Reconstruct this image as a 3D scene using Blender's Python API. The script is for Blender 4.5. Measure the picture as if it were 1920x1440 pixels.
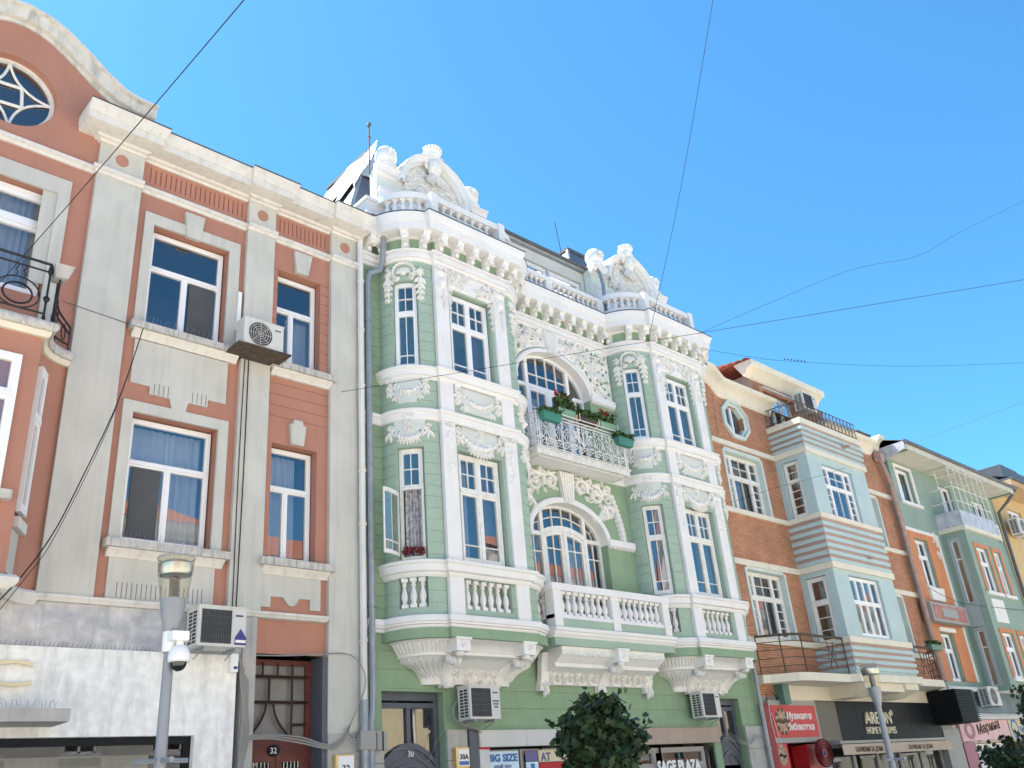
import bpy, math, random
from math import sin, cos, pi, radians, sqrt, asin, acos, atan2
from mathutils import Vector, Matrix, Euler
S = bpy.context.scene
for o in list(bpy.data.objects): bpy.data.objects.remove(o)
rnd = random.Random(7)

# ------------------------------------------------ camera, sky, sun, exposure
FPX, YAW, PITCH, ROLL = 1685.27, 0.781618, 0.438623, -0.0872155
CAMP = Vector((0, -13.0, 1.6))
fw_ = Vector((sin(YAW)*cos(PITCH), cos(YAW)*cos(PITCH), sin(PITCH)))
rt_ = Vector((cos(YAW), -sin(YAW), 0)); up_ = rt_.cross(fw_)
r2_ = rt_*cos(ROLL)+up_*sin(ROLL); u2_ = -rt_*sin(ROLL)+up_*cos(ROLL)
cd = bpy.data.cameras.new('camera'); cam = bpy.data.objects.new('camera', cd); S.collection.objects.link(cam)
m3 = Matrix((r2_, u2_, -fw_)).transposed()
cam.matrix_world = Matrix.Translation(CAMP) @ m3.to_4x4()
cd.sensor_width = 36; cd.lens = FPX/1920*36; cd.clip_end = 3000
S.camera = cam
SUN_AZ, SUN_EL = radians(-22), radians(61)      # azimuth from +Y (into the buildings), minus = to the left
W = bpy.data.worlds.new('World'); S.world = W; W.use_nodes = True
nt = W.node_tree; bg = nt.nodes['Background']
sk = nt.nodes.new('ShaderNodeTexSky'); sk.sky_type = 'NISHITA'; sk.sun_disc = False
sk.sun_elevation = SUN_EL; sk.sun_rotation = SUN_AZ
sk.altitude = 50; sk.air_density = 1.0; sk.dust_density = 0.3; sk.ozone_density = 1.6
tn = nt.nodes.new('ShaderNodeMix'); tn.data_type = 'RGBA'; tn.blend_type = 'MULTIPLY'; tn.inputs['Factor'].default_value = 1; tn.inputs['B'].default_value = (.51, 1.10, 1.34, 1)   # clear, saturated autumn sky
nt.links.new(sk.outputs[0], tn.inputs['A']); nt.links.new(tn.outputs['Result'], bg.inputs[0]); bg.inputs[1].default_value = 0.068
sd = bpy.data.lights.new('sun', 'SUN'); sd.energy = 5.0; sd.angle = radians(0.53); sd.color = (1, .955, .885)
so = bpy.data.objects.new('sun', sd); S.collection.objects.link(so)
sdir = Vector((sin(SUN_AZ)*cos(SUN_EL), cos(SUN_AZ)*cos(SUN_EL), sin(SUN_EL)))
so.rotation_euler = sdir.to_track_quat('Z', 'Y').to_euler(); so.location = (0, 0, 60)
S.view_settings.view_transform = 'Standard'; S.view_settings.look = 'None'
S.view_settings.exposure = 1.66; S.view_settings.gamma = 1; S.view_settings.use_curve_mapping = False
S.render.engine = 'CYCLES'
S.cycles.max_bounces = 8; S.cycles.diffuse_bounces = 5; S.cycles.transparent_max_bounces = 12

# ------------------------------------------------ materials
MATS = {}
def mat(name, col, rough=.85, var=.07, scale=2.0, bump=.12, bscale=45, streak=0, scol=None, metal=0, spec=.3, blotch=0, bcol=None, ssc=(9, 9, .55), bsc=(2.2, 2.2, 1.5)):
    if name in MATS: return MATS[name]
    m = bpy.data.materials.new(name); m.use_nodes = True; n = m.node_tree; L = n.links
    b = n.nodes['Principled BSDF']
    b.inputs['Roughness'].default_value = rough; b.inputs['Metallic'].default_value = metal
    b.inputs['Specular IOR Level'].default_value = spec
    g = n.nodes.new('ShaderNodeNewGeometry')
    nz = n.nodes.new('ShaderNodeTexNoise'); nz.inputs['Scale'].default_value = scale; nz.inputs['Detail'].default_value = 6
    L.new(g.outputs['Position'], nz.inputs['Vector'])
    mx = n.nodes.new('ShaderNodeMix'); mx.data_type = 'RGBA'
    mr = n.nodes.new('ShaderNodeMapRange'); mr.inputs[1].default_value = .3; mr.inputs[2].default_value = .7
    L.new(nz.outputs['Fac'], mr.inputs[0]); L.new(mr.outputs[0], mx.inputs['Factor'])
    mx.inputs['A'].default_value = (*[max(0, c*(1-var)) for c in col], 1)
    mx.inputs['B'].default_value = (*[min(1, c*(1+var)) for c in col], 1)
    out = mx.outputs['Result']
    def layer(out, sc, lo, hi, amt, c2, det=5):
        mp = n.nodes.new('ShaderNodeMapping'); mp.inputs['Scale'].default_value = sc
        L.new(g.outputs['Position'], mp.inputs['Vector'])
        n2 = n.nodes.new('ShaderNodeTexNoise'); n2.inputs['Scale'].default_value = 1; n2.inputs['Detail'].default_value = det
        n2.inputs['Roughness'].default_value = .6
        L.new(mp.outputs[0], n2.inputs['Vector'])
        r2 = n.nodes.new('ShaderNodeMapRange'); r2.inputs[1].default_value = lo; r2.inputs[2].default_value = hi; r2.inputs[4].default_value = amt
        L.new(n2.outputs['Fac'], r2.inputs[0])
        m2 = n.nodes.new('ShaderNodeMix'); m2.data_type = 'RGBA'
        L.new(r2.outputs[0], m2.inputs['Factor']); L.new(out, m2.inputs['A']); m2.inputs['B'].default_value = (*c2, 1)
        return m2.outputs['Result']
    if streak: out = layer(out, ssc, .5, .78, streak, scol or [c*.45 for c in col])
    if blotch: out = layer(out, bsc, .45, .7, blotch, bcol or [c*.6 for c in col], 8)
    L.new(out, b.inputs['Base Color'])
    if bump:
        nb = n.nodes.new('ShaderNodeTexNoise'); nb.inputs['Scale'].default_value = bscale; nb.inputs['Detail'].default_value = 4
        L.new(g.outputs['Position'], nb.inputs['Vector'])
        bp = n.nodes.new('ShaderNodeBump'); bp.inputs['Strength'].default_value = bump; bp.inputs['Distance'].default_value = .02
        L.new(nb.outputs['Fac'], bp.inputs['Height']); L.new(bp.outputs[0], b.inputs['Normal'])
    MATS[name] = m; return m

def glass_mat(name, ior, tint, rough=.005, wav=.0):
    m = bpy.data.materials.new(name); m.use_nodes = True; n = m.node_tree; L = n.links
    n.nodes.remove(n.nodes['Principled BSDF']); o = n.nodes['Material Output']
    lw = n.nodes.new('ShaderNodeLayerWeight'); pw_ = n.nodes.new('ShaderNodeMath'); pw_.operation = 'POWER'; pw_.inputs[1].default_value = 5
    fr = n.nodes.new('ShaderNodeMath'); fr.operation = 'MULTIPLY_ADD'; fr.inputs[1].default_value = 1-ior; fr.inputs[2].default_value = ior     # reflectance at normal incidence, Schlick
    L.new(lw.outputs['Facing'], pw_.inputs[0]); L.new(pw_.outputs[0], fr.inputs[0])
    gl = n.nodes.new('ShaderNodeBsdfGlossy'); gl.inputs['Roughness'].default_value = rough
    tr = n.nodes.new('ShaderNodeBsdfTransparent'); tr.inputs[0].default_value = (*tint, 1)
    mx = n.nodes.new('ShaderNodeMixShader')
    L.new(fr.outputs[0], mx.inputs[0]); L.new(tr.outputs[0], mx.inputs[1]); L.new(gl.outputs[0], mx.inputs[2]); L.new(mx.outputs[0], o.inputs[0])
    if wav:
        g = n.nodes.new('ShaderNodeNewGeometry'); nz = n.nodes.new('ShaderNodeTexNoise'); nz.inputs['Scale'].default_value = 2.2; nz.inputs['Detail'].default_value = 1
        L.new(g.outputs['Position'], nz.inputs['Vector'])
        bp = n.nodes.new('ShaderNodeBump'); bp.inputs['Strength'].default_value = wav; bp.inputs['Distance'].default_value = .05
        L.new(nz.outputs['Fac'], bp.inputs['Height']); L.new(bp.outputs[0], gl.inputs['Normal'])
    MATS[name] = m; return m

WHITE = mat('white_stucco', (.73, .72, .705), var=.04, streak=.2, scol=(.55, .53, .48), bump=.1)
ORN = mat('white_ornament_paint', (.76, .75, .72), var=.04, scale=6, bump=.1, bscale=30, streak=.1, scol=(.62, .6, .55))
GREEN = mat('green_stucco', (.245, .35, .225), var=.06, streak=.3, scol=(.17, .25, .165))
GREEN2 = mat('green_stucco_skylit', (.33, .43, .345), var=.05, streak=.25, scol=(.25, .33, .265))  # same green paint as the wall, with the bays' skylight put into the colour
PALE = mat('pale_grey_panel', (.58, .61, .57), var=.05)
PINK = mat('pink_stucco', (.41, .20, .142), var=.07, scale=1.2, streak=.3, scol=(.30, .145, .105))
GREY = mat('grey_cream_stucco', (.54, .53, .475), var=.07, scale=1.3, bump=.2, bscale=80, streak=.5, scol=(.36, .35, .31), blotch=.35, bcol=(.41, .40, .365))
CORN = mat('cornice_cream', (.65, .63, .58), var=.06, streak=.55, scol=(.38, .36, .32))
CREAM = mat('cream_band', (.70, .65, .53), var=.05, streak=.35, scol=(.45, .41, .33))
COPING = mat('weathered_coping', (.56, .55, .51), var=.1, scale=4, streak=.75, scol=(.20, .195, .18), ssc=(7, 7, .8))
SOOT = mat('weathered_sill', (.50, .48, .44), var=.15, scale=9, streak=.9, scol=(.15, .145, .135), ssc=(26, 26, 1.2))
BLUEB = mat('pale_blue_stucco', (.43, .545, .54), var=.04, streak=.25, scol=(.36, .43, .43))
STRIPE = mat('dusty_pink_stripe', (.42, .285, .245), var=.05)
FARG = mat('far_green_stucco', (.26, .35, .29), var=.07, scale=1.2, streak=.35, scol=(.18, .25, .21), blotch=.2, bcol=(.33, .40, .35))
ORANGE = mat('orange_stucco', (.56, .235, .11), var=.08, streak=.25, scol=(.38, .17, .09))
YELLOW = mat('yellow_stucco', (.60, .44, .22), var=.06, streak=.25, scol=(.4, .3, .16))
STONEW = mat('pale_stained_cladding', (.84, .83, .79), var=.10, scale=9, bump=.2, streak=.7, scol=(.44, .435, .41), ssc=(6, 6, 1.3), blotch=.5, bcol=(.56, .56, .53), bsc=(6, 6, 2))
STONEB = mat('blue_grey_stained_render', (.52, .51, .50), var=.2, scale=6, streak=.6, scol=(.27, .27, .30), ssc=(12, 12, 1.5), blotch=.8, bcol=(.30, .31, .36), bsc=(1.6, 1.6, 3))
LIME = mat('grey_limestone', (.42, .41, .385), var=.1, scale=4, streak=.5, scol=(.2, .2, .19))
PVC = mat('white_pvc', (.80, .80, .80), rough=.4, var=.02, bump=0, spec=.5)
OLDW = mat('old_white_paint', (.74, .73, .69), rough=.6, var=.07, scale=9, streak=.3)
GLASS = glass_mat('window_glass', .24, (.88, .90, .90), wav=.006)
GLASSC = glass_mat('clear_glass', .07, (.88, .87, .79))
SHOPG = glass_mat('shop_glass', .065, (.6, .62, .6), wav=.004)
DARK = mat('dark_interior', (.045, .043, .045), var=.2, bump=0)
ROOM = mat('room_plaster', (.12, .11, .10), var=.1, bump=0)
CURT = mat('white_curtain', (.40, .42, .46), rough=.95, var=.05, bump=0)
CURTG = mat('grey_curtain', (.17, .17, .20), rough=.95, var=.1, bump=0)
LACE = mat('patterned_lace', (.45, .44, .46), rough=.95, var=.5, scale=16, bump=0)
BLIND = mat('grey_blind', (.33, .34, .36), var=.05, bump=0)
IRON = mat('black_iron', (.02, .02, .022), rough=.5, var=.2, bump=.1)
RUST = mat('rusty_iron', (.085, .065, .05), rough=.7, var=.4, scale=12, bump=.2)
WIRON = mat('white_iron', (.72, .72, .70), rough=.5, var=.06, bump=0)
GUTW = mat('white_pipe', (.66, .65, .62), rough=.45, var=.05, bump=0, streak=.2)
GUTG = mat('grey_zinc', (.30, .33, .36), rough=.45, var=.12, scale=6, bump=0, metal=.3)
GUTD = mat('dark_gutter', (.11, .11, .12), rough=.5, var=.1, bump=0)
GUTP = mat('pinkish_pipe', (.40, .27, .23), rough=.6, var=.15, scale=5)
GUTE = mat('green_pipe', (.10, .20, .16), rough=.5, var=.1)
LEAD = mat('slate_roof_metal', (.14, .15, .185), rough=.5, var=.15, bump=.1, metal=.2)
TARP = mat('white_tarp', (.50, .51, .53), rough=.4, var=.04, scale=4, bump=.6, bscale=3)
TILE = mat('terracotta_tile', (.34, .13, .08), var=.25, scale=8)
WOODR = mat('red_brown_door', (.12, .035, .026), rough=.5, var=.2, scale=8, bump=.1)
DOORG = mat('blue_grey_door', (.09, .10, .125), rough=.45, var=.08, bump=.05)
ACW = mat('ac_casing', (.60, .595, .56), rough=.5, var=.05, bump=0, streak=.3, scol=(.35, .33, .29))
ACD = mat('ac_grille', (.05, .05, .052), rough=.6, var=.2, bump=0)
BLACK = mat('black_cable', (.015, .015, .016), rough=.6, var=.1, bump=0)
CABG = mat('grey_cable', (.28, .27, .25), rough=.6, var=.1, bump=0)
STEEL = mat('grey_lamp_paint', (.27, .285, .31), rough=.4, var=.05, bump=0, metal=.2)
CHROME = mat('lamp_reflector', (.55, .57, .60), rough=.3, var=.02, bump=0, metal=1)
BARK = mat('bark', (.09, .07, .05), var=.3, scale=12, bump=.5)
LEAF = mat('maple_leaf', (.028, .052, .02), rough=.5, var=.4, scale=7, bump=0)
LEAF2 = mat('geranium_leaf', (.05, .10, .03), rough=.6, var=.4, scale=14, bump=0)
FLOW = mat('red_flower', (.45, .03, .05), var=.3, scale=20, bump=0)
TERRA = mat('terracotta_pot', (.45, .28, .18), var=.1)
PLANT = mat('teal_planter', (.045, .20, .15), rough=.45, var=.06, bump=0)
PLANT2 = mat('sage_planter', (.16, .31, .20), rough=.45, var=.06, bump=0)
GOLD = mat('gold_lettering', (.62, .47, .22), rough=.35, var=.05, bump=0, metal=.5)
IVORY = mat('ivory_lettering', (.75, .70, .52), rough=.5, var=.03, bump=0)
SIGNK = mat('black_sign_panel', (.012, .014, .018), rough=.45, var=.1, bump=0, spec=.12)
SIGNR = mat('red_sign_panel', (.48, .025, .03), rough=.3, var=.06, bump=0)
SIGND = mat('dark_red_panel', (.22, .008, .015), rough=.35, var=.06, bump=0)
SIGNW = mat('white_print', (.80, .80, .78), rough=.5, var=.02, bump=0)
SIGNC = mat('pale_blue_print', (.55, .70, .80), rough=.5, var=.08, scale=5, bump=0)
BLUEP = mat('blue_print', (.045, .16, .38), rough=.5, var=.03, bump=0)
NAVYP = mat('navy_print', (.05, .05, .20), rough=.5, var=.05, bump=0)
PURPP = mat('purple_print', (.13, .11, .25), rough=.5, var=.05, bump=0)
REDP = mat('red_print', (.42, .02, .03), rough=.5, var=.05, bump=0)
BEIGE = mat('beige_awning', (.52, .43, .34), var=.06, scale=4, streak=.2)
BROWNP = mat('brown_print', (.12, .075, .05), var=.05, bump=0)
TAUPE = mat('taupe_fascia', (.40, .315, .255), var=.06, streak=.2)
LAMB = mat('grey_metal_panel', (.30, .295, .28), rough=.4, var=.06, bump=0)
BLACKP = mat('black_print', (.012, .012, .014), var=.05, bump=0)
ROSE = mat('rose_print', (.70, .40, .40), rough=.4, var=.12, scale=3, bump=0)
MAG = mat('magenta_panel', (.30, .02, .09), rough=.3, var=.05, bump=0)
PAVE = None
def paver_mat():
    m = bpy.data.materials.new('street_pavers'); m.use_nodes = True; n = m.node_tree; L = n.links; b = n.nodes['Principled BSDF']
    g = n.nodes.new('ShaderNodeNewGeometry'); br = n.nodes.new('ShaderNodeTexBrick')
    br.inputs['Color1'].default_value = (.58, .54, .46, 1); br.inputs['Color2'].default_value = (.52, .48, .41, 1); br.inputs['Mortar'].default_value = (.22, .20, .18, 1)
    br.inputs['Scale'].default_value = 1; br.inputs['Brick Width'].default_value = .4; br.inputs['Row Height'].default_value = .2; br.inputs['Mortar Size'].default_value = .006
    L.new(g.outputs['Position'], br.inputs['Vector']); L.new(br.outputs[0], b.inputs['Base Color']); b.inputs['Roughness'].default_value = .85
    return m
PAVE = paver_mat()
def brick_mat():
    m = bpy.data.materials.new('red_brick_face'); m.use_nodes = True; n = m.node_tree; L = n.links; b = n.nodes['Principled BSDF']
    g = n.nodes.new('ShaderNodeNewGeometry'); sx = n.nodes.new('ShaderNodeSeparateXYZ'); cx = n.nodes.new('ShaderNodeCombineXYZ')
    L.new(g.outputs['Position'], sx.inputs[0]); L.new(sx.outputs[0], cx.inputs[0]); L.new(sx.outputs[2], cx.inputs[1])
    br = n.nodes.new('ShaderNodeTexBrick')
    br.inputs['Color1'].default_value = (.58, .285, .155, 1); br.inputs['Color2'].default_value = (.47, .215, .115, 1); br.inputs['Mortar'].default_value = (.33, .175, .11, 1)
    br.inputs['Scale'].default_value = 1; br.inputs['Brick Width'].default_value = .21; br.inputs['Row Height'].default_value = .062; br.inputs['Mortar Size'].default_value = .009; br.inputs['Mortar Smooth'].default_value = .3
    nz = n.nodes.new('ShaderNodeTexNoise'); nz.inputs['Scale'].default_value = 22; nz.inputs['Detail'].default_value = 5; L.new(g.outputs['Position'], nz.inputs['Vector'])
    n3 = n.nodes.new('ShaderNodeTexNoise'); n3.inputs['Scale'].default_value = 1.1; n3.inputs['Detail'].default_value = 5; L.new(g.outputs['Position'], n3.inputs['Vector'])
    va = n.nodes.new('ShaderNodeVectorMath'); va.operation = 'MULTIPLY_ADD'
    L.new(nz.outputs['Color'], va.inputs[0]); va.inputs[1].default_value = (.05, .03, 0); L.new(cx.outputs[0], va.inputs[2])
    L.new(va.outputs[0], br.inputs['Vector'])
    mx = n.nodes.new('ShaderNodeMix'); mx.data_type = 'RGBA'; mx.blend_type = 'MULTIPLY'; mx.inputs['Factor'].default_value = .55
    mr = n.nodes.new('ShaderNodeMapRange'); mr.inputs[1].default_value = .3; mr.inputs[2].default_value = .7; mr.inputs[3].default_value = .55; mr.inputs[4].default_value = 1.2
    L.new(n3.outputs['Fac'], mr.inputs[0])
    L.new(br.outputs[0], mx.inputs['A']); L.new(mr.outputs[0], mx.inputs['B']); L.new(mx.outputs['Result'], b.inputs['Base Color'])
    ad = n.nodes.new('ShaderNodeMath'); ad.operation = 'MULTIPLY_ADD'; L.new(br.outputs['Fac'], ad.inputs[0]); ad.inputs[1].default_value = -.8; L.new(nz.outputs['Fac'], ad.inputs[2])
    bp = n.nodes.new('ShaderNodeBump'); bp.inputs['Strength'].default_value = .8; bp.inputs['Distance'].default_value = .02
    L.new(ad.outputs[0], bp.inputs['Height']); L.new(bp.outputs[0], b.inputs['Normal']); b.inputs['Roughness'].default_value = .9
    return m
BRICK = brick_mat()

# ------------------------------------------------ mesh helpers
def flat(y): return lambda s, z, n: (s, y-n, z)
def sidex(x, sg): return lambda s, z, n: (x+sg*n, s, z)           # s runs along Y, n outwards along sg*X
def yz(x): return lambda s, z, n: (x+n, -s, z)                     # s = distance out from wall, n = sideways
def horiz(z0): return lambda s, t, n: (s, t, z0+n)
def arcmap(cx, sd, R): return lambda s, z, n: (cx+sd*cos(s/R)*(R+n), -sin(s/R)*(R+n), z)
class MB:
    def __init__(s): s.v = []; s.f = []
    def poly(s, pts): i = len(s.v); s.v += [tuple(p) for p in pts]; s.f.append(tuple(range(i, i+len(pts))))
    def loft(s, rings, closed=False, cap=False):
        i = len(s.v); k = len(rings[0])
        for r in rings: s.v += [tuple(p) for p in r]
        for a in range(len(rings)-1):
            for b in range(k if closed else k-1):
                c = (b+1) % k; s.f.append((i+a*k+b, i+a*k+c, i+(a+1)*k+c, i+(a+1)*k+b))
        if cap:
            s.f.append(tuple(i+b for b in range(k))[::-1]); s.f.append(tuple(i+(len(rings)-1)*k+b for b in range(k)))
    def box(s, M, s0, s1, z0, z1, n0, n1, k=1):
        s.loft([[M(a, z0, n0), M(a, z0, n1), M(a, z1, n1), M(a, z1, n0)] for a in [s0+(s1-s0)*i/k for i in range(k+1)]], True, True)
    def prism(s, M, pts, n0, n1):
        s.loft([[M(a, b, n0) for a, b in pts], [M(a, b, n1) for a, b in pts]], True, True)
    def mould(s, M, s0, s1, prof, k=1):                            # prof: (z, n) open profile against the wall
        s.loft([[M(a, z, n) for z, n in prof] for a in [s0+(s1-s0)*i/k for i in range(k+1)]], True, True)
    def lathe(s, x, y, prof, k=12, cap=True):
        s.loft([[(x+r*cos(2*pi*i/k), y+r*sin(2*pi*i/k), z) for i in range(k)] for r, z in prof], True, cap)
    def tube(s, pts, r, k=5):
        pts = [Vector(p) for p in pts]; rings = []; up = None
        for i, p in enumerate(pts):
            t = (pts[min(i+1, len(pts)-1)]-pts[max(i-1, 0)]).normalized()
            if up is None: up = Vector((0, 0, 1)) if abs(t.z) < .9 else Vector((1, 0, 0))
            a = t.cross(up); a = a.normalized() if a.length > 1e-4 else Vector((1, 0, 0)); b = a.cross(t); up = b
            rr = r[i] if isinstance(r, (list, tuple)) else r
            rings.append([p+a*rr*cos(2*pi*j/k)+b*rr*sin(2*pi*j/k) for j in range(k)])
        s.loft(rings, True, True)
    def sweep(s, plan, prof, cap=True):
        rings = [[(x, y, z) for x, y in plan(n)] for z, n in prof]
        s.loft(rings)
        if cap:
            s.poly([r[0] for r in rings]); s.poly([r[-1] for r in rings][::-1])
    # --- relief ornament on a mapped wall
    def band(s, M, pts, w, h, n0=0):
        rings = []; N = len(pts)
        for i, (a, b) in enumerate(pts):
            p, q = pts[max(i-1, 0)], pts[min(i+1, N-1)]; tx, tz = q[0]-p[0], q[1]-p[1]; l = sqrt(tx*tx+tz*tz) or 1; nx, nz = -tz/l, tx/l
            ww = w(i/(N-1)) if callable(w) else w; hh = h(i/(N-1)) if callable(h) else h
            rings.append([M(a+nx*ww*c, b+nz*ww*c, n0+hh*d) for c, d in ((-1, 0), (-.75, .7), (0, 1), (.75, .7), (1, 0))])
        s.loft(rings)
    def leaf(s, M, a, b, ang, L, w, h, curl=0, n0=0):
        rings = []; N = 5
        for i in range(N+1):
            t = i/N; an = ang+curl*t; x = a+L*t*cos(an); z = b+L*t*sin(an); ww = w*sin(pi*min(.96, .12+.88*t))**.8*(1 if i % 2 else .8); hh = h*sin(pi*(.15+.75*t))
            nx, nz = -sin(an), cos(an)
            rings.append([M(x+nx*ww, z+nz*ww, n0), M(x+nx*ww*.5, z+nz*ww*.5, n0+hh*1.0), M(x, z, n0+hh*.72), M(x-nx*ww*.5, z-nz*ww*.5, n0+hh), M(x-nx*ww, z-nz*ww, n0)])
        s.loft(rings)
    def blob(s, M, a, b, ra, rb, h, k=8, n0=0):
        rings = [[M(a+ra*cos(ph)*cos(2*pi*j/k), b+rb*cos(ph)*sin(2*pi*j/k), n0+h*sin(ph)) for j in range(k)] for ph in (0, .5, 1.0, 1.5)]
        s.loft(rings, True); s.poly(rings[-1])
    def scroll(s, M, a, b, R, ang, d, turns, w, h, n0=0):
        pts = []; N = int(10*turns)+4
        for i in range(N+1):
            t = i/N; r = R*(1-.82*t); an = ang+d*2*pi*turns*t; pts.append((a+r*cos(an), b+r*sin(an)))
        s.band(M, pts, lambda t: w*(1-.5*t), h, n0); s.blob(M, a, b, R*.24, R*.24, h*1.25, 6, n0)
    def swag(s, M, a0, b0, a1, b1, sag, w, h, n=11, rr=None):
        rr = rr or rnd
        for i in range(n):
            t = (i+.5)/n; a = a0+(a1-a0)*t; b = b0+(b1-b0)*t-sag*4*t*(1-t); k = .6+.6*sin(pi*t)
            s.blob(M, a, b, w*k*.55, w*k*.6, h*k, 7)
            for sg in (-1, 1): s.leaf(M, a, b, pi/2*sg+rr.uniform(-.6, .6), w*k*1.15, w*.3, h*.75)
    def drop(s, M, a, b, L, w, h, n=4):
        for i in range(n):
            z = b-L*i/n; k = 1-.12*i
            for an in (-pi/2-.75, -pi/2, -pi/2+.75): s.leaf(M, a, z, an, L/n*1.25*k, w*.33*k, h)
        s.band(M, [(a, b), (a, b-L*.9)], w*.08, h*.6)

def mesh_of(name, mb, m, smooth=True, off=(0, 0, 0)):
    me = bpy.data.meshes.new(name); me.from_pydata([(x-off[0], y-off[1], z-off[2]) for x, y, z in mb.v], [], mb.f)
    me.materials.append(m)
    if smooth:
        me.polygons.foreach_set('use_smooth', [True]*len(me.polygons)); me.set_sharp_from_angle(angle=radians(38))
    me.update(); return me
COL = S.collection; ROOT = {}
FINE = {'bird_spikes', 'fluting', 'egg_moulding', 'rosette_frieze', 'acanthus', 'foliage_relief', 'pierced_ground', 'scroll_relief', 'relief', 'pilaster_ornament', 'trim_ornament', 'scroll_frieze', 'side_vent', 'wreath', 'foliage', 'crown', 'guard_grille', 'print', 'crown_and_beard'}
def tagp(o, label=None, cat=None, group=None, kind=None):
    if label: o['label'] = label
    if cat: o['category'] = cat
    if group: o['group'] = group
    if kind: o['kind'] = kind
    return o
def T(name, loc, label, cat, group=None):
    o = bpy.data.objects.new(name, None); COL.objects.link(o); o.location = loc; o.empty_display_size = .2; ROOT[o.name] = tuple(loc)
    return tagp(o, label, cat, group)
def P(name, mb, m, parent, smooth=True, label=None, kind=None):
    off = ROOT[parent.name] if parent else (0, 0, 0)
    o = bpy.data.objects.new(name, mesh_of(name, mb, m, smooth, off)); COL.objects.link(o)
    if parent: o.parent = parent; ROOT[o.name] = off
    if name in FINE: kind = 'stuff'                     # pieces too small to pick apart singly
    return tagp(o, label, kind=kind)
def I(name, me, loc, parent, rz=0, sc=None, rx=0, ry=0):            # shared-mesh piece at a world place
    off = ROOT[parent.name]; o = bpy.data.objects.new(name, me); COL.objects.link(o); o.parent = parent; ROOT[o.name] = off
    o.location = (loc[0]-off[0], loc[1]-off[1], loc[2]-off[2]); o.rotation_euler = (rx, ry, rz)
    if sc: o.scale = sc
    return o
def ONE(name, mb, m, label, cat, group=None, smooth=True, kind=None):
    n = len(mb.v); c = (sum(v[0] for v in mb.v)/n, sum(v[1] for v in mb.v)/n, min(v[2] for v in mb.v))
    o = bpy.data.objects.new(name, mesh_of(name, mb, m, smooth, c)); COL.objects.link(o); o.location = c
    return tagp(o, label, cat, group, kind)
def one_box(name, M, a, m, parent, k=1, smooth=False, label=None):
    b = MB(); b.box(M, *a, k); return P(name, b, m, parent, smooth, label)

_fonts = {}
def txt(string, M, s, z, n, size, m, parent, depth=.004, width=None, align='LEFT', shear=0, bold=0, name='lettering'):
    cu = bpy.data.curves.new('t', 'FONT'); cu.body = string; cu.size = size; cu.extrude = depth; cu.align_x = align; cu.shear = shear; cu.offset = bold; cu.resolution_u = 3
    o = bpy.data.objects.new('t', cu); COL.objects.link(o); bpy.context.view_layer.update()
    me = bpy.data.meshes.new_from_object(o.evaluated_get(bpy.context.evaluated_depsgraph_get())); bpy.data.objects.remove(o)
    xs = [v.co.x for v in me.vertices] or [0]; k = (width/(max(xs)-min(xs))) if width else 1
    off = ROOT[parent.name]
    for v in me.vertices:
        p = M(s+v.co.x*k, z+v.co.y, n+depth+v.co.z); v.co = (p[0]-off[0], p[1]-off[1], p[2]-off[2])
    me.materials.clear(); me.materials.append(m)
    ob = bpy.data.objects.new(name, me); COL.objects.link(ob); ob.parent = parent; ROOT[ob.name] = off
    return ob

def wall(M, s0, s1, z0, z1, holes=(), grooves=(), rd=.2, gd=.012, gw=.014, ds=None):
    """Wall sheet with rectangular openings (with reveals) and incised horizontal joints."""
    mb = MB()
    ss = {s0, s1}; zs = {z0, z1}
    for h in holes: ss |= {h[0], h[1]}; zs |= {h[2], h[3]}
    gs = [g for g in grooves if z0+.02 < g < z1-.02]
    for g in gs: zs |= {g-gw/2, g+gw/2}
    if ds:
        k = int((s1-s0)/ds)+1; ss |= {s0+(s1-s0)*i/k for i in range(k+1)}
    ss = sorted(x for x in ss if s0 <= x <= s1); zs = sorted(x for x in zs if z0 <= x <= z1)
    zs = [z for i, z in enumerate(zs) if i == 0 or z-zs[i-1] > 1e-5]; ss = [z for i, z in enumerate(ss) if i == 0 or z-ss[i-1] > 1e-5]
    for i in range(len(ss)-1):
        a, b = ss[i], ss[i+1]; ca = (a+b)/2; prev = None
        for j in range(len(zs)-1):
            c, d = zs[j], zs[j+1]; cz = (c+d)/2
            if any(h[0] < ca < h[1] and h[2] < cz < h[3] for h in holes): prev = None; continue
            g = any(abs(cz-x) < gw/2 for x in gs); n = -gd if g else 0
            mb.poly([M(a, c, n), M(b, c, n), M(b, d, n), M(a, d, n)])
            if prev is not None and prev != n: mb.poly([M(a, c, prev), M(b, c, prev), M(b, c, n), M(a, c, n)])
            prev = n
    for h in holes:
        sub = [x for x in ss if h[0] <= x <= h[1]]
        for a, b in zip(sub[:-1], sub[1:]):
            for z in (h[2], h[3]):
                if z > z0+1e-4: mb.poly([M(a, z, 0), M(b, z, 0), M(b, z, -rd), M(a, z, -rd)])
        for a in (h[0], h[1]): mb.poly([M(a, h[2], 0), M(a, h[3], 0), M(a, h[3], -rd), M(a, h[2], -rd)])
    return mb

def pane(M, a, b, c, d, n, parent, m=None, k=1, poly=None):
    mb = MB(); t1, t2 = rnd.uniform(-.005, .005), rnd.uniform(-.005, .005)
    if poly: mb.poly([M(x, z, n) for x, z in poly])
    else: mb.loft([[M(a+(b-a)*i/k, c, n+t1*(i/k-.5)-t2), M(a+(b-a)*i/k, d, n+t1*(i/k-.5)+t2)] for i in range(k+1)])
    return P('pane', mb, m or GLASS, parent, k > 1)

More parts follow.
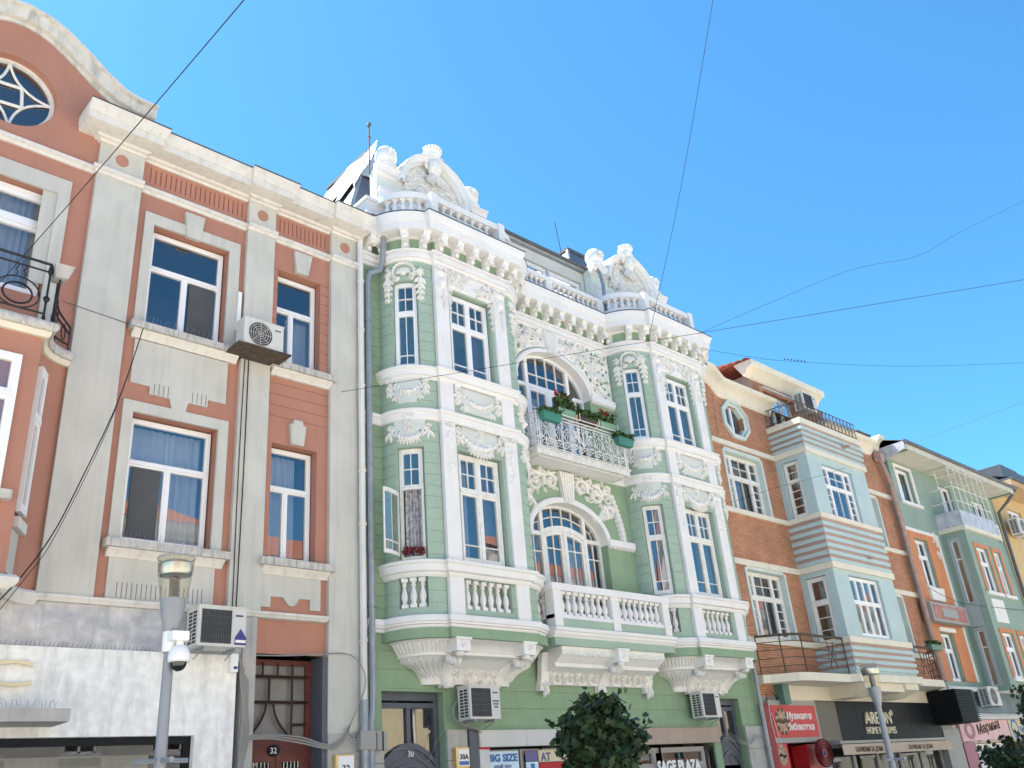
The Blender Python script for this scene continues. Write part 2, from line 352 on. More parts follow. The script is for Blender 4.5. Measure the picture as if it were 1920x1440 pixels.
def curtain(M, a, b, c, d, n, parent, m=None, k=36, amp=.03, wl=.11):
    mb = MB(); ph = rnd.uniform(0, 6); rows = []
    for i in range(k+1):
        s = a+(b-a)*i/k; w = amp*sin(2*pi*(s+.02*sin(s*9))/wl+ph)
        rows.append([M(s, c, n+w*1.2), M(s, (c+d)/2, n+w), M(s, d, n+w*.7)])
    mb.loft(rows); return P('curtain', mb, m or CURT, parent)

def window(parent, M, s0, s1, z0, z1, n, rows, m=None, fw=.055, sw=.045, mw=.02, glass=None, curt=None, k=1, name='window', dep=.07, skip=()):
    """rows, top to bottom: (height share, [(width share, muntin columns, muntin rows), ...])"""
    m = m or PVC; fr = MB(); cells = []
    fr.box(M, s0, s0+fw, z0, z1, n-dep, n); fr.box(M, s1-fw, s1, z0, z1, n-dep, n)
    fr.box(M, s0+fw, s1-fw, z1-fw, z1, n-dep, n-.001, k); fr.box(M, s0+fw, s1-fw, z0, z0+fw, n-dep, n-.001, k)
    H = z1-z0-2*fw; tot = sum(r[0] for r in rows); z = z1-fw
    for ri, (h, cols) in enumerate(rows):
        hz = H*h/tot; zt, zb = z, z-hz; z = zb
        if ri: fr.box(M, s0+fw, s1-fw, zt-fw*.5, zt+fw*.5, n-dep, n+.012, k); zt -= fw*.5
        if ri < len(rows)-1: zb += fw*.5
        Wd = s1-s0-2*fw; tw = sum(c[0] for c in cols); x = s0+fw
        for ci, (w, nx, ny) in enumerate(cols):
            xl, xr = x, x+Wd*w/tw; x = xr
            if ci: fr.box(M, xl-fw*.45, xl+fw*.45, zb, zt, n-dep, n-.002); xl += fw*.45
            if ci < len(cols)-1: xr -= fw*.45
            if (ri, ci) in skip: continue
            e = n-.012
            fr.box(M, xl, xl+sw, zb, zt, n-dep, e); fr.box(M, xr-sw, xr, zb, zt, n-dep, e)
            fr.box(M, xl+sw, xr-sw, zt-sw, zt, n-dep, e-.001, k); fr.box(M, xl+sw, xr-sw, zb, zb+sw, n-dep, e-.001, k)
            xl += sw; xr -= sw; tz, bz = zt-sw, zb+sw
            ys = ny if isinstance(ny, list) else [i/ny for i in range(1, ny)]
            xe = [xl]+[xl+(xr-xl)*i/nx for i in range(1, nx)]+[xr]; ze = [bz]+[bz+(tz-bz)*y for y in ys]+[tz]
            for q in xe[1:-1]: fr.box(M, q-mw/2, q+mw/2, bz, tz, e-.05, e-.012)
            for q in ze[1:-1]: fr.box(M, xl, xr, q-mw/2, q+mw/2, e-.05, e-.013, k)
            for i in range(len(xe)-1):
                for j in range(len(ze)-1): cells.append((xe[i]+.003, xe[i+1]-.003, ze[j]+.003, ze[j+1]-.003))
    o = P(name, fr, m, parent, False)
    for c in cells: pane(M, *c, n-.045, o, glass, k)
    for cu in (curt or []):
        fa, fb, fc, fd, cm = cu; curtain(M, s0+(s1-s0)*fa, s0+(s1-s0)*fb, z0+(z1-z0)*fc, z0+(z1-z0)*fd, n-.24-.05*rnd.random(), o, cm)
    return o

def shell(parent, x0, x1, y1, z1, levels, roof=True):
    """closed dark body behind a facade: side, rear walls, storey slabs"""
    mb = MB(); M = flat(0)
    for a in (x0+.01, x1-.01): mb.poly([(a, .02, 0), (a, y1, 0), (a, y1, z1), (a, .02, z1)])
    mb.poly([(x0, y1, 0), (x1, y1, 0), (x1, y1, z1), (x0, y1, z1)])
    P('rear_wall', mb, GREY, parent, False)
    mb = MB()
    for z in levels: mb.box(M, x0+.03, x1-.03, z-.12, z+.1, -y1+.05, -.35)
    P('floor_slab', mb, ROOM, parent, False)
    mb = MB(); mb.box(M, x0+.05, x1-.05, .02, z1-.05, -3.2, -3.0); P('inner_wall', mb, ROOM, parent, False)
    if roof:
        mb = MB(); mb.box(M, x0, x1, z1-.1, z1, -y1, -.62); P('roof_deck', mb, LEAD, parent, False)

def ac(loc, w, h, d, label, name='air_conditioner', round_fan=True, side=True, sticker=None, legs=True):
    """outdoor AC unit; loc = left-front-bottom corner; front faces -Y"""
    x, y, z = loc; t = T(name, (x+w/2, y+d/2, z), label, 'air conditioner', 'wall mounted air conditioners'); M = flat(y)
    mb = MB(); c = .012
    mb.loft([[(x+a, y+b, q) for a, b in ((c, 0), (w-c, 0), (w, c), (w, d), (0, d), (0, c))] for q in (z, z+h)], True, True)
    P('casing', mb, ACW, t, False)
    mb = MB(); mb.box(M, x-.008, x+w+.008, z+h, z+h+.02, -d-.005, .01); P('lid', mb, ACW, t, False)
    cx, cz, R = x+w*.40, z+h*.5, min(h*.44, w*.36)
    mb = MB()
    if round_fan: mb.prism(M, [(cx+R*cos(2*pi*i/24), cz+R*sin(2*pi*i/24)) for i in range(24)], .002, .006)
    else: mb.box(M, x+w*.06, x+w*.68, z+h*.07, z+h*.93, .002, .006)
    fg = P('fan_opening', mb, ACD, t, False)
    mb = MB()
    if round_fan:
        for r in [R*q for q in (.25, .45, .65, .85, 1.02)]:
            mb.tube([(cx+r*cos(2*pi*i/20), y-.014, cz+r*sin(2*pi*i/20)) for i in range(21)], .004, 4)
        for i in range(8): mb.tube([(cx, y-.014, cz), (cx+R*cos(pi*i/4), y-.014, cz+R*sin(pi*i/4))], .0035, 4)
    else:
        for i in range(13): q = x+w*(.07+.6*i/12); mb.tube([(q, y-.012, z+h*.07), (q, y-.012, z+h*.93)], .004, 4)
        for i in range(6): q = z+h*(.08+.84*i/5); mb.tube([(x+w*.06, y-.013, q), (x+w*.68, y-.013, q)], .004, 4)
    P('guard_grille', mb, ACW if round_fan else GUTD, fg)
    if side:
        mb = MB(); Ms = sidex(x, -1)
        for i in range(2):
            for j in range(9): mb.box(Ms, y+d*(.18+.36*i), y+d*(.46+.36*i), z+h*(.08+.095*j), z+h*(.145+.095*j), .0, .003)
        P('side_vent', mb, ACD, t, False)
    for q in (x+w*.15, x+w*.8) if legs else ():
        mb = MB(); mb.box(flat(0), q, q+.035, z-.035, z-.002, -(y+d), -y-.02)
        mb.tube([(q+.017, y+.05, z-.03), (q+.017, y+d, z-.13)], .010, 5); P('bracket', mb, GUTG, t, False)
    mb = MB(); mb.box(M, x+w*.76, x+w*.92, z+h*.78, z+h*.83, .002, .004); P('badge', mb, GUTD, t, False)
    if sticker == 'text':
        mb = MB()
        for i in range(3): mb.box(M, x+w*(.74+.02*i), x+w*(.95-.02*i), z+h*(.52-.09*i), z+h*(.57-.09*i), .002, .004)
        P('print', mb, GUTD, t, False)
    return t

def cable(name, pts, r, label, m=None, sag=0, n=16, wob=0):
    pts = [Vector(p) for p in pts]; out = []
    if len(pts) == 2:
        for i in range(n+1):
            t = i/n; p = pts[0].lerp(pts[1], t); p.z -= sag*4*t*(1-t)
            if wob: p += Vector((rnd.uniform(-wob, wob), rnd.uniform(-wob, wob), rnd.uniform(-wob, wob)))
            out.append(p)
    else:
        for i in range(len(pts)-1):
            p0, p1, p2, p3 = pts[max(i-1, 0)], pts[i], pts[i+1], pts[min(i+2, len(pts)-1)]
            for j in range(6):
                t = j/6; out.append(.5*((2*p1)+(p2-p0)*t+(2*p0-5*p1+4*p2-p3)*t*t+(-p0+3*p1-3*p2+p3)*t**3))
        out.append(pts[-1])
    mb = MB(); mb.tube(out, r, 5); return ONE(name, mb, m or BLACK, label, 'cable', 'overhead and wall cables')

def baluster_mesh(h, r, m, k=8, name='baluster'):
    mb = MB(); q = lambda a, b, z: [(-a, -b, z), (a, -b, z), (a, b, z), (-a, b, z)]
    for z0, z1 in ((0, .12), (.88, 1)): mb.loft([q(r*.95, r*.95, z0*h), q(r*.95, r*.95, z1*h)], True, True)
    mb.lathe(0, 0, [(r*.85, .12*h), (r*.6, .2*h), (r*.95, .33*h), (r*1.0, .42*h), (r*.8, .52*h), (r*.48, .66*h), (r*.42, .72*h), (r*.7, .76*h), (r*.7, .80*h), (r*.5, .82*h), (r*.8, .88*h)], k, False)
    return mesh_of(name, mb, m)

# ------------------------------------------------ ground
gm = MB(); gm.poly([(-600, -600, 0), (900, -600, 0), (900, 600, 0), (-600, 600, 0)])
g_ = bpy.data.objects.new('street_pavement', mesh_of('street_pavement', gm, PAVE, False)); COL.objects.link(g_); g_['kind'] = 'structure'

# ------------------------------------------------ pink townhouse
pk = T('pink_townhouse', (4.3, 0, 0), 'salmon pink and grey townhouse with curved gable and round window', 'building')
M0 = flat(0)
holesA = [(4.65, 6.03, 9.07, 11.03), (4.64, 6.03, 5.54, 7.55), (.9, 3.11, 9.07, 10.97)]
P('wall', wall(M0, -1.5, 6.6, 4.55, 11.74, holesA, rd=.24), PINK, pk, False); P('wall', wall(M0, 3.62, 6.6, 11.74, 12.45), PINK, pk, False)
gB = [8.05+.21*i for i in range(4)]+[9.12+.21*i for i in range(10)]
P('wall', wall(M0, 6.6, 8.76, 4.04, 12.45, [(7.02, 7.93, 9.06, 11.03), (7.02, 7.90, 5.53, 7.55)], gB, rd=.24), PINK, pk, False)
shell(pk, -1.5, 8.76, 9, 12.6, (4.5, 8.1, 11.7))
for x0, x1, z0 in ((3.62, 4.36, 4.66), (6.34, 6.89, 4.66), (8.12, 8.74, 2.87)):
    mb = MB(); mb.box(M0, x0, x1, z0, 12.32, .001, .085); pil = P('pilaster', mb, GREY, pk, False)
    mb = MB(); c = (x0+x1)/2; mb.prism(M0, [(c+.105*cos(2*pi*i/28), 12.02+.115*sin(2*pi*i/28)) for i in range(28)], .085, .10); P('roundel', mb, PINK, pil, False)
def brk(n):                       # plan of the entablature, breaking forward over the pilasters
    p = []
    for a, b in ((3.62, 4.36), (6.34, 6.89), (8.12, 8.74)):
        e = .02+n*.35 if n > .1 else .015; l = a-e if a > 4 else a-min(n, .42)*.9
        p += [(l, 0 if a < 4 else -n), (l, -n-.085), (min(b+e, 8.79), -n-.085)]
        if b < 8: p.append((b+e, -n))
        else: p.append((min(b+e, 8.79), 0))
    return p
mb = MB(); mb.sweep(brk, [(11.60, .0), (11.60, .035), (11.645, .055), (11.66, .09), (11.72, .095), (11.735, .0)]); P('string_course', mb, CORN, pk)
mb = MB(); mb.mould(M0, -1.5, 3.61, [(11.60, -.01), (11.60, .035), (11.645, .055), (11.66, .09), (11.72, .095), (11.735, -.01)]); P('string_course', mb, CORN, pk)
mb = MB(); mb.sweep(brk, [(12.25, 0), (12.25, .03), (12.29, .05), (12.30, .10), (12.335, .13), (12.34, .38), (12.345, .40), (12.46, .41), (12.465, .43), (12.53, .455), (12.60, .52), (12.635, .53), (12.64, .0)]); co = P('cornice', mb, CORN, pk)
mb = MB(); mb.sweep(brk, [(12.642, 0), (12.642, .545), (12.656, .545), (12.72, 0)]); P('flashing', mb, GUTD, co)
for a, b in ((4.47, 6.28), (6.98, 8.06)):
    k = int((b-a)/.088)
    for i in range(k):
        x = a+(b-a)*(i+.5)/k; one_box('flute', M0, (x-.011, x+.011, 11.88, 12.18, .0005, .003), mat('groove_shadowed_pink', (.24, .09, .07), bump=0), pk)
def surround(x0, x1, ox0, ox1, z0, z1, oz):
    mb = MB(); mb.box(M0, ox0, x0, z0, z1, .001, .045); mb.box(M0, x1, ox1, z0, z1, .001, .045); mb.box(M0, ox0, ox1, z1, oz, .001, .045)
    return P('window_surround', mb, GREY, pk, False)
def sill(x0, x1, z, m=SOOT, d=.2):
    mb = MB(); mb.box(M0, x0, x1, z-.115, z, .0, d); s = P('window_sill', mb, m, pk, False)
    mb = MB(); mb.mould(M0, x0+.06, x1-.06, [(z-.115, 0), (z-.115, d*.72), (z-.15, d*.62), (z-.2, d*.3), (z-.235, d*.25), (z-.235, 0)]); P('moulding', mb, CORN, s)
    k = int((x1-x0)/.07); mb = MB()
    for i in range(k): q = x0+(x1-x0)*(i+.5)/k; mb.tube([(q, -d*.9, z), (q+rnd.uniform(-.03, .03), -d-.03, z+.10)], .002, 3)
    P('bird_spikes', mb, GUTG, s, False)
def key(pts, n=.075, m=GREY): mb = MB(); mb.prism(M0, pts, .002, n); return P('keystone', mb, m, pk, False)
GRV = mat('grey_joint', (.2, .195, .18), bump=0)
surround(4.65, 6.03, 4.49, 6.23, 9.05, 11.03, 11.24); sill(4.42, 6.33, 9.05)
key([(5.16, 11.50), (5.52, 11.50), (5.46, 11.0), (5.22, 11.0)])
surround(4.64, 6.03, 4.48, 6.20, 5.5, 7.55, 7.73); sill(4.41, 6.29, 5.5)
mb = MB(); mb.box(M0, 2.9, 3.11, 9.3, 10.97, .001, .0015); mb.box(M0, 3.11, 3.29, 8.3, 10.97, .001, .045); mb.box(M0, .7, 3.29, 10.97, 11.27, .001, .045); P('window_surround', mb, GREY, pk, False)
key([(4.55, 8.8), (6.13, 8.8), (6.13, 8.03), (5.82, 8.03), (5.82, 7.9), (5.50, 7.9), (5.46, 7.735), (5.23, 7.735), (5.19, 7.9), (4.86, 7.9), (4.86, 8.03), (4.55, 8.03)], .035).name = 'apron_panel'
for x in [4.93+.075*i for i in range(4)]+[5.56+.075*i for i in range(4)]: one_box('joint', M0, (x-.006, x+.006, 7.91, 8.10, .036, .038), GRV, pk)
key([(4.53, 4.66), (4.53, 5.28), (6.12, 5.28), (6.12, 4.66)], .035).name = 'apron_panel'
for i in range(19): x = 4.68+.07*i; one_box('joint', M0, (x-.006, x+.006, 4.70, 4.92, .036, .038), GRV, pk)
key([(7.32, 11.53), (7.70, 11.53), (7.62, 11.07), (7.37, 11.07)]); sill(6.87, 8.19, 9.04)
key([(7.36, 7.57), (7.60, 7.57), (7.64, 7.94), (7.58, 7.95), (7.57, 8.03), (7.40, 8.03), (7.39, 7.95), (7.33, 7.94)]); sill(6.82, 8.17, 5.5)
ap = [(6.9, 4.75), (6.9, 5.30), (7.99, 5.30), (7.99, 4.75), (7.80, 4.75), (7.80, 4.92), (7.60, 4.92)]+[(7.46+.11*cos(t), 4.90-.11*sin(t)) for t in [pi*i/8 for i in range(1, 8)]]+[(7.30, 4.92), (7.08, 4.92), (7.08, 4.75)]
key(ap, .035).name = 'apron_panel'
mb = MB(); mb.mould(M0, 3.62, 8.09, [(4.56, 0), (4.57, .10), (4.60, .115), (4.62, .14), (4.655, .14), (4.665, 0)]); mb.mould(M0, -1.5, 3.62, [(4.56, 0), (4.57, .10), (4.60, .115), (4.62, .14), (4.655, .14), (4.665, 0)]); P('string_course', mb, CORN, pk)
SCREEN = mat('insect_screen', (.085, .088, .092), var=.1, bump=0)
d2 = [(.36, [(1, 1, 1)]), (.64, [(.5, 1, 1), (.5, 1, 1)])]
w = window(pk, M0, 4.68, 6.0, 9.08, 11.0, -.15, d2, fw=.045, sw=.03); one_box('insect_screen', M0, (5.44, 5.88, 9.18, 10.24, -.185, -.18), SCREEN, w)
w = window(pk, M0, 4.67, 6.0, 5.56, 7.52, -.15, d2, fw=.045, sw=.03, curt=[(.04, .96, .30, .98, CURT), (.5, .96, .05, .4, CURT)]); one_box('insect_screen', M0, (4.80, 5.24, 5.66, 6.74, -.185, -.18), SCREEN, w)
d3 = [(.36, [(1, 1, 1)]), (.64, [(.42, 1, 1), (.58, 1, 1)])]
window(pk, M0, 7.04, 7.91, 9.08, 11.0, -.17, d3, fw=.045, sw=.03, curt=[(.45, .96, .02, .62, CURT)])
window(pk, M0, 7.04, 7.88, 5.55, 7.52, -.17, d3, fw=.045, sw=.03, curt=[(.04, .8, .05, .98, CURT)])
window(pk, M0, .95, 3.09, 9.07, 10.95, -.12, [(.3, [(.5, 1, 1), (.5, 1, 1)]), (.7, [(.5, 1, 1), (.5, 1, 1)])], fw=.09, sw=.06, curt=[(.62, .98, .02, .98, CURT), (.05, .3, .02, .98, CURT)])
# curved gable with its round window
inn = [(2.2, 13.99), (2.45, 13.95), (2.65, 13.87), (3.03, 13.62), (3.35, 13.37), (3.74, 13.14), (4.10, 13.06), (4.44, 13.07)]
full = [(4.4-x, z) for x, z in inn[::-1]][:-1]+inn
def gz(x):
    for (a, b), (c, d) in zip(full[:-1], full[1:]):
        if a <= x <= c: return b+(d-b)*(x-a)/(c-a)
    return full[-1][1]
mb = MB(); cx, cz, R = 2.2, 12.64, .68; xs = sorted({full[0][0], full[-1][0]}|{x for x, _ in full}|{cx+R*cos(pi*i/20) for i in range(21)})
for a, b in zip(xs[:-1], xs[1:]):
    ha, hb = [sqrt(max(0, R*R-(q-cx)**2)) for q in (a, b)]
    if ha+hb > 1e-6 and abs((a+b)/2-cx) < R:
        mb.poly([M0(a, 11.74, .02), M0(b, 11.74, .02), M0(b, cz-hb, .02), M0(a, cz-ha, .02)]); mb.poly([M0(a, cz+ha, .02), M0(b, cz+hb, .02), M0(b, gz(b), .02), M0(a, gz(a), .02)])
    else: mb.poly([M0(a, 11.74, .02), M0(b, 11.74, .02), M0(b, gz(b), .02), M0(a, gz(a), .02)])
mb.loft([[M0(cx+R*cos(2*pi*i/40), cz+R*sin(2*pi*i/40), n) for i in range(41)] for n in (.02, -.2)])
gab = P('gable', mb, PINK, pk)
mb = MB(); rings = []
for i, (x, z) in enumerate(full):
    a, b = full[max(i-1, 0)], full[min(i+1, len(full)-1)]; t = Vector((b[0]-a[0], b[1]-a[1])).normalized(); nx, nz = -t.y, t.x
    rings.append([M0(x+nx*d, z+nz*d, n) for d, n in ((0, .0), (0, .05), (.05, .07), (.07, .15), (.10, .17), (.22, .18), (.25, .26), (.29, .27), (.31, -.35), (.05, -.35))])
mb.loft(rings, True, True); P('coping', mb, COPING, gab)
mb = MB(); mb.box(M0, 2.0, 2.5, 14.2, 14.55, -.6, -.2); P('chimney_cap', mb, LIME, gab, False)
mb = MB(); n1 = -.12
for r0, r1 in ((R, R-.06),):
    mb.loft([[M0(cx+r*cos(2*pi*i/40), cz+r*sin(2*pi*i/40), n) for i in range(41)] for r, n in ((r0, n1-.06), (r0, n1), (r1, n1), (r1, n1-.06))])
for q in range(4):
    a0 = pi/2*q+.12; e = [(cx+(R-.05)*cos(a0), cz+(R-.05)*sin(a0)), (cx+(R-.05)*cos(a0+pi/2), cz+(R-.05)*sin(a0+pi/2))]
    c2 = (cx+R*1.02*cos(a0+pi/4)*1.0, cz+R*1.02*sin(a0+pi/4)); pts = []
    for i in range(9):
        t = i/8; m_ = ((e[0][0]+e[1][0])/2, (e[0][1]+e[1][1])/2); bx = (1-t)**2*e[0][0]+2*t*(1-t)*(cx+.12*cos(a0+pi/4))+t*t*e[1][0]; bz = (1-t)**2*e[0][1]+2*t*(1-t)*(cz+.12*sin(a0+pi/4))+t*t*e[1][1]; pts.append((bx, bz))
    mb.band(M0, pts, .022, .03, n1-.03)
for q in range(4):
    a0 = pi/2*q+.12+pi/4; a1 = a0+pi/2; k = .27; mb.band(M0, [(cx+k*cos(a0), cz+k*sin(a0)), (cx+k*cos(a1), cz+k*sin(a1))], .028, .035, n1-.03)
rw = P('round_window', mb, OLDW, gab)
pane(M0, 0, 0, 0, 0, n1-.05, rw, poly=[(cx+(R-.03)*cos(2*pi*i/32), cz+(R-.03)*sin(2*pi*i/32)) for i in range(32)])
one_box('backing', M0, (1.3, 3.1, 11.8, 13.85, -.45, -.4), DARK, gab)
# oriel below the iron balcony
def orl(n):
    base = [(-1.4, -.75), (3.05, -.75), (3.06, -.62), (3.10, -.46), (3.17, -.30), (3.29, -.16), (3.44, -.06), (3.61, -.015)]; out = []
    for i, p in enumerate(base):
        a, b = base[max(i-1, 0)], base[min(i+1, len(base)-1)]; t = Vector((b[0]-a[0], b[1]-a[1])).normalized(); out.append((p[0]+t.y*n, p[1]-t.x*n) if i > 1 or i == 0 else (p[0]+n, p[1]-n))
    return out
mb = MB(); mb.sweep(orl, [(4.62, 0), (8.1, 0)], False); ori = P('oriel', mb, PINK, pk)
mb = MB(); mb.sweep(orl, [(8.02, .0), (8.02, .05), (8.06, .08), (8.1, .085)], False); P('moulding', mb, CREAM, ori)
mb = MB(); mb.sweep(orl, [(8.1, -.3), (8.1, .12), (8.14, .15), (8.2, .15), (8.24, .12), (8.25, -.6)]); slab = P('balcony_slab', mb, SOOT, pk)
mb = MB(); mb.poly([(x, y, 8.23) for x, y in orl(.0)]+[(-1.4, 0, 8.23)]); P('slab_top', mb, LIME, slab, False)
mb = MB(); mb.sweep(orl, [(4.56, .0), (4.5, .06), (4.58, .13), (4.64, .14), (4.68, .1), (4.68, -.1)]); P('base_moulding', mb, CORN, ori)
mb = MB(); mb.poly([(x, y, 4.58) for x, y in orl(.0)]+[(-1.4, 0, 4.58)]); P('soffit', mb, CORN, ori, False)
Mb = flat(-.75)
window(pk, Mb, 1.2, 2.82, 5.75, 7.66, .075, [(.3, [(.5, 1, 1), (.5, 1, 1)]), (.7, [(.5, 1, 1), (.5, 1, 1)])], fw=.07, curt=[(.3, .99, .02, .98, CURT)])
one_box('window_sill', Mb, (1.1, 2.95, 5.62, 5.74, 0, .14), SOOT, pk)
Mo = lambda s, z, n: (3.10+.155*s+n*.85, -.48+.27*s-n*.5, z)
mb = MB(); mb.box(Mo, 0, 1, 5.55, 7.75, -.02, .012); P('side_window', mb, WOODR, ori, False)
wn = window(pk, Mo, .05, .95, 5.6, 7.72, .085, [(.35, [(1, 1, 1)]), (.65, [(1, 1, 1)])], fw=.07, sw=.06)
one_box('window_sill', Mo, (-.1, 1.25, 5.38, 5.52, 0, .09), CORN, ori)
one_box('apron_panel', Mo, (0, 1.0, 4.8, 5.36, 0, .02), GREY, ori)
# iron balcony railing
rail = MB(); ry = -.82; RP = [(-1.3, ry), (3.0, ry)]
for z in (9.17, 9.04, 8.36): rail.tube([(-1.3, ry, z), (3.0, ry, z)], .02 if z > 9.1 else .014, 6)
rl = P('balcony_railing', rail, IRON, pk)
def iron(name, mb): P(name, mb, IRON, rl)
for i in range(5):
    x = 2.62-.75*i; mb = MB()
    for r, rr in ((.30, .011), (.20, .015)): mb.tube([(x+r*.95*cos(2*pi*j/20), ry, 8.60+r*.8*sin(2*pi*j/20)-(0.02 if r < .25 else 0)) for j in range(21)], rr, 5)
    for dx in (-.05, .05): mb.tube([(x+dx+.018*sin(j*1.6), ry, 8.86+.03*j) for j in range(7)], .009, 4)
    iron('scroll_panel', mb)
    mb = MB(); mb.tube([(x+.375, ry, 8.28), (x+.375, ry, 9.17)], .012, 5); mb.blob(flat(ry), x+.375, 8.6, .05, .05, .03); iron('bar', mb)
for x in (3.0, 3.14):
    mb = MB(); mb.lathe(x, ry+.02, [(.016, 8.26), (.03, 8.3), (.016, 8.36), (.016, 8.55), (.035, 8.6), (.016, 8.66), (.016, 9.0), (.04, 9.05), (.03, 9.12), (.012, 9.2)], 8); iron('post', mb)
cur = [(3.14, -.80), (3.16, -.62), (3.22, -.44), (3.32, -.28), (3.45, -.18), (3.56, -.12)]
mb = MB()
for z0, dz in ((9.05, .42), (8.92, .40), (8.34, .0)): mb.tube([(x, y, z0-dz*min(1, (i/5)**.8)) for i, (x, y) in enumerate(cur)], .016, 5)
for i in (1, 3, 5): mb.tube([(*cur[i], 8.26), (*cur[i], 9.05-.42*(i/5)**.8)], .011, 5)
for i in (2, 4): mb.tube([(cur[i][0]+.07*cos(2*pi*j/14)*.6, cur[i][1]+.07*cos(2*pi*j/14)*.8, 8.5+.13*sin(2*pi*j/14)) for j in range(15)], .01, 5)
iron('curved_railing', mb)
mb = MB(); mb.loft([[(3.06, -.86, 8.98), (3.22, -.9, 8.98), (3.2, -.66, 8.98), (3.06, -.66, 8.98)], [(3.02, -.92, 9.17), (3.28, -.95, 9.17), (3.28, -.6, 9.17), (3.02, -.6, 9.17)]], True, True)
ONE('floodlight', mb, LIME, 'small grey floodlight on the corner of the black iron balcony', 'floodlight', smooth=False)
# ground floor: stained cladding, shop window, door 32
P('cladding', wall(flat(-.12), -1.5, 6.52, 0, 3.97, [(-1.2, 5.93, .35, 2.86)], rd=.3), STONEW, pk, False)
mb = MB(); mb.box(M0, 6.50, 6.518, 0, 3.97, -.3, .118); mb.box(M0, -1.5, 6.5, 3.955, 3.968, -.02, .118); P('cladding_edge', mb, STONEW, pk, False)
mb = MB(); mb.box(M0, -1.5, 6.66, 3.9, 4.562, -.2, .05); P('fascia', mb, STONEB, pk, False)
mb = MB()
for i in range(60):
    q = 3.0+3.45*i/60; mb.tube([(q, -.1, 3.965), (q+rnd.uniform(-.02, .02), -.14, 4.03)], .003, 3)
P('bird_spikes', mb, GUTD, pk, False)
sw_ = window(pk, flat(-.02), -1.2, 5.93, .35, 2.86, 0, [(1, [(.5, 1, 1), (.5, 1, 1)])], m=SIGNK, fw=.07, sw=.03, glass=SHOPG, name='shop_window')
one_box('shop_pelmet', flat(.35), (1.0, 5.5, 2.45, 2.66, -.05, 0), LIME, pk); one_box('added_dark_panel', flat(.75), (-1.3, 6.2, 0, 2.95, -.05, 0), mat('dark_brown_interior', (.05, .032, .02)), pk)  # dark brown panel added behind the glass; interior shade is its colour
mb = MB(); mb.box(M0, -1.5, 4.03, 2.98, 3.13, .12, .75); P('canopy', mb, LIME, pk, False)
mb = MB()
for i in range(40):
    q = 2.6+1.3*i/40; mb.tube([(q, -.7, 3.13), (q+rnd.uniform(-.06, .06), -.7+rnd.uniform(-.06, .06), 3.24)], .003, 3)
P('bird_spikes', mb, GUTG, pk, False)
txt('C', flat(-.12), 3.03, 3.46, .03, .46, mat('pale_gold_letter', (.70, .60, .38), rough=.4, bump=0), pk, depth=.02, width=.62, name='gold_letter')
# door 32
mb = MB(); mb.box(M0, 6.62, 6.845, 0, 4.56, -.35, .085); P('door_pier', mb, LIME, pk, False)
mb = MB(); mb.box(M0, 8.03, 8.12, 0, 4.03, -.35, .06); P('door_jamb', mb, DOORG, pk, False)
mb = MB(); mb.box(M0, 8.12, 8.76, 0, 2.87, -.1, .095); P('stone_base', mb, LIME, pk, False)
dn = -.28; fr = MB(); Md = flat(-dn)
for a in ((6.845, 6.92, 0, 4.0), (7.92, 8.03, 0, 4.0), (6.92, 7.92, 3.92, 4.0), (6.92, 7.92, 2.76, 2.86)): fr.box(Md, *a, -.06, .02)
tr = P('door_frame', fr, WOODR, pk, False)
gr = MB()
for z in (3.74, 3.36): gr.tube([(6.9, .24, z), (7.95, .24, z)], .022, 4)
for x in (7.14, 7.40, 7.66): gr.tube([(x, .24, 3.74), (x, .24, 3.95)], .02, 4)
gr.tube([(7.26, .24, 3.74), (7.26, .24, 3.36)], .022, 4); gr.tube([(7.66, .24, 3.95), (7.66, .24, 2.86)], .022, 4); gr.tube([(6.97, .24, 3.95), (6.97, .24, 2.86)], .022, 4); gr.tube([(7.66, .24, 3.03), (7.92, .24, 3.03)], .018, 4)
for sg, x0 in ((-1, 7.22), (1, 7.34)): gr.tube([(x0+sg*.26*(i/8)**2, .24, 3.36-.48*i/8) for i in range(9)], .02, 4)
P('transom_grille', gr, mat('brown_iron', (.045, .025, .02), rough=.5), tr)
pane(Md, 6.9, 7.95, 2.84, 3.94, -.03, tr, mat('frosted_glass', (.17, .165, .155), rough=.35, var=.15, scale=3, bump=0, spec=.5))
one_box('vestibule_wall', flat(1.4), (6.7, 8.2, 0, 4.2, -.05, 0), ROOM, pk)
for x0, x1 in ((6.92, 7.415), (7.425, 7.92)):
    lf = wall(flat(.26), x0, x1, 0, 2.76, [(x0+.1, x1-.09, 1.3, 2.5)], rd=.04); d = P('door_leaf', lf, WOODR, pk, False)
    pane(flat(.29), x0+.1, x1-.09, 1.3, 2.5, 0, d); mb = MB()
    for i in range(5): q = x0+.13+(x1-x0-.25)*i/4; mb.tube([(q, .25, 1.3), (q, .25, 2.5)], .008, 4)
    P('window_bar', mb, OLDW, d)
mb = MB(); mb.prism(flat(.25), [(7.37+.1*cos(t), 2.66+.085*sin(t)) for t in [2*pi*i/20 for i in range(20)]], 0, .02); npl = P('number_plate', mb, SIGNK, pk, False); txt('32', flat(.25), 7.30, 2.62, .021, .12, SIGNW, npl)
lb = T('house_number_lantern', (8.36, -.12, 2.3), 'yellow framed house number 32 light box on stone base', 'sign')
one_box('box_case', flat(-.095), (8.19, 8.53, 2.22, 2.54, 0, .1), GOLD, lb); one_box('face', flat(-.196), (8.24, 8.52, 2.25, 2.52, 0, .004), SIGNW, lb); txt('32', flat(-.202), 8.30, 2.29, 0, .15, BLACKP, lb)
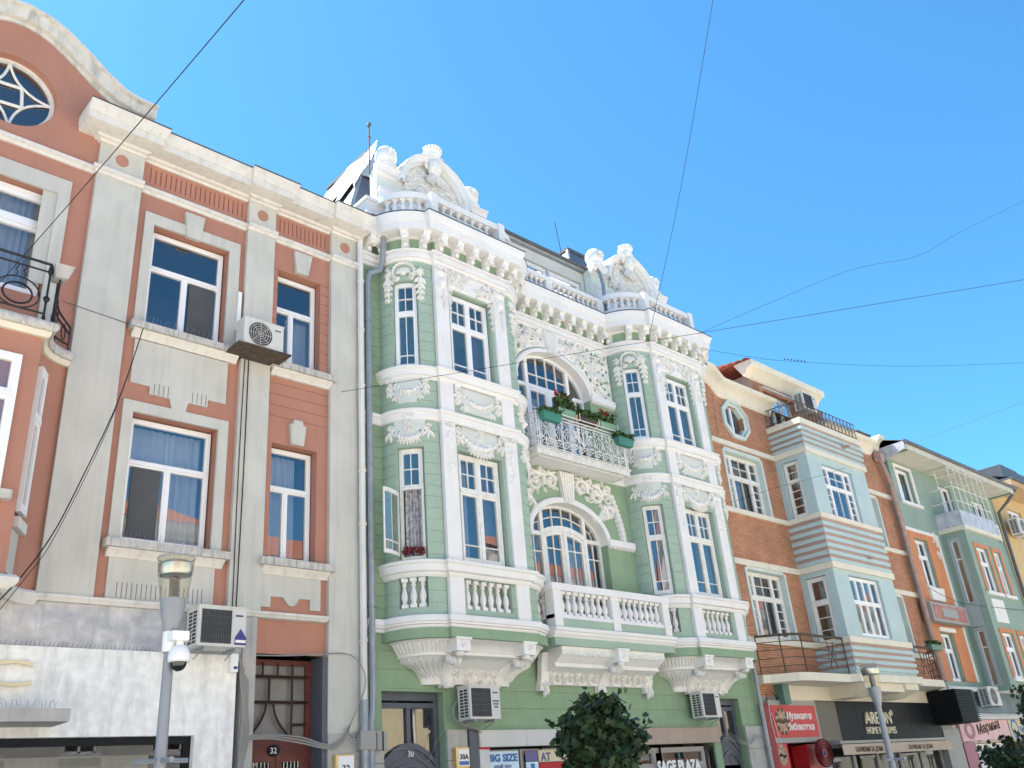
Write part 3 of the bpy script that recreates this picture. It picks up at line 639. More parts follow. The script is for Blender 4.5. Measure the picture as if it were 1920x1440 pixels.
# pipes at the party wall, junction boxes
def pipe(name, pts, r, m, parent, clips=()):
    mb = MB(); mb.tube(pts, r, 8); o = P(name, mb, m, parent)
    for p in clips: mb = MB(); mb.tube([(p[0], p[1], p[2]-.02), (p[0], p[1], p[2]+.02)], r*1.3, 8); P('pipe_clip', mb, m, o)
    return o
pipe('downpipe', [(8.74, -.17, z) for z in (12.28, 10, 8, 6, 4, 3.35)], .058, GUTW, pk, [(8.74, -.17, z) for z in (11.3, 10.2, 9.0, 7.3, 6.3, 4.3)])
pipe('downpipe_base', [(8.74, -.17, 3.36), (8.74, -.17, 1.5), (8.74, -.17, .1)], .066, GUTG, pk, [(8.74, -.17, 2.2)])

# ------------------------------------------------ green townhouse with two oriels
gt = T('green_townhouse', (14.6, 0, 0), 'ornate green townhouse with white stucco and two round-sided bay windows', 'building')
XL, XR, BR, BH = 8.86, 20.5, .77, .99; ARCL = .77*pi/2; BAYS = (11.07, 18.17)
def bayarc(c, n, y0=None):
    lc, rc, rr = c-BH, c+BH, BR+n
    a0 = asin(max(-1, min(1, n/rr))) if y0 is None else y0
    a1 = acos(max(-1, min(1, (n-.02)/rr))); A = [a0+(a1-a0)*i/9 for i in range(10)]
    p = [(lc-rr*cos(a), -rr*sin(a)) for a in A]+[(lc+.02-n, -.85-n), (rc-.02+n, -.85-n)]
    return p+[(rc+rr*cos(a), -rr*sin(a)) for a in A[::-1]]
def gplan(n): return [(XL, -n)]+bayarc(BAYS[0], n)+bayarc(BAYS[1], n)+[(XR, -n)]
def bplan(c): return lambda n: bayarc(c, n, 0)
gstrip = [2.95+.31*i for i in range(5)]+[4.9+.215*i for i in range(17)]+[8.75+.215*i for i in range(15)]
holes = [(9.2, 10.52, 0, 3.53), (18.62, 19.62, 0, 3.53), (11.2, 18.36, 0, 2.86)]
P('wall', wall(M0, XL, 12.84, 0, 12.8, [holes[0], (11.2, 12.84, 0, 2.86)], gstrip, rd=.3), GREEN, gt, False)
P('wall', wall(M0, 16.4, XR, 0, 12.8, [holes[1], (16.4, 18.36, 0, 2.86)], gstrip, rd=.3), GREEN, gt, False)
shell(gt, XL, XR, 9, 12.9, (4.6, 8.4, 12.2))
# centre wall with two arched openings
AX = 14.30; CX = 14.62
def arch_wall(z0, z1, x0, x1, zs, rise, bot):
    mb = MB(); hw = (x1-x0)/2; c = (x0+x1)/2; xs = sorted({12.84, 16.4, x0, x1}|{c-hw*cos(pi*i/24) for i in range(25)})
    f = lambda x: zs+rise*sqrt(max(0, 1-((x-c)/hw)**2))
    for a, b in zip(xs[:-1], xs[1:]):
        if x0-1e-6 <= a and b <= x1+1e-6:
            mb.poly([M0(a, f(a), 0), M0(b, f(b), 0), M0(b, z1, 0), M0(a, z1, 0)]); mb.poly([M0(a, f(a), 0), M0(b, f(b), 0), M0(b, f(b), -.28), M0(a, f(a), -.28)])
            if bot > z0: mb.poly([M0(a, z0, 0), M0(b, z0, 0), M0(b, bot, 0), M0(a, bot, 0)])
        else: mb.poly([M0(a, z0, 0), M0(b, z0, 0), M0(b, z1, 0), M0(a, z1, 0)])
    for x in (x0, x1): mb.poly([M0(x, bot, 0), M0(x, zs, 0), M0(x, zs, -.28), M0(x, bot, -.28)])
    return mb, f
AU = (13.04, 15.52, 10.42, .92); AL = (13.08, 15.50, 6.80, .80)
mbu, fU = arch_wall(8.4, 12.8, *AU, 8.55); P('wall', mbu, GREEN, gt, False)
mbl, fL = arch_wall(4.4, 8.4, *AL, 4.75); P('wall', mbl, GREEN, gt, False)
mb = wall(M0, 12.84, 16.4, 0, 4.4, [(12.84, 16.4, 0, 2.86)], [2.95+.31*i for i in range(5)], rd=.3); P('wall', mb, GREEN, gt, False)
# arched joinery
def arched_window(x0, x1, zs, rise, bot, style):
    n = -.2; c = (x0+x1)/2; hw = (x1-x0)/2; f = lambda x: zs+rise*sqrt(max(0, 1-((x-c)/hw)**2)); fr = MB(); cells = []
    N = 28; arc = [(c-hw*cos(pi*i/N), zs+rise*sin(pi*i/N)) for i in range(N+1)]; arc2 = [(c-(hw-.07)*cos(pi*i/N), zs+(rise-.07)*sin(pi*i/N)) for i in range(N+1)]
    fr.loft([[M0(a[0], a[1], n-.08), M0(a[0], a[1], n), M0(b[0], b[1], n), M0(b[0], b[1], n-.08)] for a, b in zip(arc, arc2)])
    fr.box(M0, x0, x0+.07, bot, zs, n-.08, n); fr.box(M0, x1-.07, x1, bot, zs, n-.08, n); fr.box(M0, x0+.07, x1-.07, bot, bot+.08, n-.08, n)
    xa, xb = x0+(x1-x0)*.22, x1-(x1-x0)*.22
    for x in (xa, xb): fr.box(M0, x-.05, x+.05, bot, f(x)-.06, n-.08, n+.015)
    zt = zs+(.08 if style else .02)
    fr.box(M0, x0+.07, xa-.05, zt-.045, zt+.045, n-.08, n+.008); fr.box(M0, xb+.05, x1-.07, zt-.045, zt+.045, n-.08, n+.008)
    fb = lambda x: f(x)-.065
    if style == 0:
        fr.box(M0, xa+.05, xb-.05, zt-.05, zt+.05, n-.08, n+.016)
        xs = [xa+.05+(xb-xa-.1)*i/4 for i in range(5)]; zmid = zt+.33
        for q in xs[1:-1]: fr.box(M0, q-.011, q+.011, zt+.05, fb(q), n-.05, n-.012)
        fr.box(M0, xa+.05, xb-.05, zmid-.011, zmid+.011, n-.05, n-.013)
        for a, b in zip(xs[:-1], xs[1:]):
            cells.append([(a, zt+.05), (b, zt+.05), (b, zmid), (a, zmid)]); cells.append([(a, zmid), (b, zmid), (b, fb(b)), ((a+b)/2, fb((a+b)/2)), (a, fb(a))])
        for a, b in ((x0+.07, xa-.05), (xb+.05, x1-.07)): cells.append([(a, zt+.045), (b, zt+.045), (b, max(zt+.05, fb(b))), ((a+b)/2, max(zt+.05, fb((a+b)/2))), (a, max(zt+.05, fb(a)))])
        fr.box(M0, c-.05, c+.05, bot, zt, n-.08, n+.012)
        for a, b in ((xa+.05, c-.05), (c+.05, xb-.05)):
            fr.box(M0, a, a+.05, bot, zt-.05, n-.07, n); fr.box(M0, b-.05, b, bot, zt-.05, n-.07, n); fr.box(M0, a+.05, b-.05, zt-.11, zt-.05, n-.07, n)
            m_ = (a+b)/2; fr.box(M0, m_-.011, m_+.011, bot, zt-.1, n-.05, n-.012)
            for j in range(1, 4): q = zt-.1-.42*j; fr.box(M0, a+.05, b-.05, q-.011, q+.011, n-.05, n-.013)
            for p, q in ((a+.05, m_), (m_, b-.05)):
                for j in range(4): cells.append([(p, zt-.1-.42*(j+1)), (q, zt-.1-.42*(j+1)), (q, zt-.1-.42*j), (p, zt-.1-.42*j)])
        for a, b in ((x0+.07, xa-.05), (xb+.05, x1-.07)):
            m_ = (a+b)/2; fr.box(M0, m_-.011, m_+.011, bot, zt-.04, n-.05, n-.012)
            for j in range(1, 4): q = zt-.04-.40*j; fr.box(M0, a, b, q-.011, q+.011, n-.05, n-.013)
            for p, q in ((a, m_), (m_, b)):
                for j in range(4): cells.append([(p, zt-.04-.40*(j+1)), (q, zt-.04-.40*(j+1)), (q, zt-.04-.40*j), (p, zt-.04-.40*j)])
    else:
        hd = lambda x: zt+.03+.16*(1-((x-c)/(xb-c))**2)                       # curved head of the door leaves
        K = 12; xs = [xa+.05+(xb-xa-.1)*i/K for i in range(K+1)]
        fr.loft([[M0(x, hd(x)-.06, n-.08), M0(x, hd(x)-.06, n+.02), M0(x, hd(x)+.06, n+.02), M0(x, hd(x)+.06, n-.08)] for x in xs], True, True)
        q5 = [xa+.05+(xb-xa-.1)*i/4 for i in range(5)]; zm = lambda x: (hd(x)+.06+fb(x))/2
        for q in q5[1:-1]: fr.box(M0, q-.012, q+.012, hd(q)+.05, fb(q), n-.05, n-.012)
        fr.loft([[M0(x, zm(x)-.012, n-.04), M0(x, zm(x)-.012, n-.012), M0(x, zm(x)+.012, n-.012), M0(x, zm(x)+.012, n-.04)] for x in xs], True)
        for a, b in zip(q5[:-1], q5[1:]):
            cells.append([(a, hd(a)+.06), (b, hd(b)+.06), (b, zm(b)), (a, zm(a))]); cells.append([(a, zm(a)), (b, zm(b)), (b, fb(b)), ((a+b)/2, fb((a+b)/2)), (a, fb(a))])
        for sg, a, b in ((-1, x0+.07, xa-.05), (1, xb+.05, x1-.07)):
            inn = b if sg < 0 else a; pts = [(a, zt+.045), (b, zt+.045)]+[(b+(a-b)*t, max(zt+.05, fb(b+(a-b)*t))) for t in (0, .33, .66, 1)]; cells.append(pts)
            fr.band(M0, [(inn+sg*.22*sin(t), zt+.045+.22*cos(t)) for t in [pi/2*i/6 for i in range(7)]], .011, .02, n-.04); fr.band(M0, [(inn+sg*.15, zt+.2), (inn+sg*.34, zt+.36)], .011, .02, n-.04)
        fr.box(M0, c-.03, c+.03, bot, hd(c)-.06, n-.08, n+.012)
        for a, b in ((xa+.05, c-.03), (c+.03, xb-.05)):
            fr.box(M0, a, a+.07, bot, hd(a)-.06, n-.07, n); fr.box(M0, b-.07, b, bot, hd(b)-.06, n-.07, n); m_ = (a+b)/2
            hh = lambda x: hd(x)-.14
            fr.loft([[M0(x, hh(x), n-.07), M0(x, hh(x), n), M0(x, hh(x)+.09, n), M0(x, hh(x)+.09, n-.07)] for x in [a+.07+(b-a-.14)*i/5 for i in range(6)]], True)
            fr.box(M0, m_-.012, m_+.012, bot, hh(m_), n-.05, n-.012)
            z3 = [hh(m_), hh(m_)-.30, hh(m_)-1.15, bot+.3]
            for q in z3[1:]: fr.box(M0, a+.07, b-.07, q-.012, q+.012, n-.05, n-.013)
            for p, q in ((a+.07, m_), (m_, b-.07)):
                for j in range(3): cells.append([(p, z3[j+1]), (q, z3[j+1]), (q, hh(q) if j == 0 else z3[j]), (p, hh(p) if j == 0 else z3[j])])
            fr.box(M0, a+.07, b-.07, bot, bot+.3, n-.06, n-.02)
        for a, b in ((x0+.07, xa-.05), (xb+.05, x1-.07)):
            m_ = (a+b)/2; fr.box(M0, m_-.012, m_+.012, bot, zt-.045, n-.05, n-.012); z3 = [zt-.045, zt-.4, zt-1.2, bot+.08]
            for q in z3[1:-1]: fr.box(M0, a, b, q-.012, q+.012, n-.05, n-.013)
            for p, q in ((a, m_), (m_, b)):
                for j in range(3): cells.append([(p, z3[j+1]), (q, z3[j+1]), (q, z3[j]), (p, z3[j])])
    o = P('arched_window', fr, PVC if style == 0 else OLDW, gt, False)
    for pts in cells: pane(M0, 0, 0, 0, 0, n-.045+rnd.uniform(-.002, .002), o, poly=pts)
    curtain(M0, x0+.1, xa+.2, bot+.1, zs-.05, n-.3, o, CURT if style == 0 else CURTG); curtain(M0, xb-.2, x1-.1, bot+.1, zs-.05, n-.3, o, CURTG)
    if style == 0: curtain(M0, xa+.1, c, bot+.1, zt-.1, n-.35, o, CURT)
    else: curtain(M0, xa+.1, xa+.45, bot+.1, zt, n-.3, o, CURT); curtain(M0, xb-.45, xb-.1, bot+.1, zt, n-.3, o, CURT)
arched_window(AU[0], AU[1], AU[2], AU[3], 8.55, 0); arched_window(AL[0], AL[1], AL[2], AL[3], 4.75, 1)
# white archivolts, imposts
def archivolt(x0, x1, zs, rise, wd, n0, keyz):
    c = (x0+x1)/2; hw = (x1-x0)/2; N = 30; mb = MB()
    mb.loft([[M0(c-(hw+d)*cos(pi*i/N), zs+(rise+d)*sin(pi*i/N), n) for d, n in ((-.014, -.27), (-.014, .05), (.03, .06), (.035, n0), (wd-.03, n0), (wd, .03), (wd, 0))] for i in range(N+1)])
    a = P('archivolt', mb, WHITE, gt)
    mb = MB(); kz0, kz1 = zs+rise-.03, keyz; mb.prism(M0, [(c-.14, kz0), (c+.14, kz0), (c+.23, kz1), (c-.23, kz1)], .0, n0+.04)
    for d in (-.1, -.05, 0, .05, .1): mb.prism(M0, [(c+d-.013, kz0+.01), (c+d+.013, kz0+.01), (c+d*1.6+.02, kz1-.01), (c+d*1.6-.02, kz1-.01)], n0+.035, n0+.06)
    P('keystone', mb, ORN, gt, False)
    for a0, b0 in ((12.84, x0), (x1, 16.4)):
        mb = MB(); mb.box(M0, a0, b0, zs-.02, zs+.13, 0, .09); k = max(3, int((b0-a0)/.07))
        for i in range(k): q = a0+(b0-a0)*(i+.5)/k; mb.box(M0, q-.02, q+.02, zs-.075, zs-.02, 0, .07)
        P('impost', mb, WHITE, gt, False)
archivolt(*AU, .10, .055, 11.90); archivolt(*AL, .13, .06, 8.30)
# dense foliage relief of the upper spandrel
rr = random.Random(3); mb = MB()
def inside_up(x, z, m=.17): return ((x-(AU[0]+AU[1])/2)/((AU[1]-AU[0])/2+m))**2+((z-AU[2])/(AU[3]+m))**2 > 1 or z < AU[2]
mb2 = MB(); xs = [12.87+(16.37-12.87)*i/40 for i in range(41)]; cU = (AU[0]+AU[1])/2
def lowb(x):
    h = (AU[1]-AU[0])/2+.13; return AU[2]+.13 if abs(x-cU) > h-.02 else AU[2]+(AU[3]+.13)*sqrt(max(0, 1-((x-cU)/h)**2))
rings = [[M0(x, lowb(x), .0), M0(x, lowb(x), .022), M0(x, 11.9, .022)] for x in xs]; mb2.loft(rings); P('spandrel_ground', mb2, mat('spandrel_white', (.72, .73, .70), var=.04, scale=10), gt, False)
cnt = 0
for i in range(330):
    x = rr.uniform(12.93, 16.32); z = rr.uniform(10.58, 11.86)
    if not inside_up(x, z, .2) or abs(x-cU) < .3: continue
    if x > 16.1 and z < 10.9 and rr.random() < .6: continue
    if rr.random() < .25: mb.scroll(M0, x, z, rr.uniform(.06, .13), rr.uniform(0, 6.28), rr.choice((-1, 1)), 1.2, .024, .05, .02)
    else: mb.leaf(M0, x, z, rr.uniform(0, 6.28), rr.uniform(.10, .2), rr.uniform(.02, .038), rr.uniform(.04, .07), rr.uniform(-1, 1), .02)
for sg in (-1, 1):
    for q, (dx, dz, R_) in enumerate(((.75, 11.62, .17), (1.2, 11.5, .2), (1.52, 11.1, .17), (1.55, 10.75, .12), (.45, 11.66, .12))):
        mb.scroll(M0, cU+sg*dx+.12*0, dz, R_, rr.uniform(0, 6), sg, 1.5, .035, .085, .02)
P('foliage_relief', mb, ORN, gt)
mb = MB()
for i in range(300):
    x = rr.uniform(12.93, 16.3); z = rr.uniform(10.62, 11.84)
    k_ = rr.uniform(.6, 1.25)
    if inside_up(x, z, .24) and abs(x-cU) > .32: mb.prism(M0, [(x-.03*k_, z-.022*k_), (x+.02*k_, z-.03*k_), (x+.035*k_, z+.01), (x, z+.035*k_)], .02, .052)
P('pierced_ground', mb, GREEN, gt, False)
# bold scrolls over the lower arch
mb = MB(); cL = (AL[0]+AL[1])/2
for sg in (-1, 1):
    mir = lambda a: a if sg > 0 else pi-a
    for dx, dz, R_, a, d, tn in ((.50, 8.04, .22, -.6, 1, 1.5), (.98, 7.95, .24, 2.2, -1, 1.5), (1.36, 8.14, .14, 3.4, 1, 1.4), (1.42, 7.58, .15, .4, 1, 1.4), (.74, 8.22, .10, 1, -1, 1.2), (1.20, 7.62, .10, 2, -1, 1.2)):
        if cL+sg*dx-R_ < 12.86: dx = 1.28
        mb.scroll(M0, cL+sg*dx, dz, R_, mir(a), d*sg, tn, .05, .085)
        for q in range(3): t = mir(a)+d*sg*(.6+1.2*q); mb.leaf(M0, cL+sg*dx+R_*.95*cos(t), dz+R_*.95*sin(t), t+d*sg*.9, R_*.6, .035, .07, d*sg*.8)
    mb.band(M0, [(cL+sg*(.30+.13*i), 8.27-.02*i-.005*i*i) for i in range(8)], .03, .06)
    mb.band(M0, [(cL+sg*(1.02+.02*i+.012*i*i), 7.40+.07*i) for i in range(6)], .04, .07)
    for q in range(11):
        t = q/10; x = cL+sg*(1.50+.10*sin(2.2*t)+.18*t); z = 8.05-1.05*t
        if x > 12.93:
            for an in (-.7, 0, .7): mb.leaf(M0, x, z, -pi/2+an+sg*.15, .17, .042, .075)
    for q in range(26):
        x_, z_ = cL+sg*rr.uniform(.35, 1.35), rr.uniform(7.75, 8.25)
        if ((x_-cL)/1.4)**2+((z_-AL[2])/1.02)**2 > 1: mb.leaf(M0, x_, z_, rr.uniform(0, 6.28), .15, .03, .06, rr.uniform(-1, 1))
    for q in range(5): mb.leaf(M0, cL+sg*(.95+.12*q), 7.28+.10*q*.4, pi/2+sg*(.5-.2*q), .2, .05, .07, sg*.6)
P('scroll_relief', mb, ORN, gt)

# bays
modm = None
def mk_mod():
    mb = MB(); w = .075; M = yz(0)
    pr = [(0, 0), (.05, -.02), (.07, .06), (.12, .1), (.1, .14), (.18, .16), (.27, .19), (.34, .24), (.36, .30), (0, .30)]
    mb.prism(M, pr, -w, w)
    mb.blob(flat(-.30), 0, .2, .075, .06, .07, 8); mb.blob(flat(-.15), 0, .08, .06, .07, .05, 8)
    for a in (-.5, 0, .5): mb.leaf(flat(-.32), 0, .22, -pi/2+a, .13, .035, .04)
    for sg in (-1, 1):
        mb.scroll(sidex(sg*w, sg), -.27, .23, .055, 0, 1, 1.2, .014, .012); mb.scroll(sidex(sg*w, sg), -.06, .06, .05, 0, 1, 1.2, .014, .012)
    mb.box(flat(0), -w-.02, w+.02, .30, .335, .0, .39)
    return mesh_of('modillion', mb, ORN)
modm = mk_mod()
bal_m = baluster_mesh(.52, .062, WHITE)
mats_g = GREEN2
PIL = []
for bi, c in enumerate(BAYS):
    lc, rc = c-BH, c+BH; side = 'left' if bi == 0 else 'right'
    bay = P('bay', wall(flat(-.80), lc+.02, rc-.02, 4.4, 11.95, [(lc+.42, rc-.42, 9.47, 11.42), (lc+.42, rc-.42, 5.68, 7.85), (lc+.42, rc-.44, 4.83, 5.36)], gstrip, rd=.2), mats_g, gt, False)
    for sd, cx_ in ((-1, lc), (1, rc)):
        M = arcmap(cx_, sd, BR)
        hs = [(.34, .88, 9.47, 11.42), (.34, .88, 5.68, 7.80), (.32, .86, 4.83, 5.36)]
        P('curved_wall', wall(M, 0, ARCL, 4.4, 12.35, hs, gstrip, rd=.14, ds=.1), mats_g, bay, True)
        mbk = MB(); mbk.box(M, .30, .9, 4.8, 5.4, -.16, -.14, 6); P('recess_back', mbk, mats_g, bay)
        # narrow windows
        lowrow = [(.36, [(1, 2, 2)]), (.64, [(1, 2, [.18])])]
        window(bay, M, .355, .865, 9.49, 11.41, -.09, lowrow, m=PVC, fw=.045, sw=.04, mw=.018, k=4)
        opn = (bi == 0 and sd == -1)
        wl = window(bay, M, .355, .865, 5.70, 7.79, -.09, lowrow, m=OLDW, fw=.05, sw=.04, k=4, skip=((1, 0),) if opn else (), curt=None)
        if opn:
            curtain(M, .40, .84, 5.75, 7.1, -.25, wl, LACE)
            mo = lambda s, z, n: (M(.37, z, 0)[0]-.55*s*.96-.02*sin(pi*s)-n*.25, M(.37, z, 0)[1]-.55*s*.28-.06*sin(pi*s)-n*.96, z)
            window(bay, mo, 0, .84, 5.74, 6.93, .02, [(1, [(1, 2, [.16])])], m=OLDW, fw=.05, sw=.02, k=5, name='open_sash', dep=.04)
        else: curtain(M, .40, .84, 5.75, 7.6, -.3, wl, CURTG if sd < 0 else CURT)
        for i in range(3 if sd < 0 else 3):
            q = .32+.54*(i+.5)/3; p = M(q, 4.835, -.07); I('baluster', bal_m, p, bay, rz=-q/BR if sd < 0 else q/BR)
        # shell cartouche above the upper window
        o = MB(); s_, z_ = .60, 11.62
        for i in range(9):
            an = pi*i/8; o.leaf(M, s_, z_-.02, an, .17, .026, .05, 0, .02)
        o.blob(M, s_, z_-.02, .07, .06, .07)
        o.band(M, [(s_+.21*cos(t), z_+.02+.19*sin(t)) for t in [-.5+(pi+1)*i/18 for i in range(19)]], .022, .07)
        for i in range(13): t = -.4+(pi+.8)*i/12; o.blob(M, s_+.235*cos(t), z_+.02+.215*sin(t), .028, .028, .05, 6)
        for sg in (-1, 1):
            o.scroll(M, s_+sg*.17, z_-.12, .075, 0, sg, 1.3, .024, .07)
            for q in range(7): o.leaf(M, s_+sg*.25, z_+.02, pi/2-sg*(pi/2)+rr.uniform(-1.2, 1.2), rr.uniform(.12, .22), .035, .06, rr.uniform(-.7, .7))
            o.drop(M, s_+sg*.33, 11.50, .58, .15, .05, 4)
        P('shell_cartouche', o, ORN, bay)
        # garlands
        pl = MB(); pl.box(M, .36, .86, 8.86, 9.24, -.01, .012, 8); pl.box(M, .42, .78, 8.70, 8.86, -.01, .011, 6); P('panel', pl, PALE, bay, False)
        o = MB(); o.swag(M, .34, 9.14, .88, 9.14, .22, .07, .06, 9)
        for q in (.27, .94):
            o.box(M, q-.06, q+.06, 9.12, 9.24, 0, .07); o.scroll(M, q, 9.13, .05, 0, 1, 1.3, .02, .09); o.drop(M, q, 9.1, .24, .13, .06, 2)
        o.blob(M, .61, 8.93, .055, .055, .09)
        for q in (.38, .84): o.drop(M, q, 8.86, .1, .08, .04, 1)
        P('garland', o, ORN, bay)
        pl = MB(); pl.box(M, .32, .92, 8.14, 8.36, -.01, .012, 9); pl.box(M, .44, .79, 7.98, 8.14, -.01, .011, 6); P('panel', pl, PALE, bay, False)
        o = MB(); o.swag(M, .27, 8.20, .95, 8.20, .24, .08, .06, 11); o.drop(M, .61, 8.36, .26, .09, .06, 2)
        for q in (.25, .97): o.scroll(M, q, 8.2, .06, 0, 1, 1.4, .022, .06); o.drop(M, q, 8.14, .16, .1, .05, 1)
        for q in range(6): o.drop(M, .45+.06*q, 7.98-.03*sin(q/5*pi), .1, .07, .04, 1)
        o.scroll(M, .55, 8.42, .05, 0, 1, 1.3, .02, .06); o.scroll(M, .67, 8.42, .05, pi, -1, 1.3, .02, .06)
        P('garland', o, ORN, bay)
    # front windows
    Mf = flat(-.80); r3 = [(.37, [(.5, 2, 2), (.5, 2, 2)]), (.63, [(.5, 1, [.2]), (.5, 1, [.2])])]
    window(bay, Mf, lc+.46, rc-.46, 9.49, 11.38, -.10, r3, m=PVC, fw=.055, sw=.04, curt=[(.05, .35, .02, .6, CURTG), (.6, .97, .02, .7, CURTG)])
    r4 = [(.34, [(.5, 2, 2), (.5, 2, 2)]), (.66, [(.5, 1, [.2]), (.5, 1, [.2])])]
    window(bay, Mf, lc+.46, rc-.46, 5.70, 7.82, -.10, r4, m=OLDW, fw=.06, sw=.045, curt=[(.03, .4, .05, .97, CURT if bi == 0 else CURTG), (.55, .97, .05, .97, CURTG)])
    mbk = MB(); mbk.box(Mf, lc+.4, rc-.4, 4.8, 5.4, -.24, -.2); P('recess_back', mbk, mats_g, bay, False)
    for i in range(6): I('baluster', bal_m, (lc+.42+(2*BH-.86)*(i+.5)/6, -.72, 4.835), bay)
    # corner pilasters
    for x0, x1 in ((lc+.02, lc+.35), (rc-.35, rc-.02)):
        pb = MB(); pb.box(flat(0), x0, x1, 4.66, 11.92, .62, .85)
        pm = P('pilaster', pb, WHITE, bay, False); o = MB(); Mp = flat(-.85); q = (x0+x1)/2
        o.scroll(Mp, q-.06, 8.28, .06, 0, 1, 1.3, .02, .04); o.scroll(Mp, q+.06, 8.28, .06, pi, -1, 1.3, .02, .04)
        for i in range(7): z = 8.18-.125*i; o.leaf(Mp, q+rr.uniform(-.03, .03), z, -pi/2+rr.uniform(-.5, .5), .16, .035, .035); o.leaf(Mp, q, z, -pi/2+rr.choice((-1.1, 1.1)), .11, .026, .03)
        for i in range(5): o.leaf(Mp, q, 10.35-.1*i, -pi/2+rr.uniform(-.6, .6), .12, .028, .02)
        o.blob(Mp, q, 11.45, .1, .13, .10); o.blob(Mp, q, 11.68, .12, .10, .09); o.scroll(Mp, q-.1, 11.74, .07, 0, 1, 1.3, .025, .08); o.scroll(Mp, q+.1, 11.74, .07, pi, -1, 1.3, .025, .08)
        o.band(Mp, [(q-.08, 11.4), (q-.07, 11.0), (q, 10.8), (q+.07, 11.0), (q+.08, 11.4)], .03, .05)
        for i in range(8): o.leaf(Mp, q+rr.uniform(-.1, .1), rr.uniform(11.0, 11.75), rr.uniform(0, 6.28), .14, .03, .06)
        P('pilaster_ornament', o, ORN, pm)
    # scroll frieze above the front windows
    o = MB(); Mq = flat(-.80); o.prism(Mq, [(lc+.38, 11.90), (rc-.38, 11.90), (rc-.38, 11.46), (rc-.5, 11.44), (lc+.5, 11.44), (lc+.38, 11.46)], .0, .035)
    for i in range(70):
        x = rr.uniform(lc+.42, rc-.42); z = rr.uniform(11.5, 11.86)
        if abs(x-c) < .14: continue
        if rr.random() < .35: o.scroll(Mq, x, z, rr.uniform(.05, .10), rr.uniform(0, 6), rr.choice((-1, 1)), 1.3, .02, .05, .03)
        else: o.leaf(Mq, x, z, rr.uniform(0, 6.28), rr.uniform(.1, .17), .03, .06, rr.uniform(-1, 1), .03)
    for sg in (-1, 1): o.drop(Mq, c+sg*(BH-.36-.02), 11.48, .75, .1, .05, 5)
    P('scroll_frieze', o, ORN, bay)
    # front garlands
    pl = MB(); pl.prism(Mq, [(c-.46, 9.22), (c-.46, 8.86), (c-.36, 8.86), (c-.36, 8.68), (c+.36, 8.68), (c+.36, 8.86), (c+.46, 8.86), (c+.46, 9.22)], .002, .016); P('panel', pl, PALE, bay, False)
    o = MB(); o.swag(Mq, c-.46, 9.08, c+.46, 9.08, .22, .085, .07, 13); o.blob(Mq, c, 8.86, .07, .07, .1)
    for sg in (-1, 1):
        q = c+sg*.54; o.box(Mq, q-.07, q+.07, 9.1, 9.22, 0, .08); o.scroll(Mq, q, 9.1, .06, 0, sg, 1.3, .024, .1); o.drop(Mq, q, 9.05, .26, .15, .07, 2); o.drop(Mq, c+sg*.36, 8.82, .14, .1, .04, 1)
    P('garland', o, ORN, bay)
    pl = MB(); pl.prism(Mq, [(c-.46, 8.36), (c-.46, 8.14), (c-.3, 7.94), (c+.3, 7.94), (c+.46, 8.14), (c+.46, 8.36)], .002, .015); P('panel', pl, PALE, bay, False)
    o = MB(); o.swag(Mq, c-.55, 8.22, c+.55, 8.22, .26, .095, .07, 15); o.drop(Mq, c, 8.4, .28, .1, .06, 2)
    for sg in (-1, 1): o.scroll(Mq, c+sg*.56, 8.26, .08, 0, sg, 1.4, .028, .07); o.drop(Mq, c+sg*.58, 8.14, .18, .12, .06, 1); o.scroll(Mq, c+sg*.08, 8.44, .06, 0, sg, 1.3, .024, .07)
    for q in range(7): o.drop(Mq, c-.24+.08*q, 7.95-.05*sin(q/6*pi), .12, .09, .05, 1)
    P('garland', o, ORN, bay)
    # bands round the bay
    mb = MB(); mb.sweep(bplan(c), [(9.20, .0), (9.22, .03), (9.26, .05), (9.27, .085), (9.38, .10), (9.40, .13), (9.44, .13), (9.46, 0)], False); P('sill_band', mb, WHITE, bay)
    mb = MB(); mb.sweep(bplan(c), [(5.36, .0), (5.38, .03), (5.43, .05), (5.45, .10), (5.56, .115), (5.58, .15), (5.63, .15), (5.66, 0)], False); P('sill_band', mb, WHITE, bay)
    mb = MB(); mb.sweep(bplan(c), [(4.30, -.05), (4.30, .09), (4.47, .09), (4.475, .0)], False); P('apron_band', mb, GREEN, bay)
    # corbelled foot of the bay
    def foot(kx, ky):
        return [(c+(x-c)*kx, y*ky) for x, y in bayarc(c, 0, 0)]
    prof = [(4.34, 1.0, 1.06), (4.30, .985, 1.0), (4.28, .94, .93), (4.12, .88, .80), (4.10, .87, .78), (4.06, .87, .78), (4.04, .84, .70), (3.98, .82, .60), (3.90, .70, .36), (3.84, .65, .26), (3.72, .60, .20), (3.64, .585, .18)]
    mb = MB(); mb.loft([[(x, y, z) for x, y in foot(kx, ky)] for z, kx, ky in prof]); mb.poly([(x, y, prof[-1][0]) for x, y in foot(*prof[-1][1:])])
    ft = P('corbel_base', mb, ORN, bay)
    fl = MB()
    for i in range(26):
        t = i/25; sgn = -1 if i < 13 else 1; a = .1+1.35*((i % 13)/12)
        cxx = lc if sgn < 0 else rc; x, y = cxx+sgn*BR*cos(a), -BR*sin(a)
        p0 = (c+(x-c)*.945, y*.94, 4.27); p1 = (c+(x-c)*.885, y*.81, 4.12); fl.tube([p0, p1], .017, 5)
    P('fluting', fl, ORN, ft)
    o = MB(); Mc = lambda s, z, n: (s, -.16-max(0, (z-3.70)*.45)-n, z)
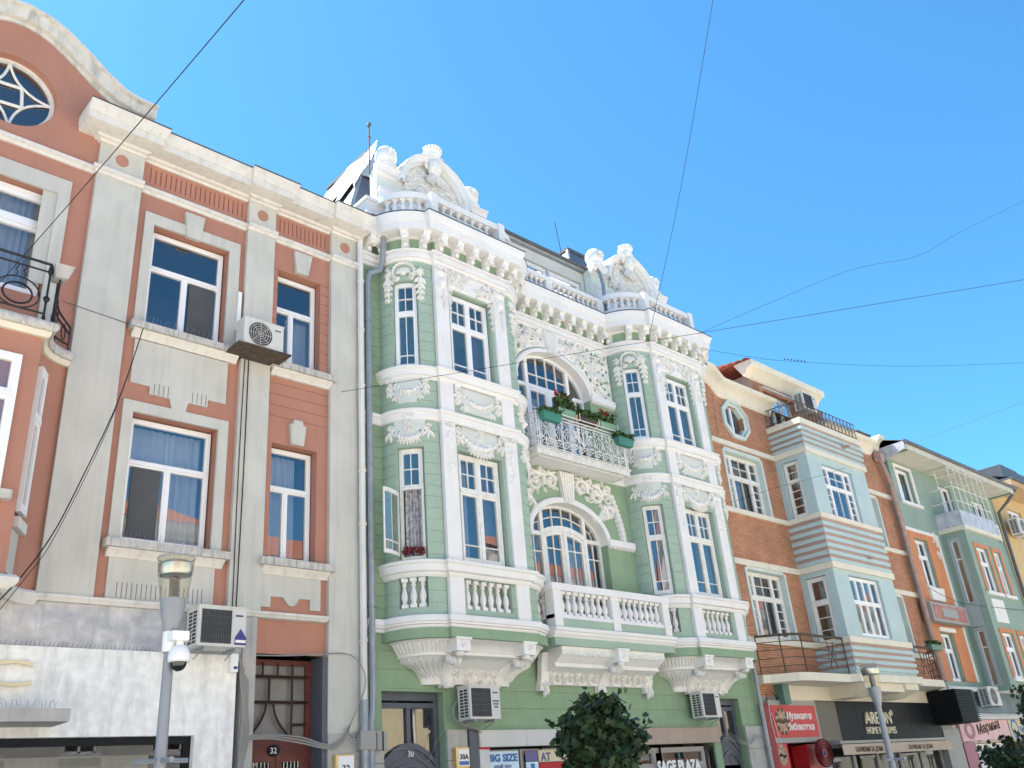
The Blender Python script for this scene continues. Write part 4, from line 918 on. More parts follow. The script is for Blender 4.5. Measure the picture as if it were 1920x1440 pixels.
    for i in range(4):
        x = c-.48+.32*i
        for q in range(7): o.leaf(Mc, x, 3.86, 2*pi*q/7, .105, .036, .055)
        o.blob(Mc, x, 3.86, .035, .035, .075); o.leaf(Mc, x+.13, 3.9, -pi/2, .16, .03, .05); o.drop(Mc, x, 3.76, .09, .07, .04, 1)
    P('rosette_frieze', o, ORN, ft)
    for sd in (-1, 1):
        def Ma(a, z, n):
            pr_ = prof; k = 0
            while k < len(pr_)-2 and pr_[k+1][0] > z: k += 1
            (z0_, kx0, ky0), (z1_, kx1, ky1) = pr_[k], pr_[k+1]; t = max(0, min(1, (z-z0_)/(z1_-z0_) if z1_ != z0_ else 0)); kx, ky = kx0+(kx1-kx0)*t, ky0+(ky1-ky0)*t
            bx_ = sd*(BH+BR*cos(a)); by_ = -BR*sin(a); return (c+bx_*kx+sd*n*cos(a)*.8, by_*ky-n*.8, z)
        for q in range(7):
            a_ = .2+.19*q; o_z = 3.78+.02*(q % 2)
            if q == 0: o = MB()
            o.leaf(Ma, a_, o_z, pi/2, .24, .10, .06); o.leaf(Ma, a_+.09, o_z-.05, pi/2+.3, .2, .07, .05)
        P('acanthus', o, ORN, ft)
        # console: block, ring, S-shaped leg
        x = c+sd*(BH-.20); o = MB(); Mz = yz(x)
        o.box(flat(0), x-.15, x+.15, 4.08, 4.30, .60, .92); o.box(flat(0), x-.175, x+.175, 4.27, 4.31, .58, .95); o.lathe(x, -.80, [(.02, 3.99), (.07, 4.02), (.08, 4.08)], 10)
        sx = -sd*.22
        rg = [(.10, 3.62), (.12, 3.72), (.17, 3.80), (.27, 3.90), (.42, 4.0), (.56, 4.10), (.62, 4.2)]
        o.loft([[(x+sx*(1-i/6)+dx, -(s+ds), z+dz) for dx, ds, dz in ((-.11, -.06, -.03), (.11, -.06, -.03), (.11, .07, .0), (.06, .09, -.03), (0, .10, -.02), (-.06, .09, -.03), (-.11, .07, .0))] for i, (s, z) in enumerate(rg)], True, True)
        o.tube([(x+.10*cos(t), -.60, 4.05+.10*sin(t)) for t in [pi+pi*i/10 for i in range(11)]], [.045, .055, .065, .072, .076, .078, .076, .072, .065, .055, .045], 7)
        for q in range(7): o.leaf(flat(-.66), x-.12+.04*q, 4.02, -pi/2+rr.uniform(-.5, .5), .13, .03, .05)
        for q in range(8): o.leaf(flat(-.16), x+sx+rr.uniform(-.09, .09), 3.74, -pi/2+rr.uniform(-.7, .7), .17, .04, .06)
        o.scroll(flat(-.92), x, 4.19, .07, 0, 1, 1.3, .02, .02)
        P('console', o, ORN, ft)
    # terrace balustrade on top of the bay
    def rb(n): return [(x, y) for x, y in bayarc(c, .06+n, 0)]
    def ring(z0, z1, n0, n1): 
        m_ = MB(); m_.sweep(rb, [(z0, n0), (z0, n1), (z1, n1), (z1, n0)], True); m_.sweep(rb, [(z0, n0), (z1, n0)], False); return m_
    par = P('roof_balustrade', ring(12.86, 13.14, -.2, .0), WHITE, bay)
    P('handrail', ring(13.45, 13.60, -.19, .02), WHITE, par)
    bm = BALR if bi else baluster_mesh(.32, .06, WHITE)
    BALR = bm
    for sd, cx_ in ((-1, lc), (1, rc)):
        for i in range(5):
            a = .35+.95*i/4; I('baluster', bm, (cx_+sd*(BR-.03)*cos(a), -(BR-.03)*sin(a), 13.135), par, rz=-a if sd < 0 else a)
    for i in range(7): I('baluster', bm, (c-.62+1.24*i/6, -.82, 13.135), par)
    for x in (lc+.02, rc-.02):
        q = MB(); q.box(flat(0), x-.09, x+.09, 12.86, 13.62, .72, .97); P('pedestal', q, WHITE, par, False)
    # pediment wall
    py = .32; Mp = flat(py); o = MB(); o.box(Mp, c-1.55, c+1.55, 12.9, 14.86, -.25, 0); pw = P('pediment_wall', o, mat('pale_green_white', (.66, .70, .65), var=.05), gt, False)
    o = MB()
    for a, b in ((-1.5, -1.1), (1.1, 1.5)):
        o.box(Mp, c+a, c+b, 12.95, 14.3, 0, .07); o.box(Mp, c+a-.03, c+b+.03, 14.2, 14.3, .0, .1)
    o.box(Mp, c-1.02, c-.78, 12.95, 13.95, 0, .06); o.box(Mp, c+.78, c+1.02, 12.95, 13.95, 0, .06); o.box(Mp, c-1.1, c+1.1, 13.95, 14.05, 0, .08)
    P('pier', o, WHITE, pw, False)
    o = MB(); pf = [(14.62, 0), (14.64, .06), (14.70, .09), (14.71, .16), (14.80, .18), (14.83, .24), (14.88, .24), (14.92, 0)]
    for a, b in ((-1.62, -.86), (.86, 1.62)): o = MB(); o.mould(Mp, c+a, c+b, pf); P('entablature', o, WHITE, pw)
    o = MB(); N = 24; Ra, zb = .98, 14.62
    arcp = [(c-Ra*cos(pi*i/N), zb+1.02*sin(pi*i/N)) for i in range(N+1)]
    o.prism(Mp, arcp, -.25, .03)
    o.loft([[Mp(c-(Ra+d)*cos(pi*i/N), zb+(1.02+d)*sin(pi*i/N), n) for d, n in ((-.14, .02), (-.14, .10), (-.10, .13), (-.08, .2), (.0, .22), (.04, .28), (.07, .28), (.08, -.25))] for i in range(N+1)])
    P('segmental_pediment', o, WHITE, pw)
    o = MB()
    for i in range(130):
        t = rr.uniform(0, pi); r = Ra*.84*sqrt(rr.random()); x = c+r*cos(t); z = zb+r*sin(t)*.95-.02
        if z < 14.45: continue
        if rr.random() < .35: o.scroll(Mp, x, z, rr.uniform(.05, .11), rr.uniform(0, 6), rr.choice((-1, 1)), 1.3, .025, .07, .02)
        else: o.leaf(Mp, x, z, rr.uniform(0, 6.28), rr.uniform(.12, .22), .04, .08, rr.uniform(-1, 1), .02)
    for i in range(60):
        x = c+rr.uniform(-.75, .75); z = rr.uniform(14.05, 14.7); o.leaf(Mp, x, z, -pi/2+rr.uniform(-1, 1), rr.uniform(.15, .25), .045, .12, rr.uniform(-.7, .7), .05)
    P('relief', o, ORN, pw)
    # bearded mask and crown
    hd = MB(); Y0 = py-.16; hz = 15.45
    rings = []
    for i in range(9):
        ph = -pi/2+pi*i/8; rings.append([(c+.19*cos(ph)*cos(2*pi*j/14), Y0-.20*cos(ph)*sin(2*pi*j/14)*(1 if sin(2*pi*j/14) > 0 else .5)-.0, hz+.27*sin(ph)) for j in range(14)])
    hd.loft(rings, True)
    Mh = lambda s, z, n: (c+s, Y0-.17*sqrt(max(.05, 1-(s/.22)**2-((z-hz)/.32)**2))-n, z)
    hd.leaf(Mh, 0, hz+.06, -pi/2, .16, .035, .07); hd.blob(Mh, 0, hz-.09, .045, .04, .05)
    for sg in (-1, 1):
        hd.band(Mh, [(sg*.03, hz+.075), (sg*.09, hz+.095), (sg*.15, hz+.06)], .018, .03); hd.blob(Mh, sg*.085, hz+.03, .035, .022, .02); hd.blob(Mh, sg*.1, hz-.06, .05, .05, .025)
    hd.band(Mh, [(-.07, hz-.145), (0, hz-.13), (.07, hz-.145)], .014, .025); hd.band(Mh, [(-.06, hz-.175), (0, hz-.185), (.06, hz-.175)], .015, .025)
    P('mask', hd, ORN, pw)
    hr = MB(); Mr = flat(Y0-.02)
    for i in range(22): a = -.25+(pi+.5)*i/21; hr.leaf(Mr, c+.19*cos(a), hz+.1+.2*sin(a), a+rr.uniform(-.5, .5), .2, .05, .08, rr.uniform(-1, 1))
    for i in range(9): hr.leaf(Mr, c+rr.uniform(-.14, .14), hz-.2, -pi/2+rr.uniform(-.6, .6), .32, .05, .1)
    hr.lathe(c, Y0+.05, [(.16, hz+.24), (.2, hz+.36), (.17, hz+.42), (.21, hz+.52), (.12, hz+.58)], 12)
    for i in range(10): hr.blob(lambda s, z, n: (c+(.2+n)*cos(s), Y0+.05-(.2+n)*sin(s), z), pi*i/9, hz+.54, .18, .07, .06, 6)
    P('crown_and_beard', hr, ORN, pw)
    for sg in (-1, 1):
        o = MB(); x = c+sg*1.24; o.lathe(x, py+.05, [(.26, 14.92), (.27, 15.0), (.16, 15.04), (.15, 15.08), (.23, 15.16), (.26, 15.28), (.245, 15.40), (.17, 15.52), (.05, 15.56)], 14)
        for q in range(7): o.leaf(flat(py-.2), x, 15.3, 2*pi*q/7, .12, .04, .05)
        P('urn', o, WHITE, pw)
    # pavilion roof
    o = MB(); b0 = [(c-2.1, .55), (c+2.1, .55), (c+2.1, 4.2), (c-2.1, 4.2)]; b1 = [(c-.95, 1.55), (c+.95, 1.55), (c+.95, 3.2), (c-.95, 3.2)]
    o.loft([[(x, y, 13.1) for x, y in b0], [(c+(x-c)*.93, 2.37+(y-2.37)*.93, 13.9) for x, y in b0], [(x, y, 16.35) for x, y in b1]], True, True)
    rf = P('pavilion_roof', o, LEAD, gt, False)
    o = MB(); o.box(horiz(16.3), b1[0][0]-.06, b1[1][0]+.06, 1.48, 3.28, 0, .09); P('roof_curb', o, GUTD, rf, False)
    for sx_ in (-1, 1):
        o = MB(); o.tube([(c+sx_*2.1, .56, 13.1), (c+sx_*1.95, .68, 13.9), (c+sx_*.95, 1.54, 16.34)], .05, 6); P('ridge', o, GUTG, rf)
tb = MB(); c = BAYS[0]; rows = []
for i in range(13):
    t = i/12; row = []
    for j in range(9):
        q = j/8; z = 14.55+.35*sin(j*1.9)*(1-t)+.5*q*(1-t)+t*1.72; k = (z-13.9)/2.45; xl = c-1.953+k*1.003; y = .9+q*2.6*(1-.35*k)
        row.append((xl-.05-.03*rr.random()-.03*sin(j*1.3+i*.6), y, z))
    rows.append(row)
tb.loft(rows); tb2 = []
for i in range(13):
    t = i/12; z = 15.2+t*1.0; k = (z-13.9)/2.45; xl = c-1.953+k*1.003; yf = .68+k*.87; tb2.append([(xl-.03, yf-.04, z), (xl+.25+.1*sin(i*2.), yf-.07-.03*rr.random(), z), (xl+.45+.15*sin(i*1.7), yf-.04, z)])
tb.loft(tb2); ONE('roof_tarpaulin', tb, TARP, 'crumpled white tarpaulin over the left slope of the slate pavilion roof', 'tarpaulin')
sp = MB(); sp.tube([(9.5, .55, 14.8), (9.5, .55, 16.25)], .02, 6); sp.blob(flat(.53), 9.5, 15.85, .05, .03, .03); sp.box(flat(.55), 9.46, 9.54, 16.2, 16.27, -.04, .04)
ONE('roof_spike', sp, GUTD, 'thin dark finial rod standing behind the left stone urn', 'finial', smooth=False)
sp = MB(); sp.tube([(16.9, 1.5, 15.9), (16.75, 1.5, 17.1)], .012, 5); ONE('roof_aerial', sp, GUTD, 'thin aerial above the right hand pavilion roof', 'aerial')
# continuous mouldings
mb = MB(); mb.sweep(gplan, [(11.88, 0), (11.89, .035), (11.94, .05), (11.95, .09), (12.02, .10), (12.03, .06), (12.08, .065), (12.09, .11), (12.13, .12), (12.15, 0)]); P('frieze_moulding', mb, WHITE, gt)
fz = MB(); fz.sweep(gplan, [(12.12, .005), (12.48, .005)], False); P('frieze', fz, GREEN, gt)
mb = MB(); mb.sweep(gplan, [(12.42, 0), (12.425, .03), (12.48, .04), (12.485, .30), (12.49, .325), (12.66, .335), (12.665, .35), (12.72, .365), (12.80, .40), (12.85, .405), (12.86, 0)]); co = P('cornice', mb, WHITE, gt)
mb = MB(); mb.sweep(gplan, [(12.861, 0), (12.861, .415), (12.876, .415), (12.96, -.1)]); P('flashing', mb, LEAD, co)
mb = MB(); mb.poly([(x, y, 12.93) for x, y in gplan(-.08)]+[(XR, .6, 12.93), (XL, .6, 12.93)]); P('terrace_deck', mb, LEAD, gt, False)
mb = MB(); mb.sweep(gplan, [(8.34, 0), (8.35, .03), (8.38, .04), (8.48, .045), (8.49, .07), (8.53, .085), (8.555, .085), (8.57, 0)]); P('string_course', mb, WHITE, gt)
mb = MB(); mb.sweep(gplan, [(4.47, 0), (4.475, .05), (4.53, .06), (4.535, .10), (4.57, .105), (4.575, .13), (4.655, .14), (4.68, .13), (4.69, 0)]); P('string_course', mb, WHITE, gt)
# modillions
def mods(pts):
    for x, y, rz in pts: I('modillion', modm, (x, y, 12.155), co, rz=rz, sc=(1, .78, 1))
pts = [(9.0, -.005, 0)]+[(12.98+.40*i, -.005, 0) for i in range(9)]+[(20.05, -.005, 0), (20.38, -.005, 0)]
for c in BAYS:
    for x in (-.86, -.43, 0, .43, .86): pts.append((c+x, -.855, 0))
    for sd in (-1, 1):
        for a in (.22, .86, 1.32): pts.append((c+sd*(BH+BR*cos(a)), -BR*sin(a), (-1 if sd < 0 else 1)*(pi/2-a)))
mods(pts)
# centre roof balustrade and attic
o = MB(); o.box(M0, 12.95, 16.3, 12.9, 13.02, .0, .2); o.box(M0, 12.95, 16.3, 13.32, 13.43, -.01, .21)
for x in (12.95, 14.2, 16.1): o.box(M0, x, x+.22, 13.02, 13.32, .005, .2)
par = P('roof_balustrade', o, WHITE, gt, False)
for a, b, k in ((13.2, 14.18, 6), (14.45, 16.08, 9)):
    for i in range(k): I('baluster', BALR, (a+(b-a)*(i+.5)/k, -.1, 13.0), par)
at = wall(flat(.6), 12.6, 16.9, 12.9, 14.78, [(12.7, 13.75, 13.75, 14.45), (14.05, 15.2, 13.75, 14.45), (15.25, 16.5, 13.75, 14.45)], rd=.15); att = P('attic_wall', at, mat('attic_plaster', (.60, .60, .55), var=.05), gt, False)
for a, b in ((12.7, 13.75), (14.05, 15.2), (15.25, 16.5)): window(att, flat(.6), a+.02, b-.02, 13.77, 14.43, -.06, [(1, [(1, 1, 1)])], fw=.05, sw=.05, curt=[(.05, .95, .02, .98, BLIND)] if a < 15 else None)
o = MB(); o.mould(flat(.6), 12.5, 17.2, [(14.80, 0), (14.80, .10), (14.83, .13), (14.88, .14), (14.90, .14), (14.92, .1), (14.96, -.6)]); P('attic_eaves', o, GUTG, att)
o = MB(); o.tube([(12.5, .42, 14.86), (17.2, .42, 14.86)], .045, 8); P('attic_gutter', o, GUTD, att)
pipe('attic_downpipe', [(16.75, .2, 14.84), (16.75, .1, 14.6), (16.72, .02, 14.2), (16.6, -.05, 13.3), (16.62, -.45, 12.97), (16.9, -.9, 12.96), (17.2, -1.05, 12.95)], .05, GUTG, gt)
o = MB(); o.box(flat(0), 9.0, 9.6, 12.93, 13.5, -.5, .05); o.box(flat(0), 8.95, 9.65, 13.5, 13.58, -.55, .1); P('roof_pedestal', o, WHITE, gt, False)
# iron balcony
bx0, bx1, by = 12.90, 15.93, -.60
o = MB(); o.box(M0, bx0, bx1, 8.35, 8.50, 0, .60); o.box(M0, bx0-.02, bx1+.02, 8.47, 8.51, .0, .63); ib = P('balcony_slab', o, mat('aged_white_slab', (.66, .65, .61), var=.12, scale=8, streak=.3), gt, False)
o = MB(); o.box(M0, bx0+.12, bx1-.12, 8.335, 8.352, .1, .5); P('soffit_panel', o, WHITE, ib, False)
o = MB(); z0, z1 = 8.55, 9.33
for a, b in (((bx0+.04, by), (bx1-.04, by)), ((bx0+.04, by), (bx0+.04, -.02)), ((bx1-.04, by), (bx1-.04, -.02))):
    for z in (z0, z0+.20, z1-.08, z1): o.tube([(*a, z), (*b, z)], .016 if z == z1 else .011, 5)
rl2 = P('balcony_railing', o, WIRON, gt)
for x in (bx0+.04, bx1-.04):
    o = MB()
    for dx, dy in ((0, 0), (.07*(1 if x < 14 else -1), 0), (0, .07)): o.tube([(x+dx, by+dy, 8.5), (x+dx, by+dy, z1+.02)], .014, 5)
    P('post', o, WIRON, rl2)
def motif(kind):
    o = MB(); w = .12
    if kind == 0:
        for sg in (-1, 1):
            o.tube([(sg*w*sin(pi*t)*1.0, 0, .20+.36*t) for t in [i/8 for i in range(9)]], .010, 4)
            o.tube([(sg*(.03+.05*sin(pi*t)), 0, .22+.2*t) for t in [i/6 for i in range(7)]], .009, 4)
            o.tube([(sg*(.10-.055*cos(t)), 0, .60+.055*sin(t)) for t in [i*.7 for i in range(8)]], .009, 4)
        o.tube([(0, 0, .2), (0, 0, .70)], .008, 4); o.tube([(w, 0, .0), (w, 0, .70)], .008, 4)
    else:
        for sg in (-1, 1):
            o.tube([(sg*.06-sg*.055*cos(t)*(1-.08*i), 0, .10+.07*sin(t)*(1-.08*i)) for i, t in enumerate([j*.7 for j in range(9)])], .011, 4)
            o.tube([(sg*(.115-.02*sin(pi*t)), 0, .2*t) for t in [i/5 for i in range(6)]], .009, 4)
    return mesh_of('railing_scroll', o, WIRON)
mt0, mt1 = motif(0), motif(1)
o = MB()
for sg in (-1, 1):
    for q in range(3): o.tube([(sg*(.02+.10*q)*t*1.5, 0, .22+.45*t-.05*q*t) for t in [i/6 for i in range(7)]], .013, 4); o.tube([(sg*(.13+.07*q)+.05*cos(t), 0, .6-.12*q+.05*sin(t)) for t in [i*.6 for i in range(10)]], .010, 4)
mtc = mesh_of('railing_scroll', o, WIRON)
for i in range(11):
    x = bx0+.2+(bx1-bx0-.4)*i/10
    I('railing_scroll', mtc if i == 5 else mt0, (x, by, 8.55), rl2)
    I('railing_scroll', mt1, (x, by, 8.55), rl2)
for j in range(2):
    for x in (bx0+.04, bx1-.04):
        for m_ in (mt0, mt1): I('railing_scroll', m_, (x, -.45+.24*j, 8.55), rl2, rz=pi/2)
# stone balcony below
o = MB(); sx0, sx1, sy = 12.72, 16.5, .74
o.mould(M0, sx0, sx1, [(4.49, 0), (4.49, sy-.03), (4.53, sy-.01), (4.55, sy+.02), (4.60, sy+.03), (4.605, sy+.06), (4.675, sy+.07), (4.685, sy), (4.70, 0)]); sb = P('stone_balcony', o, WHITE, gt)
o = MB(); o.box(M0, sx0+.03, sx1-.03, 4.34, 4.49, 0, sy-.02); P('apron_band', o, mats_g, sb, False)
o = MB(); o.box(M0, sx0+.1, sx1-.1, 4.70, 4.86, sy-.2, sy-.03); P('plinth', o, mats_g, sb, False)
o = MB(); o.box(M0, sx0+.06, sx1-.06, 4.86, 4.93, sy-.22, sy-.01); o.box(M0, sx0+.04, sx1-.04, 5.40, 5.54, sy-.24, sy+.02)
for a in (sx0+.06, sx1-.22): o.box(M0, a, a+.16, 4.86, 4.93, 0, sy-.22); o.box(M0, a-.02, a+.18, 5.40, 5.54, 0, sy-.24)
P('handrail', o, WHITE, sb, False)
for a in (sx0+.10, sx1-.22): one_box('side_plinth', M0, (a, a+.12, 4.70, 4.86, 0, sy-.2), mats_g, sb)
for x in (sx0+.07, CX-.11, sx1-.29):
    o = MB(); o.box(M0, x, x+.22, 4.70, 5.40, sy-.23, sy+.0); o.box(M0, x-.01, x+.23, 4.86, 4.94, sy-.235, sy+.012); P('pedestal', o, WHITE, sb, False)
bm = baluster_mesh(.47, .07, WHITE)
for a, b in ((sx0+.31, CX-.13), (CX+.13, sx1-.31)):
    for i in range(8): I('baluster', bm, (a+(b-a)*(i+.5)/8, -sy+.115, 4.93), sb)
for i in range(3): I('baluster', bm, (sx0+.14, -.12-.14*i, 4.93), sb); I('baluster', bm, (sx1-.14, -.12-.14*i, 4.93), sb)
o = MB(); pr = [(4.34, 0), (4.34, .66), (4.28, .64), (4.25, .66), (4.16, .60), (4.08, .46), (4.06, .42), (4.03, .44), (3.99, .44), (3.97, .36), (3.94, .30), (3.92, .2), (3.90, .17), (3.84, .14), (3.74, .10), (3.70, .11), (3.70, 0)]
o.mould(M0, 12.98, 16.15, pr); cb = P('corbel_moulding', o, ORN, sb)
o = MB(); Mc = lambda s, z, n: (s, -.11-max(0, z-3.72)*.35-n, z)
for i in range(9):
    x = 13.15+.355*i
    if abs(x-CX) < .16: continue
    for q in range(7): o.leaf(Mc, x, 3.87, 2*pi*q/7, .10, .034, .055)
    o.blob(Mc, x, 3.87, .035, .035, .07); o.drop(Mc, x+.17, 3.90, .15, .06, .04, 2); o.drop(Mc, x, 3.78, .08, .05, .03, 1)
P('rosette_frieze', o, ORN, cb)
o = MB()
for i in range(44):
    x = 13.05+3.0*i/43; o.blob(lambda s, z, n: (s, -.645-n+.25*(4.24-z), z), x, 4.2, .03, .045, .02, 6)
P('egg_moulding', o, ORN, cb)
for x, full_ in ((12.95, 0), (CX, 1), (16.13, 0)):
    o = MB()
    if full_:
        o.box(M0, x-.15, x+.15, 4.08, 4.32, .50, .80); o.box(M0, x-.175, x+.175, 4.30, 4.34, .48, .83); o.lathe(x, -.7, [(.02, 3.98), (.065, 4.02), (.075, 4.08)], 10); o.scroll(flat(-.80), x, 4.2, .08, 0, 1, 1.3, .02, .02)
        o.tube([(x+.10*cos(t), -.52, 4.05+.1*sin(t)) for t in [pi+pi*i/10 for i in range(11)]], [.045, .055, .065, .072, .076, .078, .076, .072, .065, .055, .045], 7)
        for q in range(7): o.leaf(flat(-.58), x-.12+.04*q, 4.02, -pi/2+rr.uniform(-.5, .5), .13, .03, .05)
    rg = [(.06, 3.58), (.08, 3.70), (.13, 3.80), (.22, 3.90), (.36, 4.0), (.48, 4.12), (.54, 4.25)] if full_ else [(.05, 3.58), (.06, 3.70), (.1, 3.80), (.13, 3.95), (.15, 4.1), (.2, 4.28)]
    o.loft([[(x+dx, -(s+ds), z) for dx, ds in ((-.11, -.06), (.11, -.06), (.11, .06), (.05, .085), (0, .07), (-.05, .085), (-.11, .06))] for s, z in rg], True, True)
    for q in range(9): o.leaf(flat(-.13), x+rr.uniform(-.07, .07), 3.62+.07*q*.8, -pi/2+rr.uniform(-.5, .5) if q < 4 else pi/2+rr.uniform(-.6, .6), .18, .045, .06)
    P('console', o, ORN, sb)
# ground floor of the green house
def house_door(x0, x1, nm, num):
    Md = flat(.18); fr = MB()
    for a in ((x0, x0+.09, 0, 3.53), (x1-.09, x1, 0, 3.53), (x0+.09, x1-.09, 3.40, 3.53), (x0+.09, x1-.09, 3.28, 3.36)): fr.box(Md, *a, -.08, .03)
    c = (x0+x1)/2; hw = (x1-x0)/2-.09
    ar = lambda x, z0, h: z0+h*(1-((x-c)/hw)**2)
    xs = [x0+.09+(2*hw)*i/14 for i in range(15)]
    for zz, t, n in ((2.62, .10, .05), (2.46, .05, .035), (2.34, .06, .05)):
        fr.loft([[Md(x, ar(x, zz-.28, .28), -.05), Md(x, ar(x, zz-.28, .28), n), Md(x, ar(x, zz-.28, .28)+t, n), Md(x, ar(x, zz-.28, .28)+t, -.05)] for x in xs], True, True)
    fr.loft([[Md(x, ar(x, 2.02, .28), .02), Md(x, ar(x, 2.44, .28), .02)] for x in xs])
    fr.box(Md, c-.04, c+.04, 2.62, 3.28, -.06, .03)
    o = P('house_door', fr, DOORG, gt, False)
    pane(Md, x0+.09, c-.04, 2.4, 3.3, -.02, o); pane(Md, c+.04, x1-.09, 2.4, 3.3, -.02, o)
    for a, b in ((x0+.09, c-.01), (c+.01, x1-.09)):
        l = wall(Md, a, b, 0, 2.08, [(a+.13, b-.13, 1.2, 1.95)], rd=.05); lf = P('door_leaf', l, DOORG, o, False)
        pane(flat(.22), a+.13, b-.13, 1.2, 1.95, 0, o); l = MB(); l.box(Md, a+.12, b-.12, .25, .95, 0, .03); P('door_panel', l, DOORG, o, False); l = MB()
        l.loft([[Md(x, 2.0, .0), Md(x, max(2.0, ar(x, 2.06, .28)), .0)] for x in [a+(b-a)*i/6 for i in range(7)]]); P('door_head', l, DOORG, o, False)
    one_box('hall_wall', flat(1.6), (x0-.2, x1+.2, 0, 3.7, -.05, 0), mat('hall_ochre', (.36, .26, .15)), gt)
    if num: txt(num, Md, c-.06, 2.50, .055, .13, SIGNW, o)
house_door(9.22, 10.5, 'a', '30'); house_door(18.64, 19.6, 'b', None)
for a, b in ((XL, 9.2), (10.52, 10.98), (19.62, XR)):
    for z0, z1 in ((0, .95), (.96, 1.9), (1.91, 2.4), (2.41, 2.9)): one_box('stone_block', M0, (a+.004, b-.004, z0, z1, 0, .06), LIME, gt)
one_box('grey_pier', M0, (11.0, 11.2, 0, 2.9, 0, .09), DOORG, gt)
sh = T('corner_shop', (14.5, -.05, 0), 'row of shop windows with white and taupe fascia boards under the green house', 'shopfront')
for a, b, m in ((11.21, 12.35, SIGNW), (12.36, 13.6, SIGNW), (13.61, 14.9, SIGNW), (14.95, 18.42, TAUPE)): one_box('fascia_panel', M0, (a, b, 2.60 if m is SIGNW else 2.56, 2.88, -.05, .13), m if m is TAUPE else mat('white_fascia', (.56, .555, .53), var=.06), sh)
one_box('pilaster', M0, (11.21, 11.44, 0, 2.58, -.1, .1), mat('white_fascia', (.56, .555, .53)), sh); one_box('trim', M0, (11.21, 11.46, 2.56, 2.595, .1, .108), REDP, sh)
window(sh, flat(.05), 11.46, 12.28, .4, 2.56, 0, [(1, [(1, 1, 1)])], m=LAMB, glass=SHOPG, name='shop_window'); window(sh, flat(.05), 12.32, 14.3, .4, 2.56, 0, [(1, [(.55, 1, 1), (.45, 1, 1)])], m=LAMB, glass=SHOPG, name='shop_window')
window(sh, flat(.05), 15.0, 18.0, .4, 2.5, 0, [(.16, [(.4, 1, 1), (.6, 1, 1)]), (.84, [(.4, 1, 1), (.6, 1, 1)])], m=LAMB, glass=SHOPG, name='shop_window'); window(sh, flat(.05), 18.02, 18.36, .1, 2.5, 0, [(1, [(1, 1, 1)])], m=SIGNK, glass=SHOPG, name='shop_window')
one_box('pier', M0, (14.3, 14.95, 0, 2.56, -.1, .08), LIME, sh)
one_box('added_dark_panel', flat(.9), (11.3, 18.4, 0, 2.9, -.05, 0), mat('dark_shop_interior', (.06, .055, .05), var=.3), sh)  # added dark sheet, paints the unlit depth of the shop
one_box('ceiling_band', flat(.6), (15.0, 18.0, 2.1, 2.3, 0, .05), mat('terracotta_trim', (.40, .14, .08)), sh)
Ms = flat(.0); ps = T('big_size_poster', (11.85, -.02, 2.0), 'pale blue poster reading BIG SIZE small size in a shop window', 'poster')
one_box('sheet', Ms, (11.47, 12.22, 1.6, 2.53, 0, .006), SIGNC, ps)
txt('BIG SIZE', Ms, 11.47, 2.36, .006, .17, BLUEP, ps, width=.72, bold=.008); txt('small size', Ms, 11.60, 2.25, .006, .10, NAVYP, ps, width=.42); txt('БОЛЬШИЕ', Ms, 11.47, 2.08, .006, .17, REDP, ps, width=.74, bold=.008)
ps = T('notice_poster', (12.6, -.02, 2.0), 'purple and pale blue poster beside the BIG SIZE poster', 'poster')
one_box('header', Ms, (12.40, 12.72, 2.34, 2.53, 0, .006), PURPP, ps); one_box('sheet', Ms, (12.40, 12.72, 1.6, 2.33, 0, .006), SIGNC, ps); one_box('figure', Ms, (12.52, 12.62, 1.8, 2.30, .007, .009), BLUEP, ps)
ps = T('yellow_poster', (13.0, -.02, 2.0), 'cream poster with purple capitals partly hidden by the maple', 'poster')
one_box('sheet', Ms, (12.74, 13.6, 2.32, 2.53, 0, .006), mat('cream_print', (.62, .56, .38)), ps); txt('ATELIER'[:2], Ms, 12.80, 2.34, .006, .2, PURPP, ps, bold=.006); one_box('stripe', Ms, (12.74, 13.6, 2.1, 2.31, 0, .006), REDP, ps)
ss_ = T('sage_plaza_lettering', (16.9, 0, 2.1), 'white cut out words SAGE PLAZA on dark shop glass', 'sign'); txt('SAGE PLAZA', Ms, 16.18, 2.02, .03, .30, SIGNW, ss_, width=1.5, bold=.012)
lb = T('house_number_lantern', (10.75, -.1, 2.2), 'yellow framed house number 30A light box by blue grey door', 'sign')
one_box('box_case', flat(-.06), (10.62, 10.92, 2.28, 2.60, 0, .1), GOLD, lb); one_box('face', flat(-.161), (10.67, 10.91, 2.31, 2.57, 0, .004), SIGNW, lb); one_box('stripe', flat(-.166), (10.68, 10.90, 2.32, 2.38, 0, .003), BLUEP, lb); txt('30A', flat(-.167), 10.69, 2.41, 0, .12, BLACKP, lb)
jb = T('junction_box', (8.6, -.1, 2.6), 'pale grey cable junction box clipped to the party wall downpipe', 'junction box'); one_box('box_case', flat(-.1), (8.62, 8.92, 2.6, 2.88, 0, .14), LAMB, jb); one_box('lid', flat(-.24), (8.63, 8.91, 2.61, 2.87, 0, .008), LAMB, jb)
jb = T('junction_box', (9.05, -.1, 2.6), 'pale junction box tied with black cable left of door 30', 'junction box'); one_box('box_case', flat(-.06), (8.98, 9.18, 2.6, 2.86, 0, .12), LAMB, jb); one_box('cable_tie', flat(-.18), (9.08, 9.10, 2.58, 2.88, 0, .01), BLACKP, jb)
pipe('downpipe', [(9.22, -.30, 12.49), (9.22, -.28, 12.0), (9.20, -.20, 11.72), (8.98, -.14, 11.6), (8.93, -.14, 11.4), (8.93, -.14, 8), (8.93, -.14, 5), (8.93, -.14, 3.4), (8.9, -.17, 3.2), (8.87, -.17, 3.0), (8.87, -.17, .1)], .06, GUTG, gt, [(8.93, -.14, z) for z in (10.5, 7.5, 4.9)])
